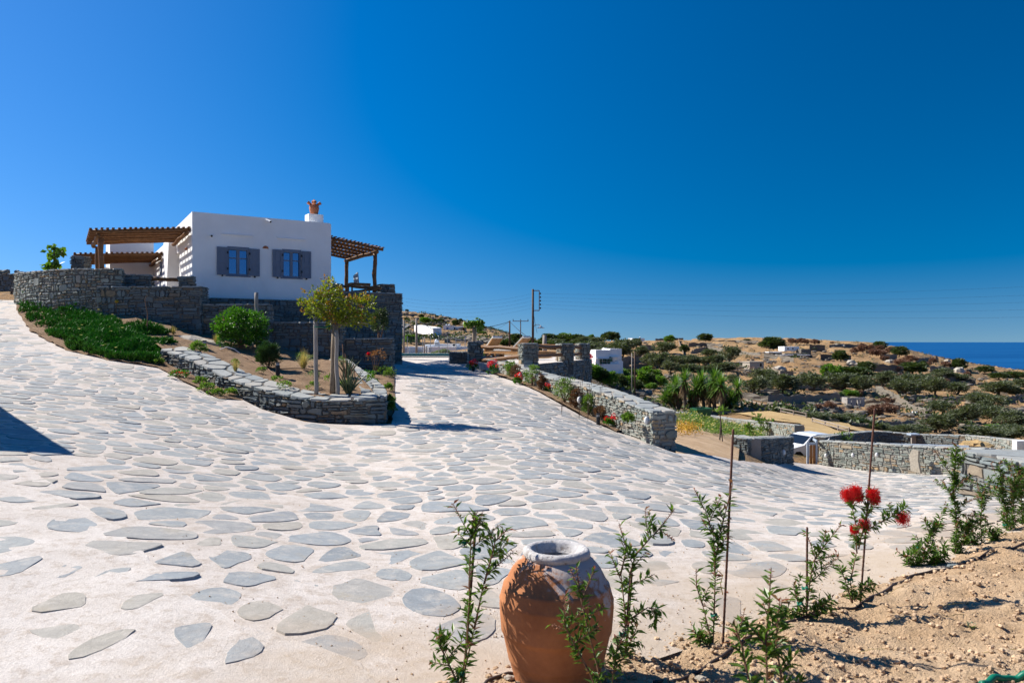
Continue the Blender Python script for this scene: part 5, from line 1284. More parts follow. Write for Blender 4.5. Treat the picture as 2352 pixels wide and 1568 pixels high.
for i, (u, v, w_, h, mt, lb) in enumerate(((1105, 848, 22, 34, 'weed', 'feathery green shrub at the top of the flower bed'), (1124, 856, 30, 30, 'purple', 'brownish shrub between the two upper geraniums'), (1172, 866, 26, 36, 'weed', 'thin green shrub left of the middle oval lamp'), (1186, 874, 32, 30, 'purple', 'dark purple shrub under the middle oval lamp'), (1222, 892, 44, 48, 'weed', 'full green shrub in the middle of the flower bed'), (1244, 896, 20, 34, 'purple', 'narrow purple shrub in the middle of the flower bed'), (1297, 918, 50, 56, 'weed', 'tallest green shrub in the flower bed'), (1322, 928, 28, 42, 'purple', 'purple-brown shrub beside the tallest green shrub'), (1352, 945, 34, 48, 'weed', 'green shrub near the lower end of the flower bed'), (1385, 962, 40, 40, 'purple', 'reddish brown shrub near the lower bollard light'), (1440, 985, 24, 16, 'weed', 'low green plant in the stone trough'))):
    q = G(u, float(np.interp(u, [1083, 1140, 1230, 1320, 1415], [846, 861, 897, 946, 993])) - 9, dz=.02); s = q.y / F
    if 'trough' in lb: q = P(1442, 968, 18.9); h = 14
    shrub('bed_shrub', lb, q, w_ * s * .9, h * s * 1.0, mt, 60, 24, .07, 160 + i, 'shrubs along the driveway wall', wd=.28, updir=1.0, inner=.15, low=-.95)
q = G(1430, 985); t = thing('stone_trough', 'rough stone planting trough at the end of the flower bed', 'trough', q); d = Vector((.83, -.55, 0)); nn = Vector((.55, .83, 0))
for k, (a, ax, ln) in enumerate(((q - nn * .2, d, .8), (q + nn * .2, d, .8), (q - d * .38, nn, .34), (q + d * .38, nn, .34))):
    mb = MB(); mb.box(a - Vector((0, 0, .05)), (ln, .07, .36), ax); mb.build('side', MAT['rock'], t)
MB().box(q, (.7, .34, .22), d).build('soil', MAT['bedsoil'], t)
for i, (u, v, h) in enumerate(((1290, 890, 46), (1350, 925, 60), (1375, 935, 52), (1330, 905, 40))):
    q = P(u, v, 20.5); q.z = g1(q.x, q.y); 
    for k in range(3):
        e = q + Vector((.06 * (k - 1) + .05, .03, .9 + .12 * k)); MB().tube([q, q.lerp(e, .6), e], [.005, .004, .009], 4).single('wispy_stem', MAT['twig'], f'thin wispy flowering stem above the driveway wall, {ORD[i * 3 + k]} from the left', 'flower stem', 'wispy stems above the driveway wall')
# ---------------------------------------------------------------- entrance: low walls, gate, car
def ground_wall(name, label, pts, t, h=None, **kw):
    """pts (u, v_top, y): a wall standing on the ground with its top edge through those points"""
    return stone_wall(name, label, 'wall', wp(pts), t, **kw)
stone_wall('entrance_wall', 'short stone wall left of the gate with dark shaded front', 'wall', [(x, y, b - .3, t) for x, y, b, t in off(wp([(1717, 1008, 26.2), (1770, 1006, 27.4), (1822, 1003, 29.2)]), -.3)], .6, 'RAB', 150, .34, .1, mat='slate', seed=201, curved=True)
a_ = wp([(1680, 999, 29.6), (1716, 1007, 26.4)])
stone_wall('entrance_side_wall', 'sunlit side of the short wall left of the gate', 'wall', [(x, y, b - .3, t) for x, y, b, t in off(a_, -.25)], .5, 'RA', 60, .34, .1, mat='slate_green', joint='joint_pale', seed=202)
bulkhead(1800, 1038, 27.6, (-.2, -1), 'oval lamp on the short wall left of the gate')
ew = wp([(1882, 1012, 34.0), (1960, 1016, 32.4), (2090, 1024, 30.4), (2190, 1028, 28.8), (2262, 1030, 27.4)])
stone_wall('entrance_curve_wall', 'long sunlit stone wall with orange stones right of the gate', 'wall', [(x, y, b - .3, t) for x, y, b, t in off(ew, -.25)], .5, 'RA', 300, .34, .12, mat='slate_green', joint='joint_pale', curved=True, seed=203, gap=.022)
for i, (u, v, y) in enumerate(((1898, 1046, 33.2), (1960, 1045, 32.0), (2015, 1044, 31.2), (2110, 1040, 29.8), (2212, 1046, 28.1))):
    bulkhead(u, v, y, (-.84, -.55), f'oval lamp on the long sunlit entrance wall, {ORD[i]} from the gate')
mb = MB(); p = P(2100, 1050, 29.75); n_ = Vector((-.84, -.55, 0)); sd = Vector((.55, -.84, 0)); fr = [(-.12, -.55), (.28, -.6), (.18, -.1), (.2, .28), (-.05, .33), (-.18, .1)]
vs = [p + sd * a + Vector((0, 0, b)) - n_ * .05 for a, b in fr] + [p + sd * a * .96 + Vector((0, 0, b)) + n_ * .06 for a, b in fr]; k = len(fr)
mb.add(vs, [(i, (i + 1) % k, k + (i + 1) % k, k + i) for i in range(k)] + [tuple(range(k, 2 * k))]); mb.single('leaning_slab', MAT['rock'], 'tall yellowish slab leaning on the long entrance wall', 'slab')
# gate leaf and frame
gt = thing('driveway_gate', 'open gate leaf with pale blue frame and two brown boards', 'gate', P(1865, 1063, 34)); gl = P(1855, 1063, 33.6); gr = P(1876, 1063, 34.0); h_ = 1.02
def gp(u, v): return P(u, v, 33.7)
zb_ = gp(1865, 1064).z - .1
def vbar(u0, u1, v0, v1, mat, nm, d=0, th=.06):
    a, b = P(u0, v1, 33.7 - d), P(u1, v0, 33.7 - d); mb = MB(); mb.box(((a.x + b.x) / 2, a.y, a.z), (b.x - a.x, th, b.z - a.z)); mb.build(nm, MAT[mat], gt)
vbar(1853, 1858, 1016, 1066, 'bluegrey', 'frame_post'); vbar(1858.2, 1873, 1016, 1021, 'bluegrey', 'frame_rail'); vbar(1873.2, 1877, 1013, 1066, 'bluegrey', 'frame_post')
vbar(1860.5, 1865.5, 1021.2, 1066, 'gatewood', 'board', 0, .04); vbar(1867.5, 1872.5, 1021.2, 1066, 'gatewood', 'board', 0, .04)
mb = MB(); mb.beam(P(1868, 1008, 35.5), P(1876, 1013, 33.8), .05, .1); mb.build('top_bracket', MAT['bluegrey'], gt)
MB().beam(P(1960, 1019, 37), P(2226, 1027, 33.4), .12, .16).single('gate_rail', MAT['bluegrey'], 'long pale blue beam of the sliding gate behind the wall', 'gate beam')
# enclosure behind
ec = wp([(1882, 1004, 35.6), (1905, 999, 37.4), (1940, 995, 40), (2000, 990, 45.5), (2050, 992, 46), (2092, 996, 45.5)])
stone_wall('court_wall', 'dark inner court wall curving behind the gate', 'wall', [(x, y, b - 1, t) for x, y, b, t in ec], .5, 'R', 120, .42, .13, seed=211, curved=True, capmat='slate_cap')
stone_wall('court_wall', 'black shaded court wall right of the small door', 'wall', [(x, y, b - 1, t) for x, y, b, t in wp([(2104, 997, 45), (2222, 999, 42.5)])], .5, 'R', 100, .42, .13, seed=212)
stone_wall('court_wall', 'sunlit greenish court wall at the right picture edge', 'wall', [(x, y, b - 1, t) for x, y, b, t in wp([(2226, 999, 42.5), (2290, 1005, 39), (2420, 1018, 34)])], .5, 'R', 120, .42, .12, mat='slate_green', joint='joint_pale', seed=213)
dr = thing('court_door', 'small weathered door between the dark court walls', 'door', P(2097, 1035, 45)); mb = MB(); a = P(2093, 1030, 44.7); b = P(2103, 999, 44.7); mb.box(((a.x + b.x) / 2, a.y, a.z), (b.x - a.x, .12, b.z - a.z)); mb.build('leaf', MAT['wood_old'], dr)
mb = MB(); mb.box(((a.x + b.x) / 2, a.y, b.z), (b.x - a.x + .3, .5, .1)); mb.build('lintel', MAT['bluegrey'], dr)
mb = MB(); a = P(2330, 1030, 36); b = P(2354, 1011, 36); mb.box(((a.x + b.x) / 2, a.y, a.z - 1), (b.x - a.x, .35, b.z - a.z + 1)); mb.single('white_cabinet', MAT['white'], 'white meter cabinet before the sunlit court wall', 'cabinet')
q = P(2245, 1024, 36.5); mb = MB(); mb.blob(q, (.75, .5, .26), 3, .5, 14, 7, 2.5); mb.single('straw_heap', MAT['straw'], 'heap of dry straw behind the long entrance wall', 'heap')
q = P(1938, 1030, 38.5); q.z = zz(1035, 38.5); shrub('court_vine', 'small yellow-green vine inside the court behind the gate', q, .8, 1.0, 'weed', 22, 16, .12, 214)
mb = MB(); mb.tube([P(1900, 1012, 34.6), P(1905, 1007, 34.6), P(1906, 1004, 34.6)], .02, 6).single('white_conduit', MAT['white'], 'short white bent conduit on top of the entrance wall', 'pipe')
# big capped wall at the right edge
stone_wall('corner_wall', 'dark stone wall with broad slate top at the right edge', 'wall', [(8.45, 12.8, g1(8, 12.6) - .3, CZ - 2.02), (12.5, 13.6, g1(12, 13.6) - .3, CZ - 2.06)], 1.75, 'RA', 90, .42, .10, seed=215, capw=.9)
# the white hatchback behind the wall
def car():
    o = P(1852, 1064, 39.5); o.z = CZ - 6.36; r = thing('white_car', 'white hatchback parked behind the gate', 'car', o)
    d = Vector((.93, .37, 0)).normalized(); sd = Vector((d.y, -d.x, 0))
    def c(l, w_, z): q = o + d * l + sd * w_; return Vector((q.x, q.y, o.z + z))
    prof = [(-2.0, .28), (-2.05, .55), (-1.98, .75), (-1.7, .86), (-.95, .98), (-.35, 1.38), (.1, 1.47), (.9, 1.47), (1.6, 1.36), (1.95, 1.0), (2.02, .6), (1.95, .28)]
    def wd(z): return .86 if z < .95 else .86 - (z - .95) * .38
    mb = MB(); k = len(prof); vs = [c(l, s * wd(z), z) for s in (-1, 1) for l, z in prof]
    mb.add(vs, [(i, (i + 1) % k, k + (i + 1) % k, k + i) for i in range(k)])
    # body sides as a lower shell and an upper shell with the wheel arches cut
    for s in (0, 1):
        lo = [(-2.0, .28), (-1.72, .28), (-1.66, .52), (-1.45, .68), (-1.2, .68), (-1.0, .52), (-.94, .28), (.95, .28), (1.0, .52), (1.2, .68), (1.45, .68), (1.66, .52), (1.72, .28), (1.95, .28)]
        pl = [(l, z) for l, z in lo] + [(l, z) for l, z in prof[::-1][1:-1]]
        vv = [c(l, (-1 if s == 0 else 1) * wd(z), z) for l, z in pl]; f = tuple(range(len(vv))); mb.add(vv, [f if s else f[::-1]])
    b = mb.build('body', MAT['carpaint'], r)
    for s in (-1, 1):
        for gl in ([(-.72, 1.02), (-.28, 1.36), (.32, 1.40), (.32, 1.0)], [(.4, 1.0), (.4, 1.40), (1.0, 1.40), (1.5, 1.28), (1.62, 1.04)]):
            vv = [c(l, s * (wd(z) + .006), z) for l, z in gl]; mesh('side_window', vv, [tuple(range(len(gl)))], MAT['carglass'], r)
    vv = [c(-.9, -.74, 1.015), c(-.9, .74, 1.015), c(-.36, .66, 1.385), c(-.36, -.66, 1.385)]; vv = [p - d * .02 + Vector((0, 0, .012)) for p in vv]; mesh('windscreen', vv, [(0, 1, 2, 3)], MAT['carglass'], r)
    vv = [c(1.66, -.66, 1.33), c(1.66, .66, 1.33), c(1.96, .74, 1.02), c(1.96, -.74, 1.02)]; vv = [p + d * .02 for p in vv]; mesh('rear_window', vv, [(0, 1, 2, 3)], MAT['carglass'], r)
    for s in (-1, 1):
        for l in (-1.33, 1.33):
            mb = MB(); mb.tube([c(l, s * .62, .31), c(l, s * .84, .31)], .315, 20); wh = mb.build('wheel', MAT['rubber'], r)
            mb = MB(); mb.tube([c(l, s * .84, .31), c(l, s * .855, .31)], .2, 16); mb.build('rim', MAT['steel'], wh)
        mb = MB(); mb.beam(c(-.1, s * .868, .86), c(.1, s * .868, .86), .02, .03); mb.build('door_handle', MAT['carpaint'], r)
        mb = MB(); mb.blob(c(-.62, s * .98, 1.0), (.1, .09, .07), 1, .05, 8, 5); mb.build('mirror', MAT['carpaint'], r)
        mb = MB(); mb.beam(c(-2.02, s * .6, .68), c(-1.75, s * .78, .74), .16, .1); mb.build('headlight', MAT['lampglass'], r)
car()
# --- soil path and flower patch between the walls
GP = [gxy(*p) for p in ((1553, 1048), (1640, 1058), (1695, 1060), (1700, 1010), (1840, 1000), (1840, 985), (1740, 968), (1640, 962), (1560, 958), (1548, 985))]
sheet('garden_path', GP, .7, lambda x, y: gz(x, y) - .012 + fbm(x, y, 4, 51) * .02, MAT['soil'], label='bare sandy path between the driveway wall and the gate')
stone_wall('garden_wall', 'low garden wall with pale top behind the wildflowers', 'wall', [(x, y, b - .3, t) for x, y, b, t in wp([(1530, 944, 62), (1600, 950, 60), (1690, 962, 54), (1770, 970, 48), (1836, 976, 44)])], .6, 'RB', 200, .5, .15, mat='slate_green', joint='joint_pale', seed=221)
rng = random.Random(31)
def patch(name, label, reg, n, h, mat, wd=.3, lf=.16, flowers=None):
    mb = MB(); fl = MB(); R = [gxy(*p) for p in reg]; xs = [p[0] for p in R]; ys = [p[1] for p in R]; k = 0
    while k < n:
        x, y = rng.uniform(min(xs), max(xs)), rng.uniform(min(ys), max(ys))
        if not inside(x, y, R): continue
        k += 1; hh = h * (.45 + .8 * max(0, .5 + mnoise.noise((x * .5, y * .5, 2)))); b = Vector((x, y, g1(x, y)))
        for i in range(5):
            p = b + Vector((rng.gauss(0, .12), rng.gauss(0, .12), hh * rng.random())); mb.leaf(p, RV(rng) + Vector((0, 0, .8)), RV(rng), lf * rng.uniform(.6, 1.3), lf * wd)
        if flowers and rng.random() < .22:
            p = b + Vector((0, 0, hh * 1.05))
            for a in (0, 1): fl.leaf(p - Vector((.05, 0, 0)), Vector((1, 0, .2)), Vector((0, -.4, 1)), .1, .1)
    setp(mb.build(name, MAT[mat]), label, None, None, 'stuff')
    if flowers: setp(fl.build(name + '_blossoms', MAT[flowers]), 'small pale blossoms on the ' + label, None, None, 'stuff')
patch('wild_plants', 'green wildflower patch behind the driveway wall end', ((1555, 964), (1600, 964), (1740, 974), (1800, 987), (1690, 1004), (1640, 1000), (1560, 985)), 1400, .36, 'weed', flowers='yellow')
patch('yellow_weeds', 'yellowish weeds beside the driveway wall end', ((1556, 984), (1590, 984), (1605, 1000), (1560, 1002)), 160, .4, 'orange', lf=.1)
for i, (u, v, vt) in enumerate(((1653, 1010, 938), (1745, 1000, 955), (1762, 1003, 962), (1720, 1003, 975), (1735, 985, 950))):
    q = G(u, v); s = q.y / F; t = thing('young_shrub', ('bare-stemmed staked sapling on the garden path', 'tall leggy shrub left of the car', 'leggy pink-flowered shrub nearest the car', 'bright green leafy shrub behind the short entrance wall', 'thin shrub at the back of the wildflowers')[i], 'shrub', q, 'young shrubs by the garden path')
    h = (v - vt) * s; mb = MB(); mb.tube([q, q + Vector((.04, 0, h * .5)), q + Vector((0, 0, h))], [.03, .025, .01], 6)
    if i == 0: mb.tube([q + Vector((.1, 0, -.05)), q + Vector((.03, 0, h * .7))], .02, 6)
    mb.build('stem', MAT['bark_dark'], t); mb = MB()
    for k in range(2 if i == 0 else 9):
        c = q + Vector((rng.uniform(-.35, .35), rng.uniform(-.2, .2), h * (rng.uniform(.9, 1) if i == 0 else rng.uniform(.15, 1)))); 
        for j in range(10): mb.leaf(c, RV(rng) + Vector((0, 0, .7)), RV(rng), .28, .08)
    mb.build('foliage', MAT['weed'], t)
# dumpster
def dumpster():
    q = G(1611, 968); t = thing('green_dumpster', 'green plastic dumpster with dark open mouth in front of the yuccas', 'dumpster', q); s = q.y / F; w_, h = 38 * s, 30 * s; d = Vector((.93, .36, 0)); e = Vector((-.36, .93, 0))
    mb = MB(); lo = [q + d * a * w_ * .38 + e * b * w_ * .3 + Vector((0, 0, .12)) for a, b in ((-1, -1), (1, -1), (1, 1), (-1, 1))]; hi = [q + d * a * w_ * .5 + e * b * w_ * .38 + Vector((0, 0, h * .88)) for a, b in ((-1, -1), (1, -1), (1, 1), (-1, 1))]; mb.hexa(lo + hi); mb.build('body', MAT['dumpster'], t)
    mb = MB()
    for a, b in ((0, 1), (1, 2), (2, 3), (3, 0)): mb.beam(hi[a] + Vector((0, 0, .06)), hi[b] + Vector((0, 0, .06)), .14, .12)
    mb.build('rim', MAT['dumpster'], t); mesh('opening', [p + Vector((0, 0, .03)) for p in hi], [(0, 1, 2, 3)], MAT['darkhole'], t)
    for a in (-1, 1):
        for b in (-1, 1): p = q + d * a * w_ * .33 + e * b * w_ * .25; mb = MB(); mb.tube([p + Vector((-.04, 0, .08)), p + Vector((.04, 0, .08))], .08, 10); mb.build('wheel', MAT['rubber'], t)
dumpster()
# ---------------------------------------------------------------- yuccas
def yucca_head(seed, n=110, ln=1.12):
    rng = random.Random(seed); mb = MB()
    for i in range(n):
        a = 2.4 * i; el = 1.4 - 1.75 * (i / n) ** .8 + rng.uniform(-.12, .12); d = Vector((math.cos(a) * math.cos(el), math.sin(a) * math.cos(el), math.sin(el))); mb.blade(Vector((0, 0, -.3 * i / n)), d, ln * rng.uniform(.85, 1.15), .10, .08 + .2 * (i / n), 3)
    sk = MB()
    for i in range(110):
        a = rng.uniform(0, 6.283); z = -rng.uniform(.2, .9); d = Vector((math.cos(a) * .45, math.sin(a) * .45, -1)); sk.blade(Vector((math.cos(a) * .08, math.sin(a) * .08, z + .2)), d, ln * rng.uniform(.6, .95), .07, .1, 2)
    return mb, sk
YH = [yucca_head(k) for k in range(3)]
yx = [(1528, 902, 950, 1.0, 26), (1552, 875, 950, 1.25, 8), (1572, 862, 950, 1.2, 2), (1598, 880, 950, 1.3, -6), (1612, 866, 948, 1.25, 6), (1630, 884, 950, 1.3, 0), (1655, 872, 948, 1.25, 4), (1585, 905, 952, 1.2, 2), (1540, 890, 951, 1.1, 12), (1665, 895, 952, 1.15, -4), (1680, 905, 953, 1.1, -4), (1694, 880, 951, 1.05, -8), (1640, 860, 946, 1.2, 2), (1688, 920, 953, 1.0, 2)]
for i, (u, v, vb, k, lean) in enumerate(sorted(yx)):
    q = G(1600, 951); q = P(u + lean, vb, q.y + rng.uniform(-2.2, 2.2)); q.z = g1(q.x, q.y); top = P(u, v + 8, q.y); sc_ = k * q.y / 70 * .98
    t = thing('yucca', f'yucca with sword leaves and dead leaf skirt, {ORD[i]} from the left in the clump', 'yucca', q, 'clump of tall yuccas behind the dumpster')
    MB().tube([q - Vector((0, 0, .2)), q.lerp(top, .5), top - Vector((0, 0, .2))], [.2, .16, .12], 8).build('trunk', MAT['bark_dark'], t)
    hd, sk = YH[i % 3]; a = rng.uniform(0, 6); R_ = Matrix.Rotation(a, 3, 'Z') @ Matrix.Rotation((-lean / 60), 3, 'Y')
    mesh('leaf_head', [top + R_ @ Vector(p) * sc_ for p in hd.v], hd.f, MAT['yucca'], t); mesh('dead_leaves', [top + R_ @ Vector(p) * sc_ for p in sk.v], sk.f, MAT['skirt'], t)
    if i % 2 == 0:
        off_ = Vector((rng.uniform(-.6, .6), rng.uniform(-.4, .4), -rng.uniform(.7, 1.3))); hd2, sk2 = YH[(i + 1) % 3]; mesh('side_head', [top + off_ + Vector(p) * sc_ * .8 for p in hd2.v], hd2.f, MAT['yucca'], t)
        mesh('dead_leaves', [top + off_ + Vector(p) * sc_ * .8 for p in sk2.v], sk2.f, MAT['skirt'], t)
# dry field and wooden fence
sheet('dry_field', rough_edge(FIELD, 2, .4, 5), 2.2, lambda x, y: gz(x, y) + .10 + fbm(x / 3, y / 3, 3, 61) * .1, MAT['straw'], label='dry straw field behind the yuccas')
F2 = [gxy(*p) for p in ((1740, 940), (1840, 955), (1950, 1000), (1985, 1002), (1960, 1010), (1850, 1000), (1840, 975), (1750, 965))]
sheet('mown_field', rough_edge(F2, 2, .3, 6), 2, lambda x, y: gz(x, y) + .12, MAT['straw'], label='dry mown slope left of the fence')
fpx = [(1715, 931), (1742, 938), (1767, 944), (1794, 950), (1823, 956), (1852, 962), (1866, 972), (1895, 980), (1925, 989), (1950, 995)]
for nm, seg, lb in (('wooden_fence', fpx[:6], 'grey two-rail wooden fence above the dry slope'), ('wooden_fence', fpx[6:], 'lower length of grey two-rail fence, nearer the gate')):
    q0 = [G(*p) for p in seg]; t = thing(nm, lb, 'fence', q0[len(q0) // 2], 'wooden fences on the dry slope')
    hh = [13.5 * q.y / F for q in q0]
    for q, h in zip(q0, hh): MB().tube([q - Vector((0, 0, .2)), q + Vector((0, 0, h))], .07, 6).build('post', MAT['fencewood'], t)
    for a, b, ha, hb in zip(q0[:-1], q0[1:], hh[:-1], hh[1:]):
        for f in (.45, .93): MB().tube([a + Vector((0, 0, ha * f)), b + Vector((0, 0, hb * f))], .055, 6).build('rail', MAT['fencewood'], t)
# ---------------------------------------------------------------- terrace walls and outcrops on the hillside
def c5(x, y): return ((2150 + x / 2.34) * .588, (1080 + y / 2.34) * .588)
def c6(x, y): return ((3000 + x / 2.34) * .588, (1180 + y / 2.34) * .588)
def c3(x, y): return ((1540 + x / 6.533) * .588, (1180 + y / 6.533) * .588)
def far_wall(pts, h_px, label, seed, mat='farstone', name='terrace_wall', cat='wall', rag=.3, t=.8, ymin=60):
    """rough dry-stone wall along ground points, built of two uneven faces"""
    rng = random.Random(seed); gp_ = [G(u, v, ymin) for u, v in pts]; dens = []
    for a, b in zip(gp_[:-1], gp_[1:]):
        n = max(2, int((b - a).length / 1.1)); n = min(n, 60)
        for k in range(n): dens.append(a.lerp(b, k / n))
    dens.append(gp_[-1]); vs = []; m = len(dens); rows = 4
    for i, p in enumerate(dens):
        hgt = h_px * p.y / F * .588 * (1 + rag * mnoise.noise((i * .35, seed, 0)) + .15 * rng.uniform(-1, 1)); fd = Vector((p.x, p.y, 0)).normalized()
        z0 = g1(p.x, p.y)
        for j in range(rows + 1):
            o = rng.uniform(-.16, .16) + .1 * j / rows; vs.append((p.x + fd.x * o, p.y + fd.y * o, z0 - .6 + (hgt + .6) * j / rows + rng.uniform(-.08, .08)))
        vs.append((p.x + fd.x * t, p.y + fd.y * t, z0 + hgt * .97 + rng.uniform(-.08, .08))); vs.append((p.x + fd.x * (t + .3), p.y + fd.y * (t + .3), z0 - .8))
    w_ = rows + 3; fs = []
    for i in range(m - 1):
        for j in range(w_ - 1): fs.append((i * w_ + j, (i + 1) * w_ + j, (i + 1) * w_ + j + 1, i * w_ + j + 1))
    fs += [tuple(range(w_))[::-1], tuple((m - 1) * w_ + j for j in range(w_))]
    o = gp_[len(gp_) // 2]; return setp(mesh(name, vs, fs, MAT[mat], None, False, o), label, cat, 'dry-stone terrace walls on the hillside')
FW = [(c6, [(-330, 885), (0, 915), (660, 897)], 62, 'long black terrace wall left of the roofless ruin'), (c6, [(-250, 985), (0, 992), (360, 985)], 46, 'long black terrace wall below the first, above the fence'), (c6, [(360, 985), (520, 990), (700, 990)], 32, 'broken terrace wall between two brown bushes below the ruin'),
      (c6, [(220, 765), (450, 768), (700, 785)], 24, 'low terrace wall under the row of olive trees'), (c6, [(985, 805), (1110, 850), (1235, 930), (1320, 985), (1440, 1020)], 46, 'pale stone wall descending past the white gate posts'), (c6, [(890, 938), (1050, 965), (1210, 985)], 50, 'ruined wall running right from the ruin'),
      (c6, [(880, 1112), (1100, 1125), (1350, 1115)], 34, 'short terrace wall low on the dry slope behind the bushes'), (c6, [(1240, 892), (1440, 886)], 38, 'short black wall right of the descending pale wall'), (c6, [(1590, 905), (1705, 900)], 34, 'small dark wall under the far olive trees, first of three'), (c6, [(1720, 886), (1790, 882)], 26, 'small dark wall under the far olive trees, second of three'), (c6, [(1800, 872), (1885, 864)], 28, 'small dark wall under the far olive trees, third of three'),
      (c6, [(1390, 975), (1500, 965)], 26, 'short dark wall right of the white gate posts'), (c6, [(1100, 800), (1340, 812)], 26, 'low wall between two olive trees above the pale wall'),
      (c5, [(1265, 640), (1420, 636), (1575, 645)], 32, 'curved terrace wall high on the middle slope'), (c5, [(1285, 715), (1330, 690), (1430, 670), (1580, 690)], 34, 'bending field wall below the curved terrace wall'), (c5, [(1170, 590), (1185, 640), (1215, 710)], 26, 'pale wall climbing straight up the middle slope'), (c5, [(820, 655), (960, 655)], 28, 'short wall left of the climbing wall'),
      (c5, [(640, 792), (760, 785), (890, 780)], 50, 'dark terrace wall behind the white blue-shaded house'), (c5, [(640, 845), (800, 842), (1000, 832)], 42, 'second dark terrace wall behind the white blue-shaded house'), (c5, [(960, 560), (1080, 556), (1215, 575)], 20, 'jagged ridge wall beside the small white house'), (c5, [(1480, 600), (1700, 598), (1900, 603)], 16, 'low ridge wall right of the round dark bush'), (c5, [(1690, 690), (1800, 715), (1920, 730)], 26, 'field wall above the square stone hut'),
      (c5, [(1950, 740), (2090, 752), (2223, 775)], 34, 'field wall under the long white roof'), (c5, [(1985, 885), (2100, 920), (2223, 930)], 58, 'rocky dark bank below the long white roof'), (c5, [(1800, 1062), (2000, 1056), (2223, 1050)], 20, 'thin terrace wall below the row of olive trees right of the yuccas'), (c5, [(350, 960), (560, 1010), (860, 1045)], 16, 'low pale field wall under the green hedge'), (c5, [(100, 640), (340, 640)], 20, 'low wall behind the hedge olives at left'),
      (c6, [(380, 425), (520, 432)], 40, 'dark rock shelf right of the small white farmhouse'), (c6, [(480, 505), (620, 512), (760, 522)], 34, 'long dark rock shelf below the ridge'), (c6, [(720, 595), (900, 605)], 28, 'rock shelf above the green carob trees'), (c6, [(960, 610), (1100, 630), (1240, 645)], 58, 'largest dark rock shelf in the middle of the slope'), (c6, [(1350, 545), (1560, 535)], 30, 'rock shelf at the seaward edge of the ridge'), (c6, [(1480, 615), (1700, 625)], 30, 'rock shelf behind the far olive trees'), (c6, [(1600, 730), (1760, 725), (1900, 745)], 58, 'steep dark rock face near the right end of the slope'),
      (c6, [(1040, 520), (1180, 520)], 40, 'dark rock shelf among the brown bushes'), (c6, [(900, 420), (1000, 430)], 20, 'small rock shelf under the green ridge trees'), (c6, [(560, 410), (700, 402), (830, 410)], 22, 'flat rocky crest at the seaward end'), (c6, [(2040, 650), (2340, 655)], 16, 'low wall on the far right ridge'), (c6, [(2150, 930), (2240, 900), (2345, 880)], 46, 'dark rocky bank at the right picture edge'), (c6, [(2200, 1030), (2345, 1010)], 30, 'lower dark bank at the right picture edge'),
      (c3, [(55, 350), (300, 345), (650, 365)], 22 * 1.0, 'upper dark terrace on the left hill'), (c3, [(55, 430), (330, 432), (640, 430)], 15, 'second dark terrace on the left hill'), (c3, [(650, 432), (1000, 430), (1450, 415)], 9, 'thin pale terrace below the crest of the left hill'), (c3, [(920, 515), (1150, 505), (1350, 515)], 14, 'dark terrace above the blue and white house'), (c3, [(60, 920), (300, 880), (520, 860)], 62, 'tall shaded wall below the asphalt road'), (c3, [(1225, 890), (1400, 870), (1590, 870)], 34, 'dark wall right of the long white shed'), (c3, [(1650, 900), (1950, 930), (2340, 985)], 44, 'long rubble wall behind the young mulberry tree'), (c3, [(1280, 1040), (1430, 1030)], 46, 'stub of dark wall in the ploughed field'), (c3, [(600, 1060), (1000, 1060)], 14, 'low wall behind the white pool house'), (c3, [(2150, 600), (2340, 640)], 12, 'rocky end of the left hill'),
      (c3, [(1100, 560), (1250, 570)], 14, 'short dark terrace left of the blue and white house'), (c3, [(500, 545), (640, 560), (900, 575)], 12, 'wall along the upper side of the road')]
_dup = set()
for i, (cf, pts, h, lb) in enumerate(FW):
    k = 1 if cf is not c3 else 6.533 / 2.34 * .0 + 1
    far_wall([cf(*p) for p in pts], h / (2.34 if cf is not c3 else 3.2), lb, i, ymin=70)
def scrub(name, label, mat, n, u0, u1, v0, v1, sz, seed, rock=False, ym=75):
    rng = random.Random(seed); mb = MB(); k = 0
    while k < n:
        u, v = rng.uniform(u0, u1), v0 + (v1 - v0) * rng.random(); q = G(u, v, ym)
        if q.y > 700: continue
        if mnoise.noise((q.x / 22, q.y / 22, seed)) < rng.uniform(-.3, .35): k += .2; continue
        k += 1; r = sz * rng.uniform(.5, 1.5)
        if rock: mb.blob(q + Vector((0, 0, r * .15)), (r * 1.5, r, r * .5), k, .6, 6, 4, 2)
        else:
            for i in range(12): e = RV(rng); mb.leaf(q + Vector((e.x * r, e.y * r, abs(e.z) * r * .7)), RV(rng) + Vector((0, 0, .4)), RV(rng), r * .6, r * .35)
    setp(mb.build(name, MAT[mat]), label, None, None, 'stuff')
scrub('low_scrub', 'low dark scrub dotted over the far slope', 'scrub', 520, 1360, 2360, 785, 1000, .75, 401)
scrub('dry_brush', 'low reddish dry brush dotted over the far slope', 'spurge', 200, 1360, 2360, 785, 990, .55, 402)
scrub('scattered_rocks', 'scattered dark rocks over the far slope', 'farstone', 1300, 1360, 2360, 785, 1000, .5, 403, True)
scrub('hill_scrub', 'dark scrub dotted over the left hill', 'scrub', 420, 905, 1190, 712, 796, 1.3, 404, False, 240)
scrub('hill_rocks', 'dark rocks scattered over the left hill', 'farstone', 500, 905, 1190, 712, 796, .9, 405, True, 240)
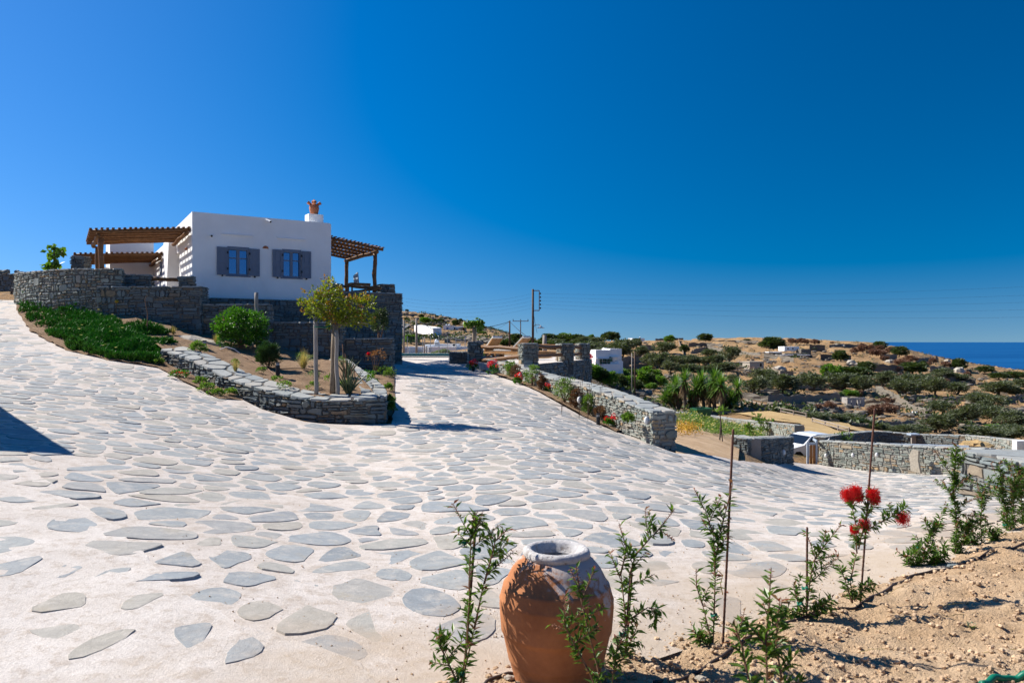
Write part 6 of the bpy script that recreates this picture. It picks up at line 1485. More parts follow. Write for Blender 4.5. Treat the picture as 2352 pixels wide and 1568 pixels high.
# boulders
BOUL = ((c5, 2110, 850, 120, 34), (c6, 760, 565, 90, 45), (c6, 825, 580, 60, 36), (c6, 1110, 560, 110, 50), (c6, 1750, 640, 110, 60), (c6, 95, 615, 130, 36), (c6, 1640, 540, 60, 22), (c6, 435, 890, 40, 26), (c6, 520, 893, 80, 26), (c6, 650, 400, 120, 26))
for i, (cf, x, y, w_, h) in enumerate(BOUL):
    u, v = cf(x, y); q = G(u, v, 70); s = q.y / F * .588 / 2.34; mb = MB(); mb.blob(q, (w_ * s / 2, w_ * s * .4, h * s * .75), i * 3, .5, 10, 6, 1.5); mb.single('boulder', MAT['rock'], f'grey weathered boulder on the far slope, {ORD[sum(cf2(a, 0)[0] < u for cf2, a, *_ in BOUL)]} from the left', 'boulder', 'boulders on the far slope')
# ---------------------------------------------------------------- trees and bushes
def olive_proto(seed):
    rng = random.Random(seed); t = thing('olive_tree', 'olive tree', 'tree', (0, 0, 0)); mb = MB()
    for k in range(6): d = RV(rng); crown(mb, (d.x * .75, d.y * .75, 2.25 + d.z * .6), (1.3, 1.3, 1.15), 20, 28, .34, rng, .42, low=-1, spread=.3)
    mb.build('crown', MAT['olive'], t); mb = MB(); limbs(mb, (0, 0, 0), 2.3, .2, 1.1, 5, rng, (rng.uniform(-.3, .3), 0)); mb.build('trunk', MAT['bark_dark'], t); return t
def bush_proto(name, cat, mat, seed, n=70, lf=.2, low=-.1, trunk=True):
    rng = random.Random(seed); t = thing(name, name, cat, (0, 0, 0)); mb = MB(); crown(mb, (0, 0, .5), (.52, .52, .5), n, 30, lf, rng, .45, low=low - .6, inner=.45, spread=.22); mb.build('crown', MAT[mat], t)
    mb = MB(); mb.tube([(0, 0, -.1), (0, 0, .3), (.1, 0, .6)], [.05, .04, .015], 6); mb.tube([(0, 0, .15), (-.2, .1, .5)], [.03, .01], 5); mb.build('trunk', MAT['bark_dark'], t); return t
OP = [Stamp(olive_proto(k)) for k in range(4)]
def olives(lst, cf, group, phrase):
    for i, (x, yb, yt, w_) in enumerate(sorted(lst)):
        u, v = cf(x, yb); q = G(u, v, 60); q.z -= .1; s = q.y / F * .588 / 2.34; h = (yb - yt) * s; ww = w_ * s
        OP[(i + len(lst)) % 4](q, (i * 1.7 + len(lst)) % 6.28, (ww / 3.1, ww / 3.1, h / 3.6), f'olive tree {phrase}, {ORD2[i]} from the left', group)
olives([(410, 803, 640, 220), (130, 812, 680, 250), (690, 792, 630, 260), (865, 832, 670, 190), (1050, 772, 640, 220), (1250, 850, 690, 210), (1370, 822, 640, 260), (1530, 850, 690, 180), (1595, 722, 610, 190), (1720, 722, 640, 180), (1730, 837, 720, 170)], c6, 'row of olive trees across the right slope', 'in the long row across the right slope')
olives([(2110, 850, 720, 250), (2280, 870, 770, 140), (1590, 1025, 890, 190), (2060, 1090, 930, 230), (1990, 960, 820, 280), (1530, 1195, 1030, 270), (1760, 1090, 970, 170), (1860, 1100, 930, 170), (2240, 1170, 1000, 240), (2330, 780, 690, 120), (1960, 1000, 900, 160)], c6, 'olive trees below the pale descending wall at right', 'low on the right, beyond the descending wall')
olives([(1970, 1250, 1120, 370), (2230, 1260, 1100, 260), (430, 1065, 990, 220), (580, 1085, 1010, 210), (760, 1115, 1020, 250), (900, 1135, 1060, 150), (1040, 1165, 1090, 160), (1210, 1195, 1110, 210), (1400, 1205, 1120, 230)], c6, 'bushy olives in the hollow behind the court', 'in the hollow just behind the court wall')
olives([(130, 610, 530, 110), (250, 650, 555, 140), (410, 630, 545, 170), (50, 655, 560, 140), (680, 690, 560, 160), (470, 690, 600, 170), (560, 730, 610, 260), (760, 650, 580, 120), (350, 690, 600, 150), (660, 730, 640, 140), (30, 600, 540, 90), (820, 735, 640, 130)], c5, 'olive trees behind the white blue-shaded house', 'above the white house with the blue-shaded front')
olives([(1035, 705, 585, 170), (1640, 775, 625, 140), (1480, 735, 665, 160), (1490, 815, 710, 180), (1090, 600, 545, 80)], c5, 'olive trees high on the middle slope', 'standing alone high on the middle slope')
olives([(930, 830, 700, 150), (1000, 845, 705, 190), (1095, 885, 760, 120), (1200, 815, 710, 180), (1280, 820, 720, 160), (1250, 880, 795, 230), (1360, 810, 730, 130), (1560, 880, 780, 240), (1440, 880, 810, 150), (1680, 990, 900, 140)], c5, 'olive grove above the yuccas', 'in the grove just above the yuccas')
olives([(1930, 965, 830, 200), (1870, 1068, 915, 190), (2130, 1053, 900, 220), (2030, 1010, 890, 130)], c5, 'olive trees right of the yuccas', 'on the terrace right of the yuccas')
RP = [Stamp(bush_proto('spurge_bush', 'bush', 'spurge', 40 + k, 60, .16)) for k in range(2)]
BL = [(300, 378, 335, 75), (220, 380, 335, 60), (20, 345, 325, 40), (130, 362, 342, 40), (355, 382, 345, 40), (430, 382, 345, 70), (585, 378, 362, 35), (870, 458, 385, 80), (945, 437, 395, 55), (1022, 442, 400, 65), (955, 484, 430, 65), (1030, 494, 440, 90), (1112, 464, 420, 55), (1300, 545, 495, 110), (1210, 580, 525, 100), (1510, 553, 515, 65), (1050, 526, 492, 40), (1085, 526, 496, 40), (985, 1034, 945, 120), (1102, 1028, 935, 115), (455, 988, 938, 75), (570, 988, 915, 95), (1085, 930, 880, 85), (1825, 683, 640, 50), (1170, 635, 590, 70), (1620, 745, 705, 60), (1465, 580, 548, 45), (1620, 590, 545, 70), (790, 470, 420, 60), (830, 870, 812, 60)]
NM = ['on the ridge right of the farmhouse', 'among the bushes on the seaward ridge', 'around the ruin and its broken walls', 'low on the rocky right slope']
grp = [[], [], [], []]
for b in BL: grp[0 if b[0] < 600 and b[1] < 400 else 1 if b[1] < 600 else 2 if b[1] > 800 else 3].append(b)
k = 0
for gi, g in enumerate(grp):
    for i, (x, yb, yt, w_) in enumerate(sorted(g)):
        q = G(*c6(x, yb), 60); s = q.y / F * .588 / 2.34; RP[k % 2](q, k * 1.3, (w_ * s, w_ * s, (yb - yt) * s * 1.1), f'reddish brown dry bush {NM[gi]}, {ORD2[i]} from the left', 'reddish brown bushes on the hillside'); k += 1
DP = [Stamp(bush_proto('evergreen_bush', 'bush', 'scrub', 50 + k, 80, .17)) for k in range(3)]
DB = [(c6, 60, 425, 335, 130, 'dark evergreen bush left of the small white farmhouse'), (c6, 760, 690, 600, 300, 'wide dark carob tree in the middle of the right slope'), (c6, 890, 642, 555, 115, 'dark bush right of the carob trees'), (c6, 665, 532, 450, 115, 'round dark bush alone below the ridge'), (c6, 1020, 420, 365, 105, 'green tree on the ridge against the sea'), (c6, 1200, 492, 415, 110, 'second dark tree on the ridge, lower against the sea'), (c6, 1130, 445, 412, 60, 'small green bush between the two ridge trees'), (c6, 1740, 612, 525, 115, 'dark tree against the sea near the rock edge'), (c6, 1320, 645, 560, 190, 'broad dark bush below the seaward ridge'), (c6, 1420, 580, 540, 50, 'small green bush at the seaward rocks'), (c6, 1980, 640, 590, 140, 'dark bush at the start of the far right ridge'), (c6, 2250, 690, 640, 200, 'dark scrub on the far right ridge'), (c6, 2110, 700, 650, 140, 'scrub in front of the far right ridge'), (c6, 1020, 600, 570, 60, 'small green bush in the rocks'),
      (c5, 560, 578, 505, 135, 'round dark green tree on the skyline left of the small white house'), (c5, 480, 572, 518, 50, 'narrow dark tree on the skyline beside the round one'), (c5, 785, 640, 575, 80, 'prickly dark bush below the small white house'), (c5, 1420, 592, 530, 105, 'dark round bush alone on the skyline in the middle'), (c5, 2020, 655, 565, 190, 'large dark bush on the ridge left of the farmhouse'), (c5, 1225, 690, 630, 75, 'dark green bush beside the climbing wall'), (c5, 1800, 590, 572, 50, 'low bush on the middle skyline'), (c5, 1370, 790, 740, 90, 'dark bush in the olive grove'), (c5, 690, 1000, 900, 120, 'dark bush behind the two wooden poles'), (c5, 770, 900, 850, 200, 'dark shrubbery beside the shaded white house'),
      (c3, 700, 405, 315, 115, 'round dark bush high on the left hill'), (c3, 325, 212, 165, 80, 'small tree on the crest of the left hill'), (c3, 1695, 515, 430, 90, 'dark tree on the left hill skyline above the blue and white house'), (c3, 890, 400, 355, 80, 'dark bush beside the hut on the left hill'), (c3, 1085, 385, 340, 80, 'bush on the left hill skyline'), (c3, 310, 460, 400, 110, 'bush beside the parked distant car'), (c3, 1180, 500, 430, 190, 'dark shrubbery on the left hill terraces'), (c3, 1040, 520, 440, 120, 'dark low shrubs right of the bright green tree'), (c3, 1570, 600, 470, 170, 'dark slope scrub above the blue and white house'), (c3, 1160, 680, 600, 130, 'dark shrub left of the blue and white house'), (c3, 2000, 690, 640, 120, 'scrub right of the blue and white house'), (c3, 2270, 700, 620, 100, 'scrub at the end of the left hill')]
for i, (cf, x, yb, yt, w_, lb) in enumerate(DB):
    q = G(*cf(x, yb), 60); s = q.y / F * .588 / (2.34 if cf is not c3 else 6.533); DP[i % 3](q, i * 1.9, (w_ * s, w_ * s, (yb - yt) * s * 1.05), lb, 'dark evergreen bushes and trees')
GPR = [Stamp(bush_proto('green_shrub', 'shrub', 'bright', 60 + k, 70, .16)) for k in range(3)]
GB = [(c6, 570, 712, 585, 160, 'bright green carob tree left of the dark one'), (c6, 750, 860, 808, 140, 'bright green bush growing inside the ruin'), (c5, 375, 562, 512, 55, 'bright green tree on the skyline'), (c5, 130, 585, 523, 110, 'bright green tree behind the terrace pillars'), (c5, 145, 610, 575, 70, 'yellow-green bush behind the terrace pillars'), (c5, 1088, 600, 545, 85, 'bright green tree beside the jagged ridge wall'), (c5, 395, 893, 833, 95, 'bright round shrub below the shaded white house'), (c5, 945, 960, 860, 130, 'yellow-green tree right of the two wooden poles'), (c5, 920, 1030, 980, 90, 'yellowish shrub above the dry field'), (c3, 790, 545, 405, 250, 'bright green tree above the long white shed'), (c3, 430, 1060, 860, 380, 'green fig tree before the ploughed field'), (c3, 130, 1000, 900, 160, 'green bush under the road wall'), (c3, 2130, 790, 720, 160, 'green shrub below the left hill'), (c3, 2270, 800, 750, 160, 'second green shrub below the left hill'), (c6, 2100, 1240, 1140, 260, 'yellow-green bush behind the court at right'), (c6, 1290, 640, 590, 90, 'bright green bush under the seaward rocks')]
for i, (cf, x, yb, yt, w_, lb) in enumerate(GB):
    q = G(*cf(x, yb), 60); s = q.y / F * .588 / (2.34 if cf is not c3 else 6.533); GPR[i % 3](q, i * 2.3, (w_ * s, w_ * s, (yb - yt) * s * 1.05), lb, 'bright green shrubs and trees')
HG = [(395, 990, 885, 150), (470, 1000, 900, 150), (540, 1010, 905, 150), (620, 1025, 910, 160), (700, 1035, 930, 150), (780, 1040, 960, 130), (520, 920, 850, 110), (360, 960, 880, 100), (440, 960, 880, 120), (840, 1000, 880, 120), (900, 1010, 900, 130), (1000, 1010, 920, 120), (640, 930, 850, 130), (880, 930, 840, 130)]
for i, (x, yb, yt, w_) in enumerate(sorted(HG)):
    q = G(*c5(x, yb), 60); s = q.y / F * .588 / 2.34; (GPR if i % 3 else DP)[i % 3](q, i * 2.1, (w_ * s, w_ * s, (yb - yt) * s * 1.1), f'leafy hedge shrub below the shaded white house, {ORD2[i]} from the left', 'hedge of shrubs below the shaded white house')
# dark trees along the skyline behind the big pole
SK = [(690, 792, 768, 40, 'scrub'), (705, 790, 764, 46, 'scrub')]
SKT = ((1185, 790, 768, 30), (1210, 792, 776, 40), (1258, 790, 768, 36), (1290, 790, 771, 44), (1320, 792, 770, 50), (1345, 790, 774, 40), (1240, 800, 784, 60), (1270, 805, 786, 60), (1310, 806, 786, 60), (1165, 795, 780, 30), (1345, 806, 785, 40), (1225, 806, 790, 40))
SKT = sorted((k for k in SKT if k[1] <= 797)) + sorted((k for k in SKT if k[1] > 797))
for i, (u, v, vt, w_) in enumerate(SKT):
    q = G(u, v, 90); s = q.y / F; DP[i % 3](q, i, (w_ * s, w_ * s, (v - vt) * s), f'dark tree on the skyline around the big pole, {("back", "front")[v > 797]} row, {ORD2[i if v <= 797 else i - sum(k[1] <= 797 for k in SKT)]} from the left', 'dark trees on the skyline around the big pole')
# ---------------------------------------------------------------- far buildings
def blk(t, name, c, w_, d, h, ax, mat, dz=0):
    mb = MB(); mb.box((c.x, c.y, c.z + dz), (w_, d, h), ax); return mb.build(name, MAT[mat], t)
def panel(t, name, c, ax, a, z, w_, h, depth, mat, par=None):
    """thin panel on the front face of a block; a along the wall, depth is the front distance from c"""
    ax = Vector((*ax, 0)).normalized(); fr = Vector((ax.y, -ax.x, 0)); mb = MB(); p = c + ax * a + fr * depth; mb.box((p.x, p.y, c.z + z), (w_, .12, h), ax); return mb.build(name, MAT[mat], par or t)
def sidepanel(t, name, c, ax, b, z, w_, h, half, mat):
    ax = Vector((*ax, 0)).normalized(); fr = Vector((ax.y, -ax.x, 0)); mb = MB(); p = c - ax * half + fr * b; mb.box((p.x, p.y, c.z + z), (w_, .12, h), (fr.x, fr.y)); return mb.build(name, MAT[mat], t)
# white two-storey house
q = G(1391, 866, 90); s = q.y / F; t = thing('two_storey_house', 'white two-storey house with green shutters, its front in blue shade', 'house', q); ax = (.93, .36); A = Vector((.93, .36, 0)); B = Vector((-.36, .93, 0)); K = s
def at_(u, v, dy=0): return P(u, v, q.y + dy)
c = at_(1377, 872); blk(t, 'wall', c, 42 * K, 44 * K, (872 - 803) * K, ax, 'white'); c2 = at_(1405, 872, 8 * K); blk(t, 'rear_block', c2, 30 * K, 40 * K, (872 - 800) * K, ax, 'white')
c3_ = at_(1393, 874); blk(t, 'lower_block', c3_ - B * 22 * K + B * 3 * K, 46 * K, 14 * K, (874 - 835) * K, ax, 'white'); c4 = at_(1412, 868, -4 * K); blk(t, 'balcony', c4 + A * 6 * K, 22 * K, 16 * K, (868 - 829) * K, ax, 'white')
f0 = c - B * 22.3 * K
for i, (a, w_) in enumerate(((-9, 4), (1, 9), (11, 5))):
    mb = MB(); p = f0 + A * a * K; mb.box((p.x, p.y, c.z + (872 - 835) * K), (w_ * K, .3, 11.5 * K), ax); wn = mb.build('window', MAT['darkhole'], t)
    for k in (-1, 1): mb = MB(); p2 = p + A * k * w_ * .34 * K - B * .2; mb.box((p2.x, p2.y, c.z + (872 - 834.5) * K), (w_ * .3 * K, .12, 10.5 * K), ax); mb.build('shutter', MAT['greenpaint'], wn)
mb = MB(); p = f0 - B * 2 * K; mb.box((p.x, p.y, c.z + (872 - 823) * K), (40 * K, 4.5 * K, .9 * K), ax); mb.build('awning', MAT['white'], t)
ch = at_(1389, 803, 4); blk(t, 'chimney', ch, 7 * K, 7 * K, 5 * K, ax, 'white'); p = at_(1403, 830, -16 * K); mb = MB(); mb.box((p.x, p.y, p.z), (6 * K, .3, 11 * K), ax); wn = mb.build('window', MAT['greenpaint'], t)
for u in (1410, 1419): p = at_(u, 833, -14 * K); blk(t, 'porch_post', p, 1 * K, 1 * K, 13 * K, ax, 'white')
p = at_(1412, 820, -12 * K); blk(t, 'porch_roof', p, 22 * K, 14 * K, 1.2 * K, ax, 'white')
p = at_(1401, 862, -24 * K); blk(t, 'lower_porch', p, 14 * K, 5 * K, 1.5 * K, ax, 'white', 7 * K)
for u in (1396, 1400): pp = at_(u, 866, -26 * K); blk(t, 'porch_post', pp, .9 * K, .9 * K, 11 * K, ax, 'white')
q2 = at_(1352, 866, -30 * K); q2.z = g1(q2.x, q2.y); shrub('bougainvillea', 'pink bougainvillea at the corner of the shaded white house', q2, 16 * K, 40 * K, 'redpetal', 26, 14, .25, 301)
# small white house with blue door
q = G(*c5(785, 590), 120); s = q.y / F; t = thing('skyline_house', 'small white cubic house with blue door on the skyline', 'house', q); w_ = 33 * s; ax = (.97, .25); d_ = 24 * s
blk(t, 'wall', q, w_ * .92, d_, 11.5 * s, ax, 'white', -1); cc = q + Vector((0, 0, -1)); panel(t, 'door', cc, ax, 3.5 * s, 1 + 1.5 * s, 3.6 * s, 7 * s, d_ / 2, 'bluepaint'); blk(t, 'chimney', q + Vector((9 * s, 3 * s, 11.5 * s - 1)), 2 * s, 2 * s, 3.2 * s, ax, 'white')
panel(t, 'window', cc, ax, -7 * s, 1 + 4 * s, 2 * s, 2.6 * s, d_ / 2, 'bluepaint')
# farmhouse group on the slope
q = G(*c6(190, 465), 120); s = q.y / F; k = s * .588 / 2.34; t = thing('farmhouse', 'white flat farmhouse above stone outbuildings on the right slope', 'house', q); ax = (.98, .2)
blk(t, 'white_block', P(*c6(190, 445), q.y), 150 * k, 100 * k, 40 * k, ax, 'white'); blk(t, 'stone_block', P(*c6(240, 540), q.y - 4), 250 * k, 90 * k, 75 * k, ax, 'farstone'); blk(t, 'stone_annexe', P(*c6(325, 520), q.y - 2), 100 * k, 80 * k, 92 * k, ax, 'farstone')
blk(t, 'roof_slab', P(*c6(215, 486), q.y - 6), 300 * k, 100 * k, 7 * k, ax, 'white'); blk(t, 'lower_block', P(*c6(255, 590), q.y - 8), 160 * k, 50 * k, 50 * k, ax, 'rock'); cc = P(*c6(50, 505), q.y - 4); blk(t, 'dark_shed', cc, 120 * k, 60 * k, 45 * k, ax, 'farstone'); blk(t, 'shed_roof', cc + Vector((0, 0, 45 * k)), 130 * k, 66 * k, 6 * k, ax, 'white'); panel(t, 'opening', cc, ax, 10 * k, 2 * k, 70 * k, 34 * k, 30 * k, 'darkhole')
for a in (-40, 10): panel(t, 'window', P(*c6(190, 445), q.y), ax, a * k, 14 * k, 12 * k, 14 * k, 50 * k, 'darkhole')
q = G(*c5(1990, 700), 120); k = q.y / F * .588 / 2.34; t = thing('long_roof_barn', 'low barn with long white roof left of the farmhouse', 'barn', q); blk(t, 'wall', q, 300 * k, 90 * k, 12 * k, (.98, .2), 'farstone', -2); blk(t, 'roof', q, 330 * k, 100 * k, 7 * k, (.98, .2), 'white', 12 * k - 2 + .02)
q = G(*c5(1853, 825), 100); k = q.y / F * .588 / 2.34; t = thing('stone_hut', 'square pale stone hut with dark doorway on the slope', 'hut', q); ax = (.95, .3); blk(t, 'wall', q, 150 * k, 110 * k, 60 * k, ax, 'rock', -.5); blk(t, 'roof', q, 160 * k, 118 * k, 8 * k, ax, 'rock', 60 * k - .48); panel(t, 'doorway', q, ax, 42 * k, 0, 16 * k, 34 * k, 55.3 * k, 'darkhole')
# roofless ruin
q = G(*c6(775, 938), 90); k = q.y / F * .588 / 2.34; t = thing('roofless_ruin', 'roofless whitewashed ruin with two dark openings', 'ruin', q); ax = (.95, .3); A = Vector((.95, .3, 0)).normalized(); B = Vector((-A.y, A.x, 0)); mr_ = simple('peeling_plaster', (.50, .47, .44), (.28, .25, .22), 1.6, .9); MAT['plaster'] = mr_
for a, w_, h in ((-68, 34, 72), (-20, 44, 70), (36, 22, 66), (78, 44, 66)): blk(t, 'wall_pier', q + A * a * k - B * 30 * k, w_ * k, 14 * k, h * k, ax, 'plaster', -.3)
blk(t, 'lintel', q - B * 30 * k + A * (8 * k), 196 * k, 13 * k, 16 * k, ax, 'plaster', 68 * k - .3); blk(t, 'side_wall', q - A * 86 * k, 14 * k, 70 * k, 88 * k, ax, 'plaster', -.3); blk(t, 'rear_wall', q + B * 32 * k, 170 * k, 12 * k, 62 * k, ax, 'plaster', -.3); blk(t, 'rubble_fill', q, 150 * k, 46 * k, 40 * k, ax, 'farstone', -.3)
for x in (1325, 1355): u, v = c6(x, 1030); g_ = G(u, v, 70); k = g_.y / F * .588 / 2.34; mb = MB(); mb.box(g_, (14 * k, 14 * k, 34 * k)); mb.single('gate_post', MAT['white'], f'white gate post in the pale descending wall, {"left" if x < 1340 else "right"} of the pair', 'post', 'white gate posts')
# pool house
q = P(985, 812, 150); q.z = zz(813, 150); K = 150 / F; ax = (1, .06); t = thing('pool_house', 'long white flat building with chimney behind the pool terrace', 'building', q)
def pb(nm, u0, u1, v0, v1, y, mat='white', dd=6):
    a, b = P(u0, v1, y), P(u1, v0, y); mb = MB(); mb.box(((a.x + b.x) / 2, y + dd / 2, a.z - 1), (b.x - a.x, dd, b.z - a.z + 1), (1, 0)); return mb.build(nm, MAT[mat], t)
pb('front_wall', 939, 990, 796, 814, 150); pb('main_block', 990, 1047, 796, 814, 148); pb('upper_block', 976, 998, 791, 800, 156); pb('upper_block', 998, 1054, 789.5, 800, 157); pb('right_wing', 1047, 1090, 795.5, 814, 152); pb('left_end', 928, 939, 796, 814, 148)
pb('chimney', 997, 1008, 787, 790, 158, dd=2.5); pb('chimney_stack', 998, 1006.5, 782, 787, 158, dd=1.5); mb = MB(); mb.blob(P(1002.3, 781.8, 158.8), (.32, .32, .3), 1, 0, 10, 6); mb.build('chimney_cap', MAT['white'], t, True)
pb('door_recess', 985, 990, 798, 813, 147.9, 'bluegrey', .1); pb('stair', 960, 972, 803, 812, 149.8, 'bluegrey', .1); pb('opening', 930, 935, 800, 811, 147.9, 'bluegrey', .1)
ac = thing('air_conditioner', 'outdoor air conditioning unit on the white pool house', 'air conditioner', P(1044, 796, 156.6)); a = P(1039, 795.6, 156.7); b = P(1049, 789.4, 156.7); mb = MB(); mb.box(((a.x + b.x) / 2, a.y, a.z), (b.x - a.x, .4, b.z - a.z)); mb.build('case', MAT['white'], ac); mb = MB(); mb.tube([P(1042.8, 792.5, 156.4), P(1042.8, 792.5, 156.35)], .26, 14); mb.build('fan_grille', MAT['black'], ac)
# long white shed, road, distant house
q = G(*c3(990, 888), 120); t = thing('white_shed', 'long white shed with sunlit side and shaded gable end', 'shed', q); y0 = q.y; k = y0 / F * .588 / 6.533
p0, p1_, p2, p3 = P(*c3(990, 888), y0), P(*c3(1222, 872), y0 + 10 * 1), P(*c3(510, 760), y0 + 42), None
h0, h1, h2 = P(*c3(990, 660), y0), P(*c3(1205, 652), y0 + 10), P(*c3(510, 590), y0 + 42); b3 = p2 + (p1_ - p0); h3 = h2 + (h1 - h0)
MB().add([p0, p1_, b3, p2, h0, h1, h3, h2], [(3, 2, 1, 0), (4, 5, 6, 7), (0, 1, 5, 4), (1, 2, 6, 5), (2, 3, 7, 6), (3, 0, 4, 7)]).build('wall', MAT['white'], t); mb = MB(); mm = p0.lerp(p1_, .58); mb.beam(mm - Vector((0, .1, 0)), h0.lerp(h1, .58) - Vector((0, .1, 0)), .15, .1); mb.build('drainpipe', MAT['bluegrey'], t)
RD = [c3(*p) for p in ((60, 525), (110, 530), (420, 580), (330, 660), (200, 740), (60, 790), (-60, 800), (-60, 520))]
rp = [G(u, v, 120) for u, v in RD]; setp(mesh('asphalt_road', [p + Vector((0, 0, .5)) for p in rp], [tuple(range(len(rp)))], MAT['asphalt']), 'grey asphalt road climbing the left hill', None, None, 'structure')
q = G(*c3(160, 505), 120); k = q.y / F * .588 / 6.533; t = thing('distant_car', 'pale car parked at the top of the hill road', 'car', q); mb = MB(); L_, H_ = 150 * k, 68 * k; pr = [(-.5, .12), (-.5, .5), (-.4, .58), (-.25, .95), (.2, 1), (.38, .6), (.5, .5), (.5, .12)]
vs = [Vector((q.x + a * L_, q.y + b * L_ * .4, q.z + z * H_)) for b in (0, 1) for a, z in pr]; n = len(pr); mb.add(vs, [tuple(range(n))[::-1], tuple(range(n, 2 * n))] + [(i, (i + 1) % n, n + (i + 1) % n, n + i) for i in range(n)]); mb.build('body', MAT['carpaint'], t); mesh('side_window', [Vector((q.x + a * L_, q.y - .04, q.z + z * H_)) for a, z in ((-.34, .6), (-.22, .9), (.17, .94), (.3, .6))], [(0, 1, 2, 3)], MAT['carglass'], t)
for a in (-.3, .3): mb = MB(); mb.tube([Vector((q.x + a * L_, q.y - .05, q.z + .16 * H_)), Vector((q.x + a * L_, q.y + .1, q.z + .16 * H_))], .2 * H_, 12); mb.build('wheel', MAT['rubber'], t)
q = G(*c3(1500, 715), 150); y0 = q.y; k = y0 / F * .588 / 6.533; t = thing('blue_white_house', 'white house with pale blue trim and two chimneys on the left hill', 'house', q)
def hb(nm, x0, x1, ya, yb, dy, mat, dd=6):
    a, b = P(*c3(x0, yb), y0 + dy), P(*c3(x1, ya), y0 + dy); mb = MB(); mb.box(((a.x + b.x) / 2, y0 + dy + dd / 2, a.z - (1 if mat == 'white' and yb > 690 else 0)), (b.x - a.x, dd, b.z - a.z + (1 if mat == 'white' and yb > 690 else 0))); return mb.build(nm, MAT[mat], t)
hb('wall', 1250, 1500, 590, 700, 0, 'white'); hb('wall', 1500, 1740, 615, 718, 3, 'white'); hb('annexe', 1640, 1830, 650, 732, 0, 'plaster', 5); hb('chimney', 1310, 1345, 560, 590, 3, 'white', 1); hb('chimney', 1375, 1420, 560, 590, 3, 'white', 1); hb('blue_band', 1290, 1560, 592, 602, -.15, 'bluegrey', .12)
for x0, x1, ya, yb, dy in ((1330, 1375, 640, 695, -.15), (1580, 1620, 660, 712, 2.85)): hb('door', x0, x1, ya, yb, dy, 'bluepaint', .12)
hb('arch_opening', 1528, 1560, 650, 712, 2.85, 'darkhole', .12); hb('awning', 1690, 1920, 640, 652, -4, 'greenpaint', 4); hb('dark_porch', 1750, 1790, 665, 725, -.1, 'darkhole', .1)
q = G(*c3(975, 415), 150); k = q.y / F * .588 / 6.533; mb = MB(); mb.box(q - Vector((0, 0, .5)), (85 * k, 50 * k, 58 * k)); mb.single('hill_hut', MAT['rock'], 'tiny square stone hut high on the left hill', 'hut')
q = G(*c3(1845, 930), 90); k = q.y / F * .588 / 6.533; mb = MB(); mb.lathe([(20 * k, 0), (28 * k, 38 * k), (26 * k, 38 * k), (18 * k, 4 * k)], q, 14); mb.single('blue_tub', simple('blue_plastic', (.02, .10, .5), None, 3, .4), 'blue plastic tub on the dry ground beyond the terrace', 'tub')
q = G(*c3(1560, 930), 90); 
# glass pool fence
t = thing('pool_fence', 'clear glass fence with slim steel posts behind the pool', 'fence', (-4, 45.8, CZ - .75)); fx = [c3(x, 0)[0] for x in (150, 335, 725, 925, 1140, 1355, 1575, 1810)]
gm, tt, bb, N, L = newmat('clear_glass'); bb.inputs['Alpha'].default_value = .05; bb.inputs['Base Color'].default_value = (.4, .55, .6, 1); bb.inputs['Roughness'].default_value = .05; MAT['clear'] = gm
for u in fx: p = P(u, 811, 45.7); p.z = CZ - .75; MB().tube([p, p + Vector((0, 0, 1.08))], .02, 6).build('post', MAT['steel'], t)
for a, b in zip(fx[:-1], fx[1:]): p, r_ = P(a, 811, 45.72), P(b, 811, 45.72); z0 = CZ - .70; mesh('glass_panel', [(p.x + .03, p.y, z0), (r_.x - .03, p.y, z0), (r_.x - .03, p.y, z0 + 1.0), (p.x + .03, p.y, z0 + 1.0)], [(0, 1, 2, 3)], MAT['clear'], t)
for i, (x, yb, w_, h) in enumerate(((680, 1310, 60, 40), (980, 1325, 110, 50), (1130, 1320, 220, 90), (1260, 1325, 200, 120), (1350, 1325, 140, 95))):
    u, v = c3(x, yb); q = P(u, 811.5, 46.6); q.z = CZ - .9; k = 46.6 / F * .588 / 6.533; shrub('silver_shrub', f'silvery green shrub behind the glass fence, {ORD[i]} from the left', q, w_ * k, h * k * 1.4, 'sage', 40, 18, .08, 320 + i, 'silvery shrubs behind the glass fence')
# ---------------------------------------------------------------- poles, wires, young mulberry
def pole(u, vt, vb, y, r, lb, mat='pole', name='utility_pole', wob=.0):
    a = P(u, vb, y); a.z = min(a.z, g1(a.x, a.y)) - .3; b = P(u, vt, y); t = thing(name, lb, 'pole', a, 'wooden poles'); MB().tube([a, a.lerp(b, .5), b], [r, r * .9, r * .8], 10).build('shaft', MAT[mat], t, True); return t, b
bp, top = pole(1224, 664, 790, 75, .135, 'big dark utility pole with steel bracket and street lamp')
y = 75
def PB(x, yy): return P((1450 + x / 2.94) * .588, (1080 + yy / 2.94) * .588, y)
mb = MB()
for a, b in (((1865, 162), (1930, 162)), ((1930, 162), (1930, 390)), ((1930, 390), (1868, 390))): mb.beam(PB(*a), PB(*b), .09, .09, (0, 1, 0))
br = mb.build('bracket', MAT['steel'], bp)
for yy in (195, 237, 278, 320, 362): mb = MB(); mb.tube([PB(1932, yy), PB(1940, yy), PB(1950, yy)], [.03, .1, .07], 8); mb.build('insulator', MAT['black'], br)
mb = MB(); mb.tube([PB(1868, 572), PB(1885, 555), PB(1920, 550), PB(1942, 562)], .03, 6); lam = mb.build('lamp_arm', MAT['steel'], bp); MB().lathe([(.02, .2), (.07, .16), (.1, .05), (.4, -.08), (.38, -.1), (.0, -.06)], PB(1945, 580), 14).build('lamp_shade', MAT['lampglass'], lam, True)
mb = MB(); mb.tube([PB(1858, 390), PB(1880, 520), PB(1905, 650)], .015, 4); mb.build('guy_wire', MAT['black'], bp)
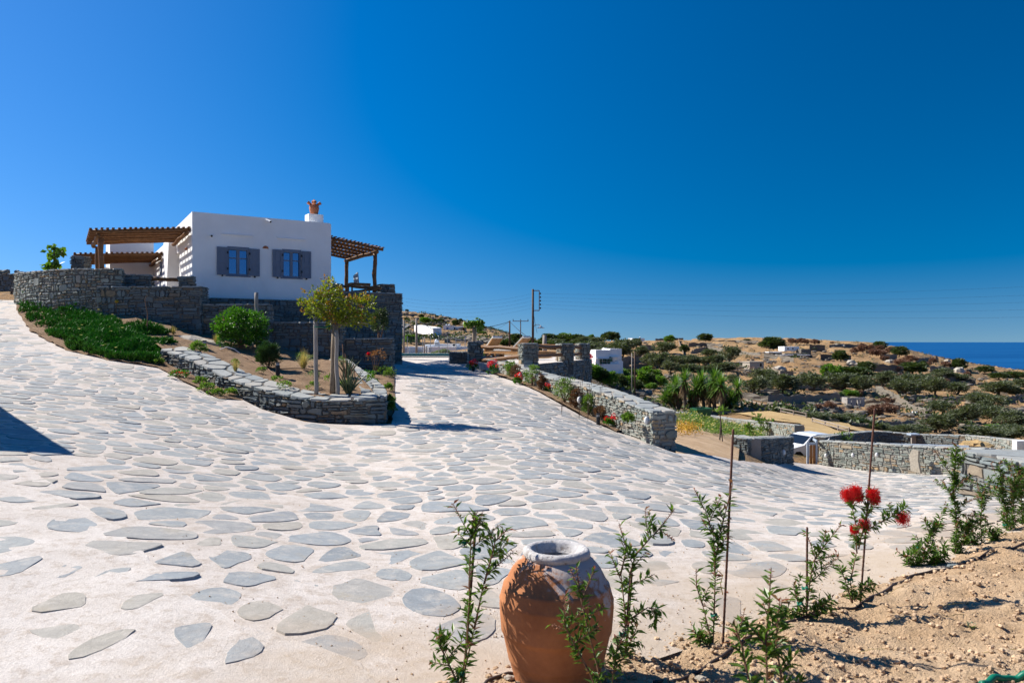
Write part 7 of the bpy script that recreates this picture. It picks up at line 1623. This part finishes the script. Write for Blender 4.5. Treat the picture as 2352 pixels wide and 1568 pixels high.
for x, yt, yb, yd, r, lb in ((1590, 505, 775, 95, .12, 'plain utility pole left of the big pole'), (375, 505, 880, 70, .1, 'left one of two grey poles behind the pool'), (520, 480, 885, 72, .12, 'right, taller one of two grey poles behind the pool'), (613, 690, 880, 100, .08, 'short thin pole before the white pool house'), (635, 795, 885, 60, .06, 'short dark post behind the pool fence')):
    t, b = pole((1450 + x / 2.94) * .588, (1080 + yt / 2.94) * .588, (1080 + yb / 2.94) * .588, yd, r, lb, 'wood_old' if x < 640 else 'pole')
t, b = pole(1195.7, 736, 788, 130, .1, 'thin distant pole with a crossbar beside the big pole'); mb = MB(); mb.beam(b + Vector((-1.4, 0, -.1)), b + Vector((1.4, 0, -.1)), .1, .12); mb.build('crossbar', MAT['wood_old'], t)
for k in (-1.3, 0, 1.3): mb = MB(); mb.tube([b + Vector((k, 0, -.05)), b + Vector((k, 0, .25))], .06, 6); mb.build('insulator', MAT['black'], t)
pole(1251, 769, 820, 49, .17, 'short thick grey post behind the far terrace rail', 'wood_old', 'wooden_post'); pole(1451.3, 811, 900, 82, .075, 'left one of two thin wooden poles above the dry field', 'wood_old'); pole(1458.3, 807, 916, 76, .09, 'right one of two thin wooden poles above the dry field', 'pole')
def wire(p, q, sag, r, lb):
    pts = [p.lerp(q, i / 14) - Vector((0, 0, sag * (1 - (2 * i / 14 - 1) ** 2))) for i in range(15)]; MB().tube(pts, r, 4).single('overhead_wire', MAT['black'], lb, 'wire', 'overhead wires')
for i, (v0, vR) in enumerate(((695, 655), (706, 676), (716, 693), (726, 711), (735, 729))):
    a = PB(1948, (195, 237, 278, 320, 362)[i]); wire(a, P(2480, vR - 3, 60), .5, .0045, f'overhead wire right of the big pole, {ORD[i]} from the top')
for i, v in enumerate((682, 690, 698, 706, 716)):
    a = PB(1858, (195, 237, 278, 320, 362)[i]); wire(P(911, v, 70), a, .7, .004, f'overhead wire left of the big pole, {ORD[i]} from the top')
wire(P((1450 + 525 / 2.94) * .588, (1080 + 495 / 2.94) * .588, 72), P(1251, 796, 49), 1.0, .03, 'thick pale cable sagging from the grey pole to the terrace post')
wire(P(1112, 752, 92), P(1171, 738, 95), .1, .03, 'black cable reaching the plain utility pole from the left'); wire(P(1171, 738, 95), P(1207, 770, 80), .1, .03, 'black cable from the plain pole down to the right'); wire(P(1171, 738, 95), P(1125, 762, 110), .1, .02, 'stay cable from the plain pole down to the left')
wire(P(1381, 829, 100), P(1451, 813, 82), .4, .02, 'pale cable from the left thin pole to the shaded white house')
q = P(1088, 788, 47); q.z = CZ - .9; t = thing('mulberry_tree', 'young pollarded mulberry tree with bright leaves behind the first pillar', 'tree', q); rng = random.Random(77); tp = P(1089, 752, 47)
mb = MB(); mb.tube([q, q.lerp(tp, .5), tp], [.13, .12, .13], 8)
for u, v in ((1075, 742), (1083, 742), (1096, 742), (1106, 738), (1101, 748)): mb.tube([tp - Vector((0, 0, .1)), P(u, v, 47)], [.06, .02], 5)
mb.build('trunk', MAT['bark'], t, True); mb = MB()
for u, v, ru, rv_, n in ((1076, 745, 10, 6, 60), (1085, 741, 8, 7, 60), (1100, 742, 9, 9, 100), (1106, 740, 4, 8, 50), (1100, 752, 9, 7, 90), (1070, 742, 5, 4, 24), (1094, 730, 2, 3, 8)):
    for k in range(n): e = RV(rng); mb.leaf(P(u, v, 47) + Vector((e.x * ru, e.y * ru * .8, e.z * rv_)) * 47 / F * rng.random() ** .4, RV(rng) + Vector((0, 0, -.5)), RV(rng), .2, .16, .1)
mb.build('crown', MAT['bright'], t); p = P(1086, 792, 45); MB().box((p.x, p.y, CZ - .8), (.62, .5, .75)).build('white_base', MAT['white'], t); MB().tube([P(1093, 790, 46.6), P(1094, 752, 46.8)], .02, 6).build('stake', MAT['wood_old'], t)
# ---------------------------------------------------------------- foreground: jar, bottlebrush plants, stakes, hose
def jar():
    y = 3.62; c = P(1278, 1600, y); zr = P(1278, 1256, y).z; H_ = zr - .0; z0 = sz1(c.x, y) - .05; c = Vector((c.x, y, z0)); h = zr - z0; k = y / F
    R = 131 * k; rr = 77 * k
    t = thing('terracotta_jar', 'large terracotta storage jar with whitewashed lichen-stained rim', 'jar', c)
    prof = [(.0, 0), (R * .62, .0), (R * .66, .02), (R * .80, h * .22), (R * .83, h * .262), (R * .845, h * .268), (R * .85, h * .28), (R * .93, h * .42), (R * .955, h * .455), (R * .97, h * .46), (R * .972, h * .475), (R * .99, h * .56), (R * 1.0, h * .62), (R * .995, h * .66), (R * 1.0, h * .667), (R * .985, h * .68), (R * .94, h * .745), (R * .93, h * .762), (R * .90, h * .768), (R * .78, h * .86), (R * .66, h * .915), (R * .555, h * .945)]
    m, tt, b, N, L = newmat('weathered_terracotta'); pos = worldpos(tt); b.inputs['Roughness'].default_value = .85; b.inputs['Specular IOR Level'].default_value = .2
    n1 = noisenode(tt, pos, 5, 7, .7); n2 = noisenode(tt, pos, 34, 6, .75); sx = N('ShaderNodeSeparateXYZ'); L(pos, sx.inputs[0])
    r = ramp(tt, [(.3, (.31, .12, .05)), (.65, (.46, .19, .08))]); L(n1.outputs[0], r.inputs[0]); out = r.outputs[0]
    zf = N('ShaderNodeMapRange'); L(sx.outputs['Z'], zf.inputs[0]); zf.inputs[1].default_value = z0 + h * .5; zf.inputs[2].default_value = z0 + h * 1.0
    lich = mathn(tt, 'ADD', mathn(tt, 'MULTIPLY', n1.outputs[0], .62), mathn(tt, 'ADD', mathn(tt, 'MULTIPLY', n2.outputs[0], .42), mathn(tt, 'MULTIPLY', zf.outputs[0], .30)))
    xr = N('ShaderNodeMapRange'); L(sx.outputs['X'], xr.inputs[0]); xr.inputs[1].default_value = c.x - R; xr.inputs[2].default_value = c.x + R; xr.inputs[3].default_value = -.07; xr.inputs[4].default_value = .08
    lich = mathn(tt, 'ADD', lich, xr.outputs[0]); w_ = sstep(tt, lich, .71, .80)
    out = mixc(tt, mathn(tt, 'MULTIPLY', w_, .8), out, (.50, .46, .43)); L(out, b.inputs['Base Color']); bump(tt, b, mathn(tt, 'ADD', n2.outputs[0], mathn(tt, 'MULTIPLY', n1.outputs[0], .6)), .5, .008)
    MB().lathe(prof, c, 64, .006, 3, False).build('body', m, t, True)
    rim = []; 
    for i in range(13): a = -1.9 + i * (5.0 / 12); rim.append((rr - .025 + math.cos(a) * .025, h - .025 + math.sin(a) * .025))
    rp = [(R * .555, h * .93)] + rim + [(rr - .075, h - .05), (rr - .07, h - .2), (R * .8, h * .6), (R * .5, h * .3), (0, h * .28)]
    mw, tt, b, N, L = newmat('whitewashed_rim'); pos = worldpos(tt); n1 = noisenode(tt, pos, 26, 7, .75); r = ramp(tt, [(.34, (.23, .19, .165)), (.46, (.55, .52, .50)), (.7, (.68, .66, .65))]); L(n1.outputs[0], r.inputs[0]); b.inputs['Roughness'].default_value = .95
    yl = mixc(tt, sstep(tt, noisenode(tt, pos, 11, 3).outputs[0], .70, .74), r.outputs[0], (.6, .33, .05)); L(yl, b.inputs['Base Color']); bump(tt, b, n1.outputs[0], 1.0, .02)
    MB().lathe(rp, c, 64, .05, 9).build('rim', mw, t, True)
jar()
def rebar(u0, v0, u1, v1, y, r, lb, mat='rust', y1=None):
    a, b = P(u0, v0, y), P(u1, v1, y1 or y); d = (b - a).normalized(); a = a - d * .1; n = int((b - a).length / .016); pts = []; rs = []
    for i in range(n + 1): pts.append(a.lerp(b, i / n)); rs.append(r * (1.0 if i % 2 else 1.14))
    MB().tube(pts, rs, 7).single('steel_stake', MAT[mat], lb, 'stake', 'steel rods holding the bottlebrush plants', True)
def spike(mb, p, d, ln, r, rng, n=None):
    """woody seed capsules round a twig"""
    n = n or int(ln / .0042)
    for i in range(n):
        f = i / n; a = 2.4 * i; sd = d.cross(Vector((.3, .2, .9))).normalized(); s2 = d.cross(sd); q = p + d * ln * f; e = sd * math.cos(a) + s2 * math.sin(a)
        mb.leaf(q, e + d * .3, d, r * rng.uniform(.8, 1.3), r * .75, .3)
def sprig(Lf, St, Cp, Rd, p, d, ln, rng, leaf=.06, dens=95, cap=.35, thick=.0035, red=.12, curve=.12):
    """one leafy twig with bottlebrush leaves all round, seed capsules below a fresh tip"""
    d = d.normalized(); pts = [p]; side = RV(rng) * curve
    n = 8
    for i in range(n): p2 = pts[-1] + (d + side * (i / n) + Vector((0, 0, .04 * i / n))).normalized() * ln / n; pts.append(p2)
    St.tube(pts, [thick * (1 - .6 * i / n) for i in range(n + 1)], 5)
    def at(f): i = min(n - 1, int(f * n)); return pts[i].lerp(pts[i + 1], f * n - i), (pts[i + 1] - pts[i]).normalized()
    c0 = 1 - cap
    for i in range(int(ln * dens * 1.75)):
        f = rng.uniform(.04, 1); q, dd = at(f)
        if c0 - .0 < f < .93 and cap and rng.random() < .8: continue
        sd = RV(rng); sd = (sd - dd * sd.dot(dd)).normalized(); e = (sd + dd * rng.uniform(.15, .95)); (Rd if (f > .93 and rng.random() < .75) else Lf).leaf(q, e, RV(rng) * .5 + Vector((0, 0, 1)), leaf * rng.uniform(.7, 1.25) * (.75 if f > .9 else 1), leaf * rng.uniform(.25, .34), .2, .12)
    if cap: q, dd = at(c0); spike(Cp, q, (at(.94)[0] - q).normalized(), (at(.94)[0] - q).length, .0135, rng)
    return at
def bottlebrush(label, y, base, stems, seed, leaf=.058, dens=92, tape=None):
    """base and stems in picture points at distance y; stems = (points..., capsule share)"""
    rng = random.Random(seed); b = P(base[0], base[1], y); t = thing('bottlebrush_plant', label, 'bottlebrush', b, 'young bottlebrush plants in the foreground soil')
    Lf, St, Cp, Rd = MB(), MB(), MB(), MB(); tips = []
    for st in stems:
        pts = st['p']; q = [P(u, v, y + dy) for u, v, dy in pts]
        for k in range(len(q) - 1):
            ln = (q[k + 1] - q[k]).length; last = k == len(q) - 2
            sprig(Lf, St, Cp, Rd, q[k], q[k + 1] - q[k], ln, rng, leaf * st.get('l', 1), dens * st.get('d', 1), st.get('c', .3) if last else 0, .0058 if not last else .0042, curve=.05)
        for (f0, du, dv, cc) in st.get('b', ()):
            i = min(len(q) - 2, int(f0 * (len(q) - 1))); s0 = q[i].lerp(q[i + 1], f0 * (len(q) - 1) - i); e = Vector((du / F * y, rng.uniform(-.06, .06), -dv / F * y)); sprig(Lf, St, Cp, Rd, s0, e, e.length, rng, leaf * .9, dens * 1.1, cc, .0032)
        if y > 5.9:
            for _ in range(7):
                f0 = rng.uniform(.15, .92); i = min(len(q) - 2, int(f0 * (len(q) - 1))); s0 = q[i].lerp(q[i + 1], f0 * (len(q) - 1) - i); e = Vector((rng.uniform(-38, 38) / F * y, rng.uniform(-.12, .12), rng.uniform(14, 44) / F * y)); sprig(Lf, St, Cp, Rd, s0, e, e.length, rng, leaf * .9, dens * 1.5, .4 if rng.random() < .3 else 0, .003)
        tips.append(q[-1])
    Lf.build('foliage', MAT['bb'], t); St.build('stem', MAT['twig'], t)
    if Cp.v: setp(Cp.build('seed_capsules', MAT['caps'], t), kind='stuff')
    if Rd.v: setp(Rd.build('young_shoots', MAT['bbred'], t), kind='stuff')
    for u, v in tape or (): c = P(u, v, y - .01); mb = MB(); mb.tube([c + Vector((math.cos(a) * .016, math.sin(a) * .016, .006 * math.sin(3 * a))) for a in [i * .52 for i in range(14)]], .006, 5); mb.build('tie', MAT['greentape'], t)
    return t, b, tips
def flower(t, c, d, r, seed):
    rng = random.Random(seed); mb = MB(); d = Vector(d).normalized()
    for i in range(560):
        q = c + d * rng.uniform(-1, 1) * r * .75; e = RV(rng); e = (e - d * e.dot(d) * .6).normalized(); l_ = r * rng.uniform(.7, 1.15); sd = e.cross(RV(rng)).normalized() * .0015; mb.add([q - sd, q + sd, q + e * l_ + Vector((0, 0, .1 * l_))], [(0, 1, 2)])
        tip = q + e * l_ + Vector((0, 0, .1 * l_)); s3 = .0026; mb.add([tip + Vector((s3, 0, -s3)), tip + Vector((-s3, 0, -s3)), tip + Vector((0, 0, s3 * 1.4))], [(0, 1, 2)])
    mb.build('flower', MAT['redflower'], t)
Y1 = 3.52
bottlebrush('tall bottlebrush plant left of the terracotta jar', Y1, (1056, 1575), [
    {'p': [(1056, 1580, 0), (1073, 1480, 0), (1078, 1350, 0), (1080, 1250, 0), (1090, 1176, 0)], 'c': .5, 'd': 1.0, 'b': [(.8, -40, -80, .4), (.78, 30, -70, .4), (.72, 70, -60, .45), (.75, -30, -30, .2), (.9, 10, -30, .3), (.82, 30, -40, .4)]},
    {'p': [(1062, 1560, .02), (1090, 1440, .03), (1112, 1340, .02), (1140, 1240, .02), (1165, 1215, 0)], 'c': .45, 'd': .9, 'b': [(.55, 60, -60, .6), (.65, 40, -30, .2), (.8, 20, 20, .1), (.7, -20, -50, .2)]},
    {'p': [(1052, 1570, -.02), (1020, 1500, -.03), (1000, 1468, -.03)], 'c': 0, 'd': 1.4, 'b': [(.4, 40, -50, 0), (.6, -10, -50, 0), (.7, 30, -30, 0), (.3, -40, -10, 0)]}], 1, tape=[(1045, 1562), (1058, 1546), (1062, 1245), (1095, 1262)])
rebar(1064, 1575, 1094, 1188, 3.56, .0065, 'dark rod beside the bottlebrush left of the jar', 'rust')
bottlebrush('bottlebrush with spreading capsule twigs right of the jar', 3.98, (1436, 1520), [
    {'p': [(1434, 1525, 0), (1440, 1430, 0), (1446, 1320, 0), (1462, 1270, 0), (1500, 1230, 0), (1553, 1168, 0)], 'c': .6, 'd': 1.0, 'b': [(.75, -10, -70, .4), (.85, 40, 30, .6), (.5, -30, -60, .3), (.35, 60, -30, .2), (.45, 30, -40, .4), (.82, -20, -50, .2)]},
    {'p': [(1440, 1440, 0), (1425, 1320, 0), (1440, 1260, 0), (1420, 1200, 0)], 'c': .45, 'd': .8, 'b': [(.3, -25, -60, .5), (.5, 20, -30, 0)]},
    {'p': [(1440, 1425, 0), (1490, 1395, -.02), (1520, 1400, -.02)], 'c': 0, 'd': 1.2, 'b': [(.6, 10, 30, 0), (.8, -10, 35, 0)]},
    {'p': [(1432, 1520, 0), (1450, 1470, 0), (1462, 1440, 0)], 'c': 0, 'd': 1.2, 'b': [(.3, -30, -20, 0), (.5, 25, 10, 0)]}], 2, tape=[(1430, 1455)])
rebar(1437, 1515, 1451, 1205 + 110, 4.02, .0065, 'dark rod beside the bottlebrush right of the jar', 'rust')
bottlebrush('bottlebrush leaning in front of the jar', 3.12, (1400, 1620), [
    {'p': [(1392, 1640, 0), (1352, 1540, 0), (1310, 1460, 0), (1290, 1420, 0)], 'c': .3, 'd': 1.0, 'l': .95, 'b': [(.75, -40, -20, .6), (.9, 0, -80, .6), (.6, 60, -40, .2), (.5, -30, -30, 0), (.8, 40, -60, .4)]},
    {'p': [(1398, 1640, .02), (1375, 1540, .02), (1350, 1440, .02), (1336, 1380, .02), (1324, 1300, .02)], 'c': .55, 'd': .9, 'b': [(.75, 30, -70, .5), (.8, -25, -60, .5), (.6, 40, -30, .1), (.5, -40, -20, .2)]},
    {'p': [(1402, 1640, -.02), (1410, 1540, -.02), (1420, 1470, -.02)], 'c': .2, 'd': 1.1, 'b': [(.5, 30, -50, 0), (.7, -20, -40, 0), (.8, 20, -70, .4)]}], 3, .048)
bottlebrush('tall two-armed bottlebrush tied to a rusty rod, middle of the soil', 4.22, (1637, 1490), [
    {'p': [(1637, 1492, 0), (1640, 1420, 0), (1642, 1320, 0), (1640, 1230, 0), (1618, 1170, 0), (1594, 1120, 0)], 'c': .38, 'd': .95, 'b': [(.5, 20, -50, .2), (.6, -25, -30, .3), (.7, 30, -60, .3)]},
    {'p': [(1641, 1300, 0), (1655, 1220, 0), (1668, 1170, 0), (1683, 1108, 0)], 'c': .5, 'd': 1.1, 'b': [(.3, 25, -40, .6), (.2, -20, -50, .5), (.5, -15, -50, .3), (.15, 30, -30, .5)]},
    {'p': [(1636, 1480, 0), (1615, 1390, .02), (1600, 1350, .02), (1598, 1305, .02)], 'c': .5, 'd': .6, 'b': [(.4, 10, -40, 0)]},
    {'p': [(1634, 1490, 0), (1605, 1465, -.03), (1592, 1445, -.03)], 'c': 0, 'd': 1.8, 'b': [(.3, -10, -20, 0), (.6, 20, -20, 0), (.5, 30, 5, 0)]}], 4, tape=[(1640, 1412)])
rebar(1661, 1465, 1684, 985, 4.24, .0065, 'tall rusty rod beside the two-armed bottlebrush')
bottlebrush('large-leaved bottlebrush nearest the camera at the bottom edge', 2.98, (1775, 1640), [
    {'p': [(1760, 1660, 0), (1762, 1560, 0), (1758, 1480, 0), (1766, 1400, 0), (1770, 1302, 0)], 'c': .42, 'd': .75, 'l': 1.35, 'b': [(.5, -50, -60, 0), (.6, 40, -40, 0), (.7, -20, -40, .2), (.4, 50, -30, 0)]},
    {'p': [(1790, 1660, .03), (1795, 1560, .03), (1782, 1470, .03), (1790, 1380, .03)], 'c': .3, 'd': .75, 'l': 1.3, 'b': [(.4, 40, -50, 0), (.5, -40, -40, 0), (.7, 30, -60, 0), (.3, 50, -10, 0)]},
    {'p': [(1745, 1640, -.03), (1715, 1540, -.03), (1700, 1470, -.03), (1688, 1440, -.03)], 'c': .5, 'd': .8, 'l': 1.2, 'b': [(.5, -30, -30, .4), (.6, 30, -40, 0), (.8, 20, -50, .4)]}], 5, .058)
bottlebrush('small bushy bottlebrush with orange tips, by the short rod', 4.68, (1852, 1412), [
    {'p': [(1852, 1416, 0), (1858, 1350, 0), (1868, 1290, 0), (1895, 1250, 0), (1932, 1205, 0)], 'c': .4, 'd': 1.2, 'b': [(.6, 20, -50, .3), (.5, 60, -15, .5), (.4, 70, -30, .6), (.55, -20, -60, .5), (.3, 50, -50, .4), (.7, 10, -40, .2)]},
    {'p': [(1848, 1412, 0), (1828, 1370, .02), (1822, 1345, .02)], 'c': 0, 'd': 1.3, 'b': [(.5, 20, -40, 0)]},
    {'p': [(1858, 1412, 0), (1890, 1390, -.02), (1912, 1372, -.02)], 'c': 0, 'd': 2.0, 'b': [(.3, 10, -30, 0), (.5, 30, 10, 0), (.6, -15, 25, 0)]},
    {'p': [(1846, 1412, 0), (1815, 1400, .0), (1805, 1390, .0)], 'c': 0, 'd': 1.8, 'b': [(.4, -5, 20, 0)]}], 6, tape=[(1838, 1386), (1849, 1350)])
rebar(1853, 1415, 1854, 1210, 4.72, .0065, 'short rusty rod beside the small bushy bottlebrush')
t, b, tips = bottlebrush('bottlebrush with bright red flowers beside a tall rusty rod', 4.95, (1960, 1382), [
    {'p': [(1958, 1384, 0), (1954, 1330, 0), (1968, 1270, 0), (1965, 1200, 0), (1950, 1130, 0)], 'c': 0, 'd': 1.0, 'b': [(.6, -20, -40, 0), (.85, -10, -25, 0)]},
    {'p': [(1972, 1260, 0), (1985, 1200, 0), (1995, 1160, 0), (2008, 1125, 0)], 'c': 0, 'd': 1.3, 'b': [(.4, 25, -30, 0), (.6, -20, -35, 0), (.8, 10, -20, 0)]},
    {'p': [(1978, 1225, 0), (2020, 1200, 0), (2060, 1180, 0), (2084, 1162, 0)], 'c': 0, 'd': 1.5, 'b': [(.4, 20, -25, 0), (.6, -10, -25, 0)]},
    {'p': [(1962, 1378, 0), (1985, 1350, -.02), (2003, 1336, -.02)], 'c': 0, 'd': 2.0, 'b': [(.3, 15, -25, 0), (.5, 25, 0, 0)]},
    {'p': [(1956, 1382, 0), (1940, 1330, 0), (1928, 1295, 0)], 'c': 0, 'd': 1.2}], 7, tape=[(1952, 1330)])
for i, (u, v, r) in enumerate(((1946, 1136, 17), (1966, 1128, 15), (1972, 1143, 12), (2004, 1136, 17), (2010, 1148, 14), (1986, 1206, 16), (1962, 1216, 11), (2073, 1190, 18), (1952, 1146, 12))):
    flower(t, P(u, v, 4.93 + .02 * (i % 3)), (.1 * (i % 3 - 1), 0, 1), r * .82 * 4.95 / F, i)
rebar(1976, 1385, 2009, 938, 4.97, .0062, 'tall rusty rod beside the red-flowered bottlebrush')
bottlebrush('low bushy bottlebrush at the paving edge, right of the red flowers', 5.95, (2105, 1322), [
    {'p': [(2105, 1325, 0), (2120, 1270, 0), (2142, 1225, 0), (2160, 1200, 0)], 'c': .2, 'd': 1.5, 'b': [(.4, -30, -30, 0), (.5, 30, -10, 0), (.6, -15, -45, .3), (.3, 40, -20, 0), (.7, 20, -20, 0)]},
    {'p': [(2100, 1322, 0), (2085, 1290, 0), (2080, 1275, 0)], 'c': 0, 'd': 2.0, 'b': [(.5, -10, -20, 0), (.3, 25, -20, 0)]},
    {'p': [(2108, 1322, 0), (2150, 1290, -.03), (2175, 1275, -.03)], 'c': 0, 'd': 2.2, 'b': [(.3, 10, -30, 0), (.6, -10, -30, 0), (.5, 20, 10, 0)]}], 8, tape=[(2110, 1255), (2103, 1300)])
bottlebrush('tallest bottlebrush with red-brown tips, towards the right', 6.25, (2195, 1290), [
    {'p': [(2193, 1292, 0), (2198, 1210, 0), (2190, 1130, 0), (2192, 1080, 0), (2198, 1022, 0)], 'c': .12, 'd': 3.2, 'b': [(.5, 35, -40, .6), (.45, -35, -50, .3), (.6, 20, -50, .2), (.65, -40, -60, .3), (.4, 60, -20, .7), (.75, 20, -30, 0), (.35, 70, 10, .7), (.85, -12, -25, 0), (.3, -30, -40, 0)]},
    {'p': [(2198, 1290, 0), (2215, 1230, .02), (2222, 1190, .02)], 'c': .3, 'd': 3.0, 'b': [(.5, 20, -20, .4), (.7, 15, -40, .5)]}], 9, .052)
bottlebrush('slender bottlebrush before the corner wall', 6.55, (2256, 1268), [
    {'p': [(2256, 1270, 0), (2253, 1200, 0), (2256, 1150, 0), (2264, 1112, 0)], 'c': .1, 'd': 2.0, 'b': [(.5, 15, -30, 0), (.7, -15, -25, 0), (.3, -20, -25, 0)]},
    {'p': [(2258, 1268, 0), (2230, 1245, 0), (2215, 1240, 0)], 'c': 0, 'd': 3.2, 'b': [(.5, 10, -20, 0)]}, {'p': [(2258, 1268, 0), (2285, 1240, 0), (2290, 1230, 0)], 'c': 0, 'd': 3.2, 'b': [(.5, -10, -20, 0)]}], 10, .05)
bottlebrush('broad bottlebrush with pinkish shoots in front of the corner wall', 7.1, (2312, 1238), [
    {'p': [(2312, 1240, 0), (2312, 1180, 0), (2300, 1120, 0), (2296, 1062, 0)], 'c': .25, 'd': 3.2, 'b': [(.5, -30, -30, 0), (.6, 30, -40, .3), (.7, -20, -50, .4), (.8, 30, -30, .3), (.4, 30, -20, .6)]},
    {'p': [(2316, 1235, .05), (2328, 1160, .05), (2330, 1090, .05)], 'c': .3, 'd': 3.4, 'b': [(.5, -30, -40, .4), (.7, 20, -50, .4), (.6, 25, -10, .6), (.8, -20, -30, .4)]}], 11, .052, tape=[(2308, 1205)])
bottlebrush('bottlebrush with pinkish shoots at the right picture edge', 7.5, (2348, 1205), [
    {'p': [(2348, 1208, 0), (2346, 1150, 0), (2344, 1100, 0), (2340, 1070, 0)], 'c': .25, 'd': 3.4, 'b': [(.4, -25, -30, .3), (.5, 25, -30, .3), (.7, -20, -40, .4), (.8, 20, -30, .4)]},
    {'p': [(2352, 1205, 0), (2365, 1140, 0), (2368, 1090, 0)], 'c': .3, 'd': 3.2, 'b': [(.5, -20, -30, .4), (.7, 15, -40, .4)]}], 12, .052)
# yellow string on the two-armed plant
mb = MB(); mb.tube([P(1650, 1310, 4.2), P(1660, 1320, 4.2), P(1655, 1340, 4.2), P(1660, 1365, 4.2)], .003, 4).single('yellow_string', MAT['orange'], 'loose yellow string on the two-armed bottlebrush', 'string')
# drip hoses
def soil_hose(px, r, lb, lift=0.0, mat='hose'):
    pts = [S(u, v) for u, v in px]; q = []
    for i in range(len(pts) - 1):
        for k in range(8): q.append(pts[i].lerp(pts[i + 1], k / 8))
    q.append(pts[-1]); q = [Vector((p.x, p.y, sz1(p.x, p.y) + r * .8 + lift)) for p in q]
    for _ in range(3): q = [q[0]] + [(q[i - 1] + 2 * q[i] + q[i + 1]) / 4 for i in range(1, len(q) - 1)] + [q[-1]]
    MB().tube(q, r, 8).single('drip_hose', MAT[mat], lb, 'hose', None, True)
soil_hose([(1500, 1560), (1600, 1525), (1670, 1495), (1760, 1450), (1850, 1415), (1945, 1390), (2000, 1372), (2050, 1345), (2090, 1318), (2140, 1305), (2165, 1298), (2240, 1280), (2300, 1260), (2352, 1245), (2390, 1235)], .0095, 'long brown drip hose running along the row of plants')
soil_hose([(1100, 1590), (1115, 1550), (1150, 1540), (1180, 1538)], .009, 'short loop of brown hose left of the jar')
soil_hose([(2255, 1580), (2285, 1561), (2330, 1553), (2380, 1553), (2430, 1562)], .016, 'green garden hose at the bottom right corner', .01, 'greentape')
# clods, pebbles and little weeds
def clods():
    rng = random.Random(17); mb = MB(); n = 0
    while n < 3800:
        u, v = rng.uniform(930, 2400), rng.uniform(1220, 1620); q = G(u, v)
        if not inside(q.x, q.y, SOILP): continue
        n += 1; r = .004 + .016 * rng.random() ** 4; z = sz1(q.x, q.y); mb.blob((q.x, q.y, z + r * .4), (r, r * rng.uniform(.7, 1.2), r * .75), n, .5, 6, 4, 2)
    setp(mb.build('soil_clods', MAT['clod']), 'dry clods and pebbles strewn over the sandy planting soil', None, None, 'stuff')
clods()
for i, (u, v, r, m_, lb) in enumerate(((2190, 1292, .05, 'slate', 'flat grey stone beside the drip hose'), (2030, 1357, .03, 'slate', 'small grey stone right of the red-flowered plant'), (1610, 1543, .03, 'rock', 'pale pebble at the bottom of the soil'), (1170, 1546, .028, 'rock', 'round pale pebble left of the jar'), (1690, 1360, .016, 'terra', 'small reddish pebble on the paving beside the rod'))):
    q = S(u, v) if i != 4 else G(1668, 1360); mb = MB(); mb.blob((q.x, q.y, q.z + r * .25), (r, r * .8, r * .4), i, .4, 10, 6, 1.6); mb.single('loose_stone', MAT[m_], lb, 'stone', 'loose stones in the foreground')
def weed(u, v, r, lb, mat='sage'):
    q = S(u, v); rng = random.Random(int(u)); mb = MB()
    for k in range(26): a = k * 2.4; mb.leaf(q + Vector((0, 0, .01)), Vector((math.cos(a), math.sin(a), rng.uniform(.1, .8))), Vector((0, 0, 1)), r * rng.uniform(.5, 1), r * .45, .1)
    mb.single('small_weed', MAT[mat], lb, 'weed')
weed(2232, 1432, .05, 'small grey-green weed alone on the bare soil'); weed(1180, 1564, .02, 'tiny weed at the bottom edge beside the jar', 'weed')
rng = random.Random(3)
for i, u in enumerate(sorted(rng.uniform(1950, 2320) for _ in range(9))):
    v = rng.uniform(1330, 1530); q = S(u, v); a = rng.uniform(-.5, .9); e = q + Vector((math.cos(a), math.sin(a), 0)) * rng.uniform(.08, .2); e.z = sz1(e.x, e.y); MB().tube([q + Vector((0, 0, .008)), q.lerp(e, .5) + Vector((0, 0, .015)), e + Vector((0, 0, .006))], .0016, 4).single('dry_straw', MAT['drygrass'], f'thin dry straw lying on the sandy soil, {ORD[i]} from the left', 'straw', 'dry straws on the planting soil')
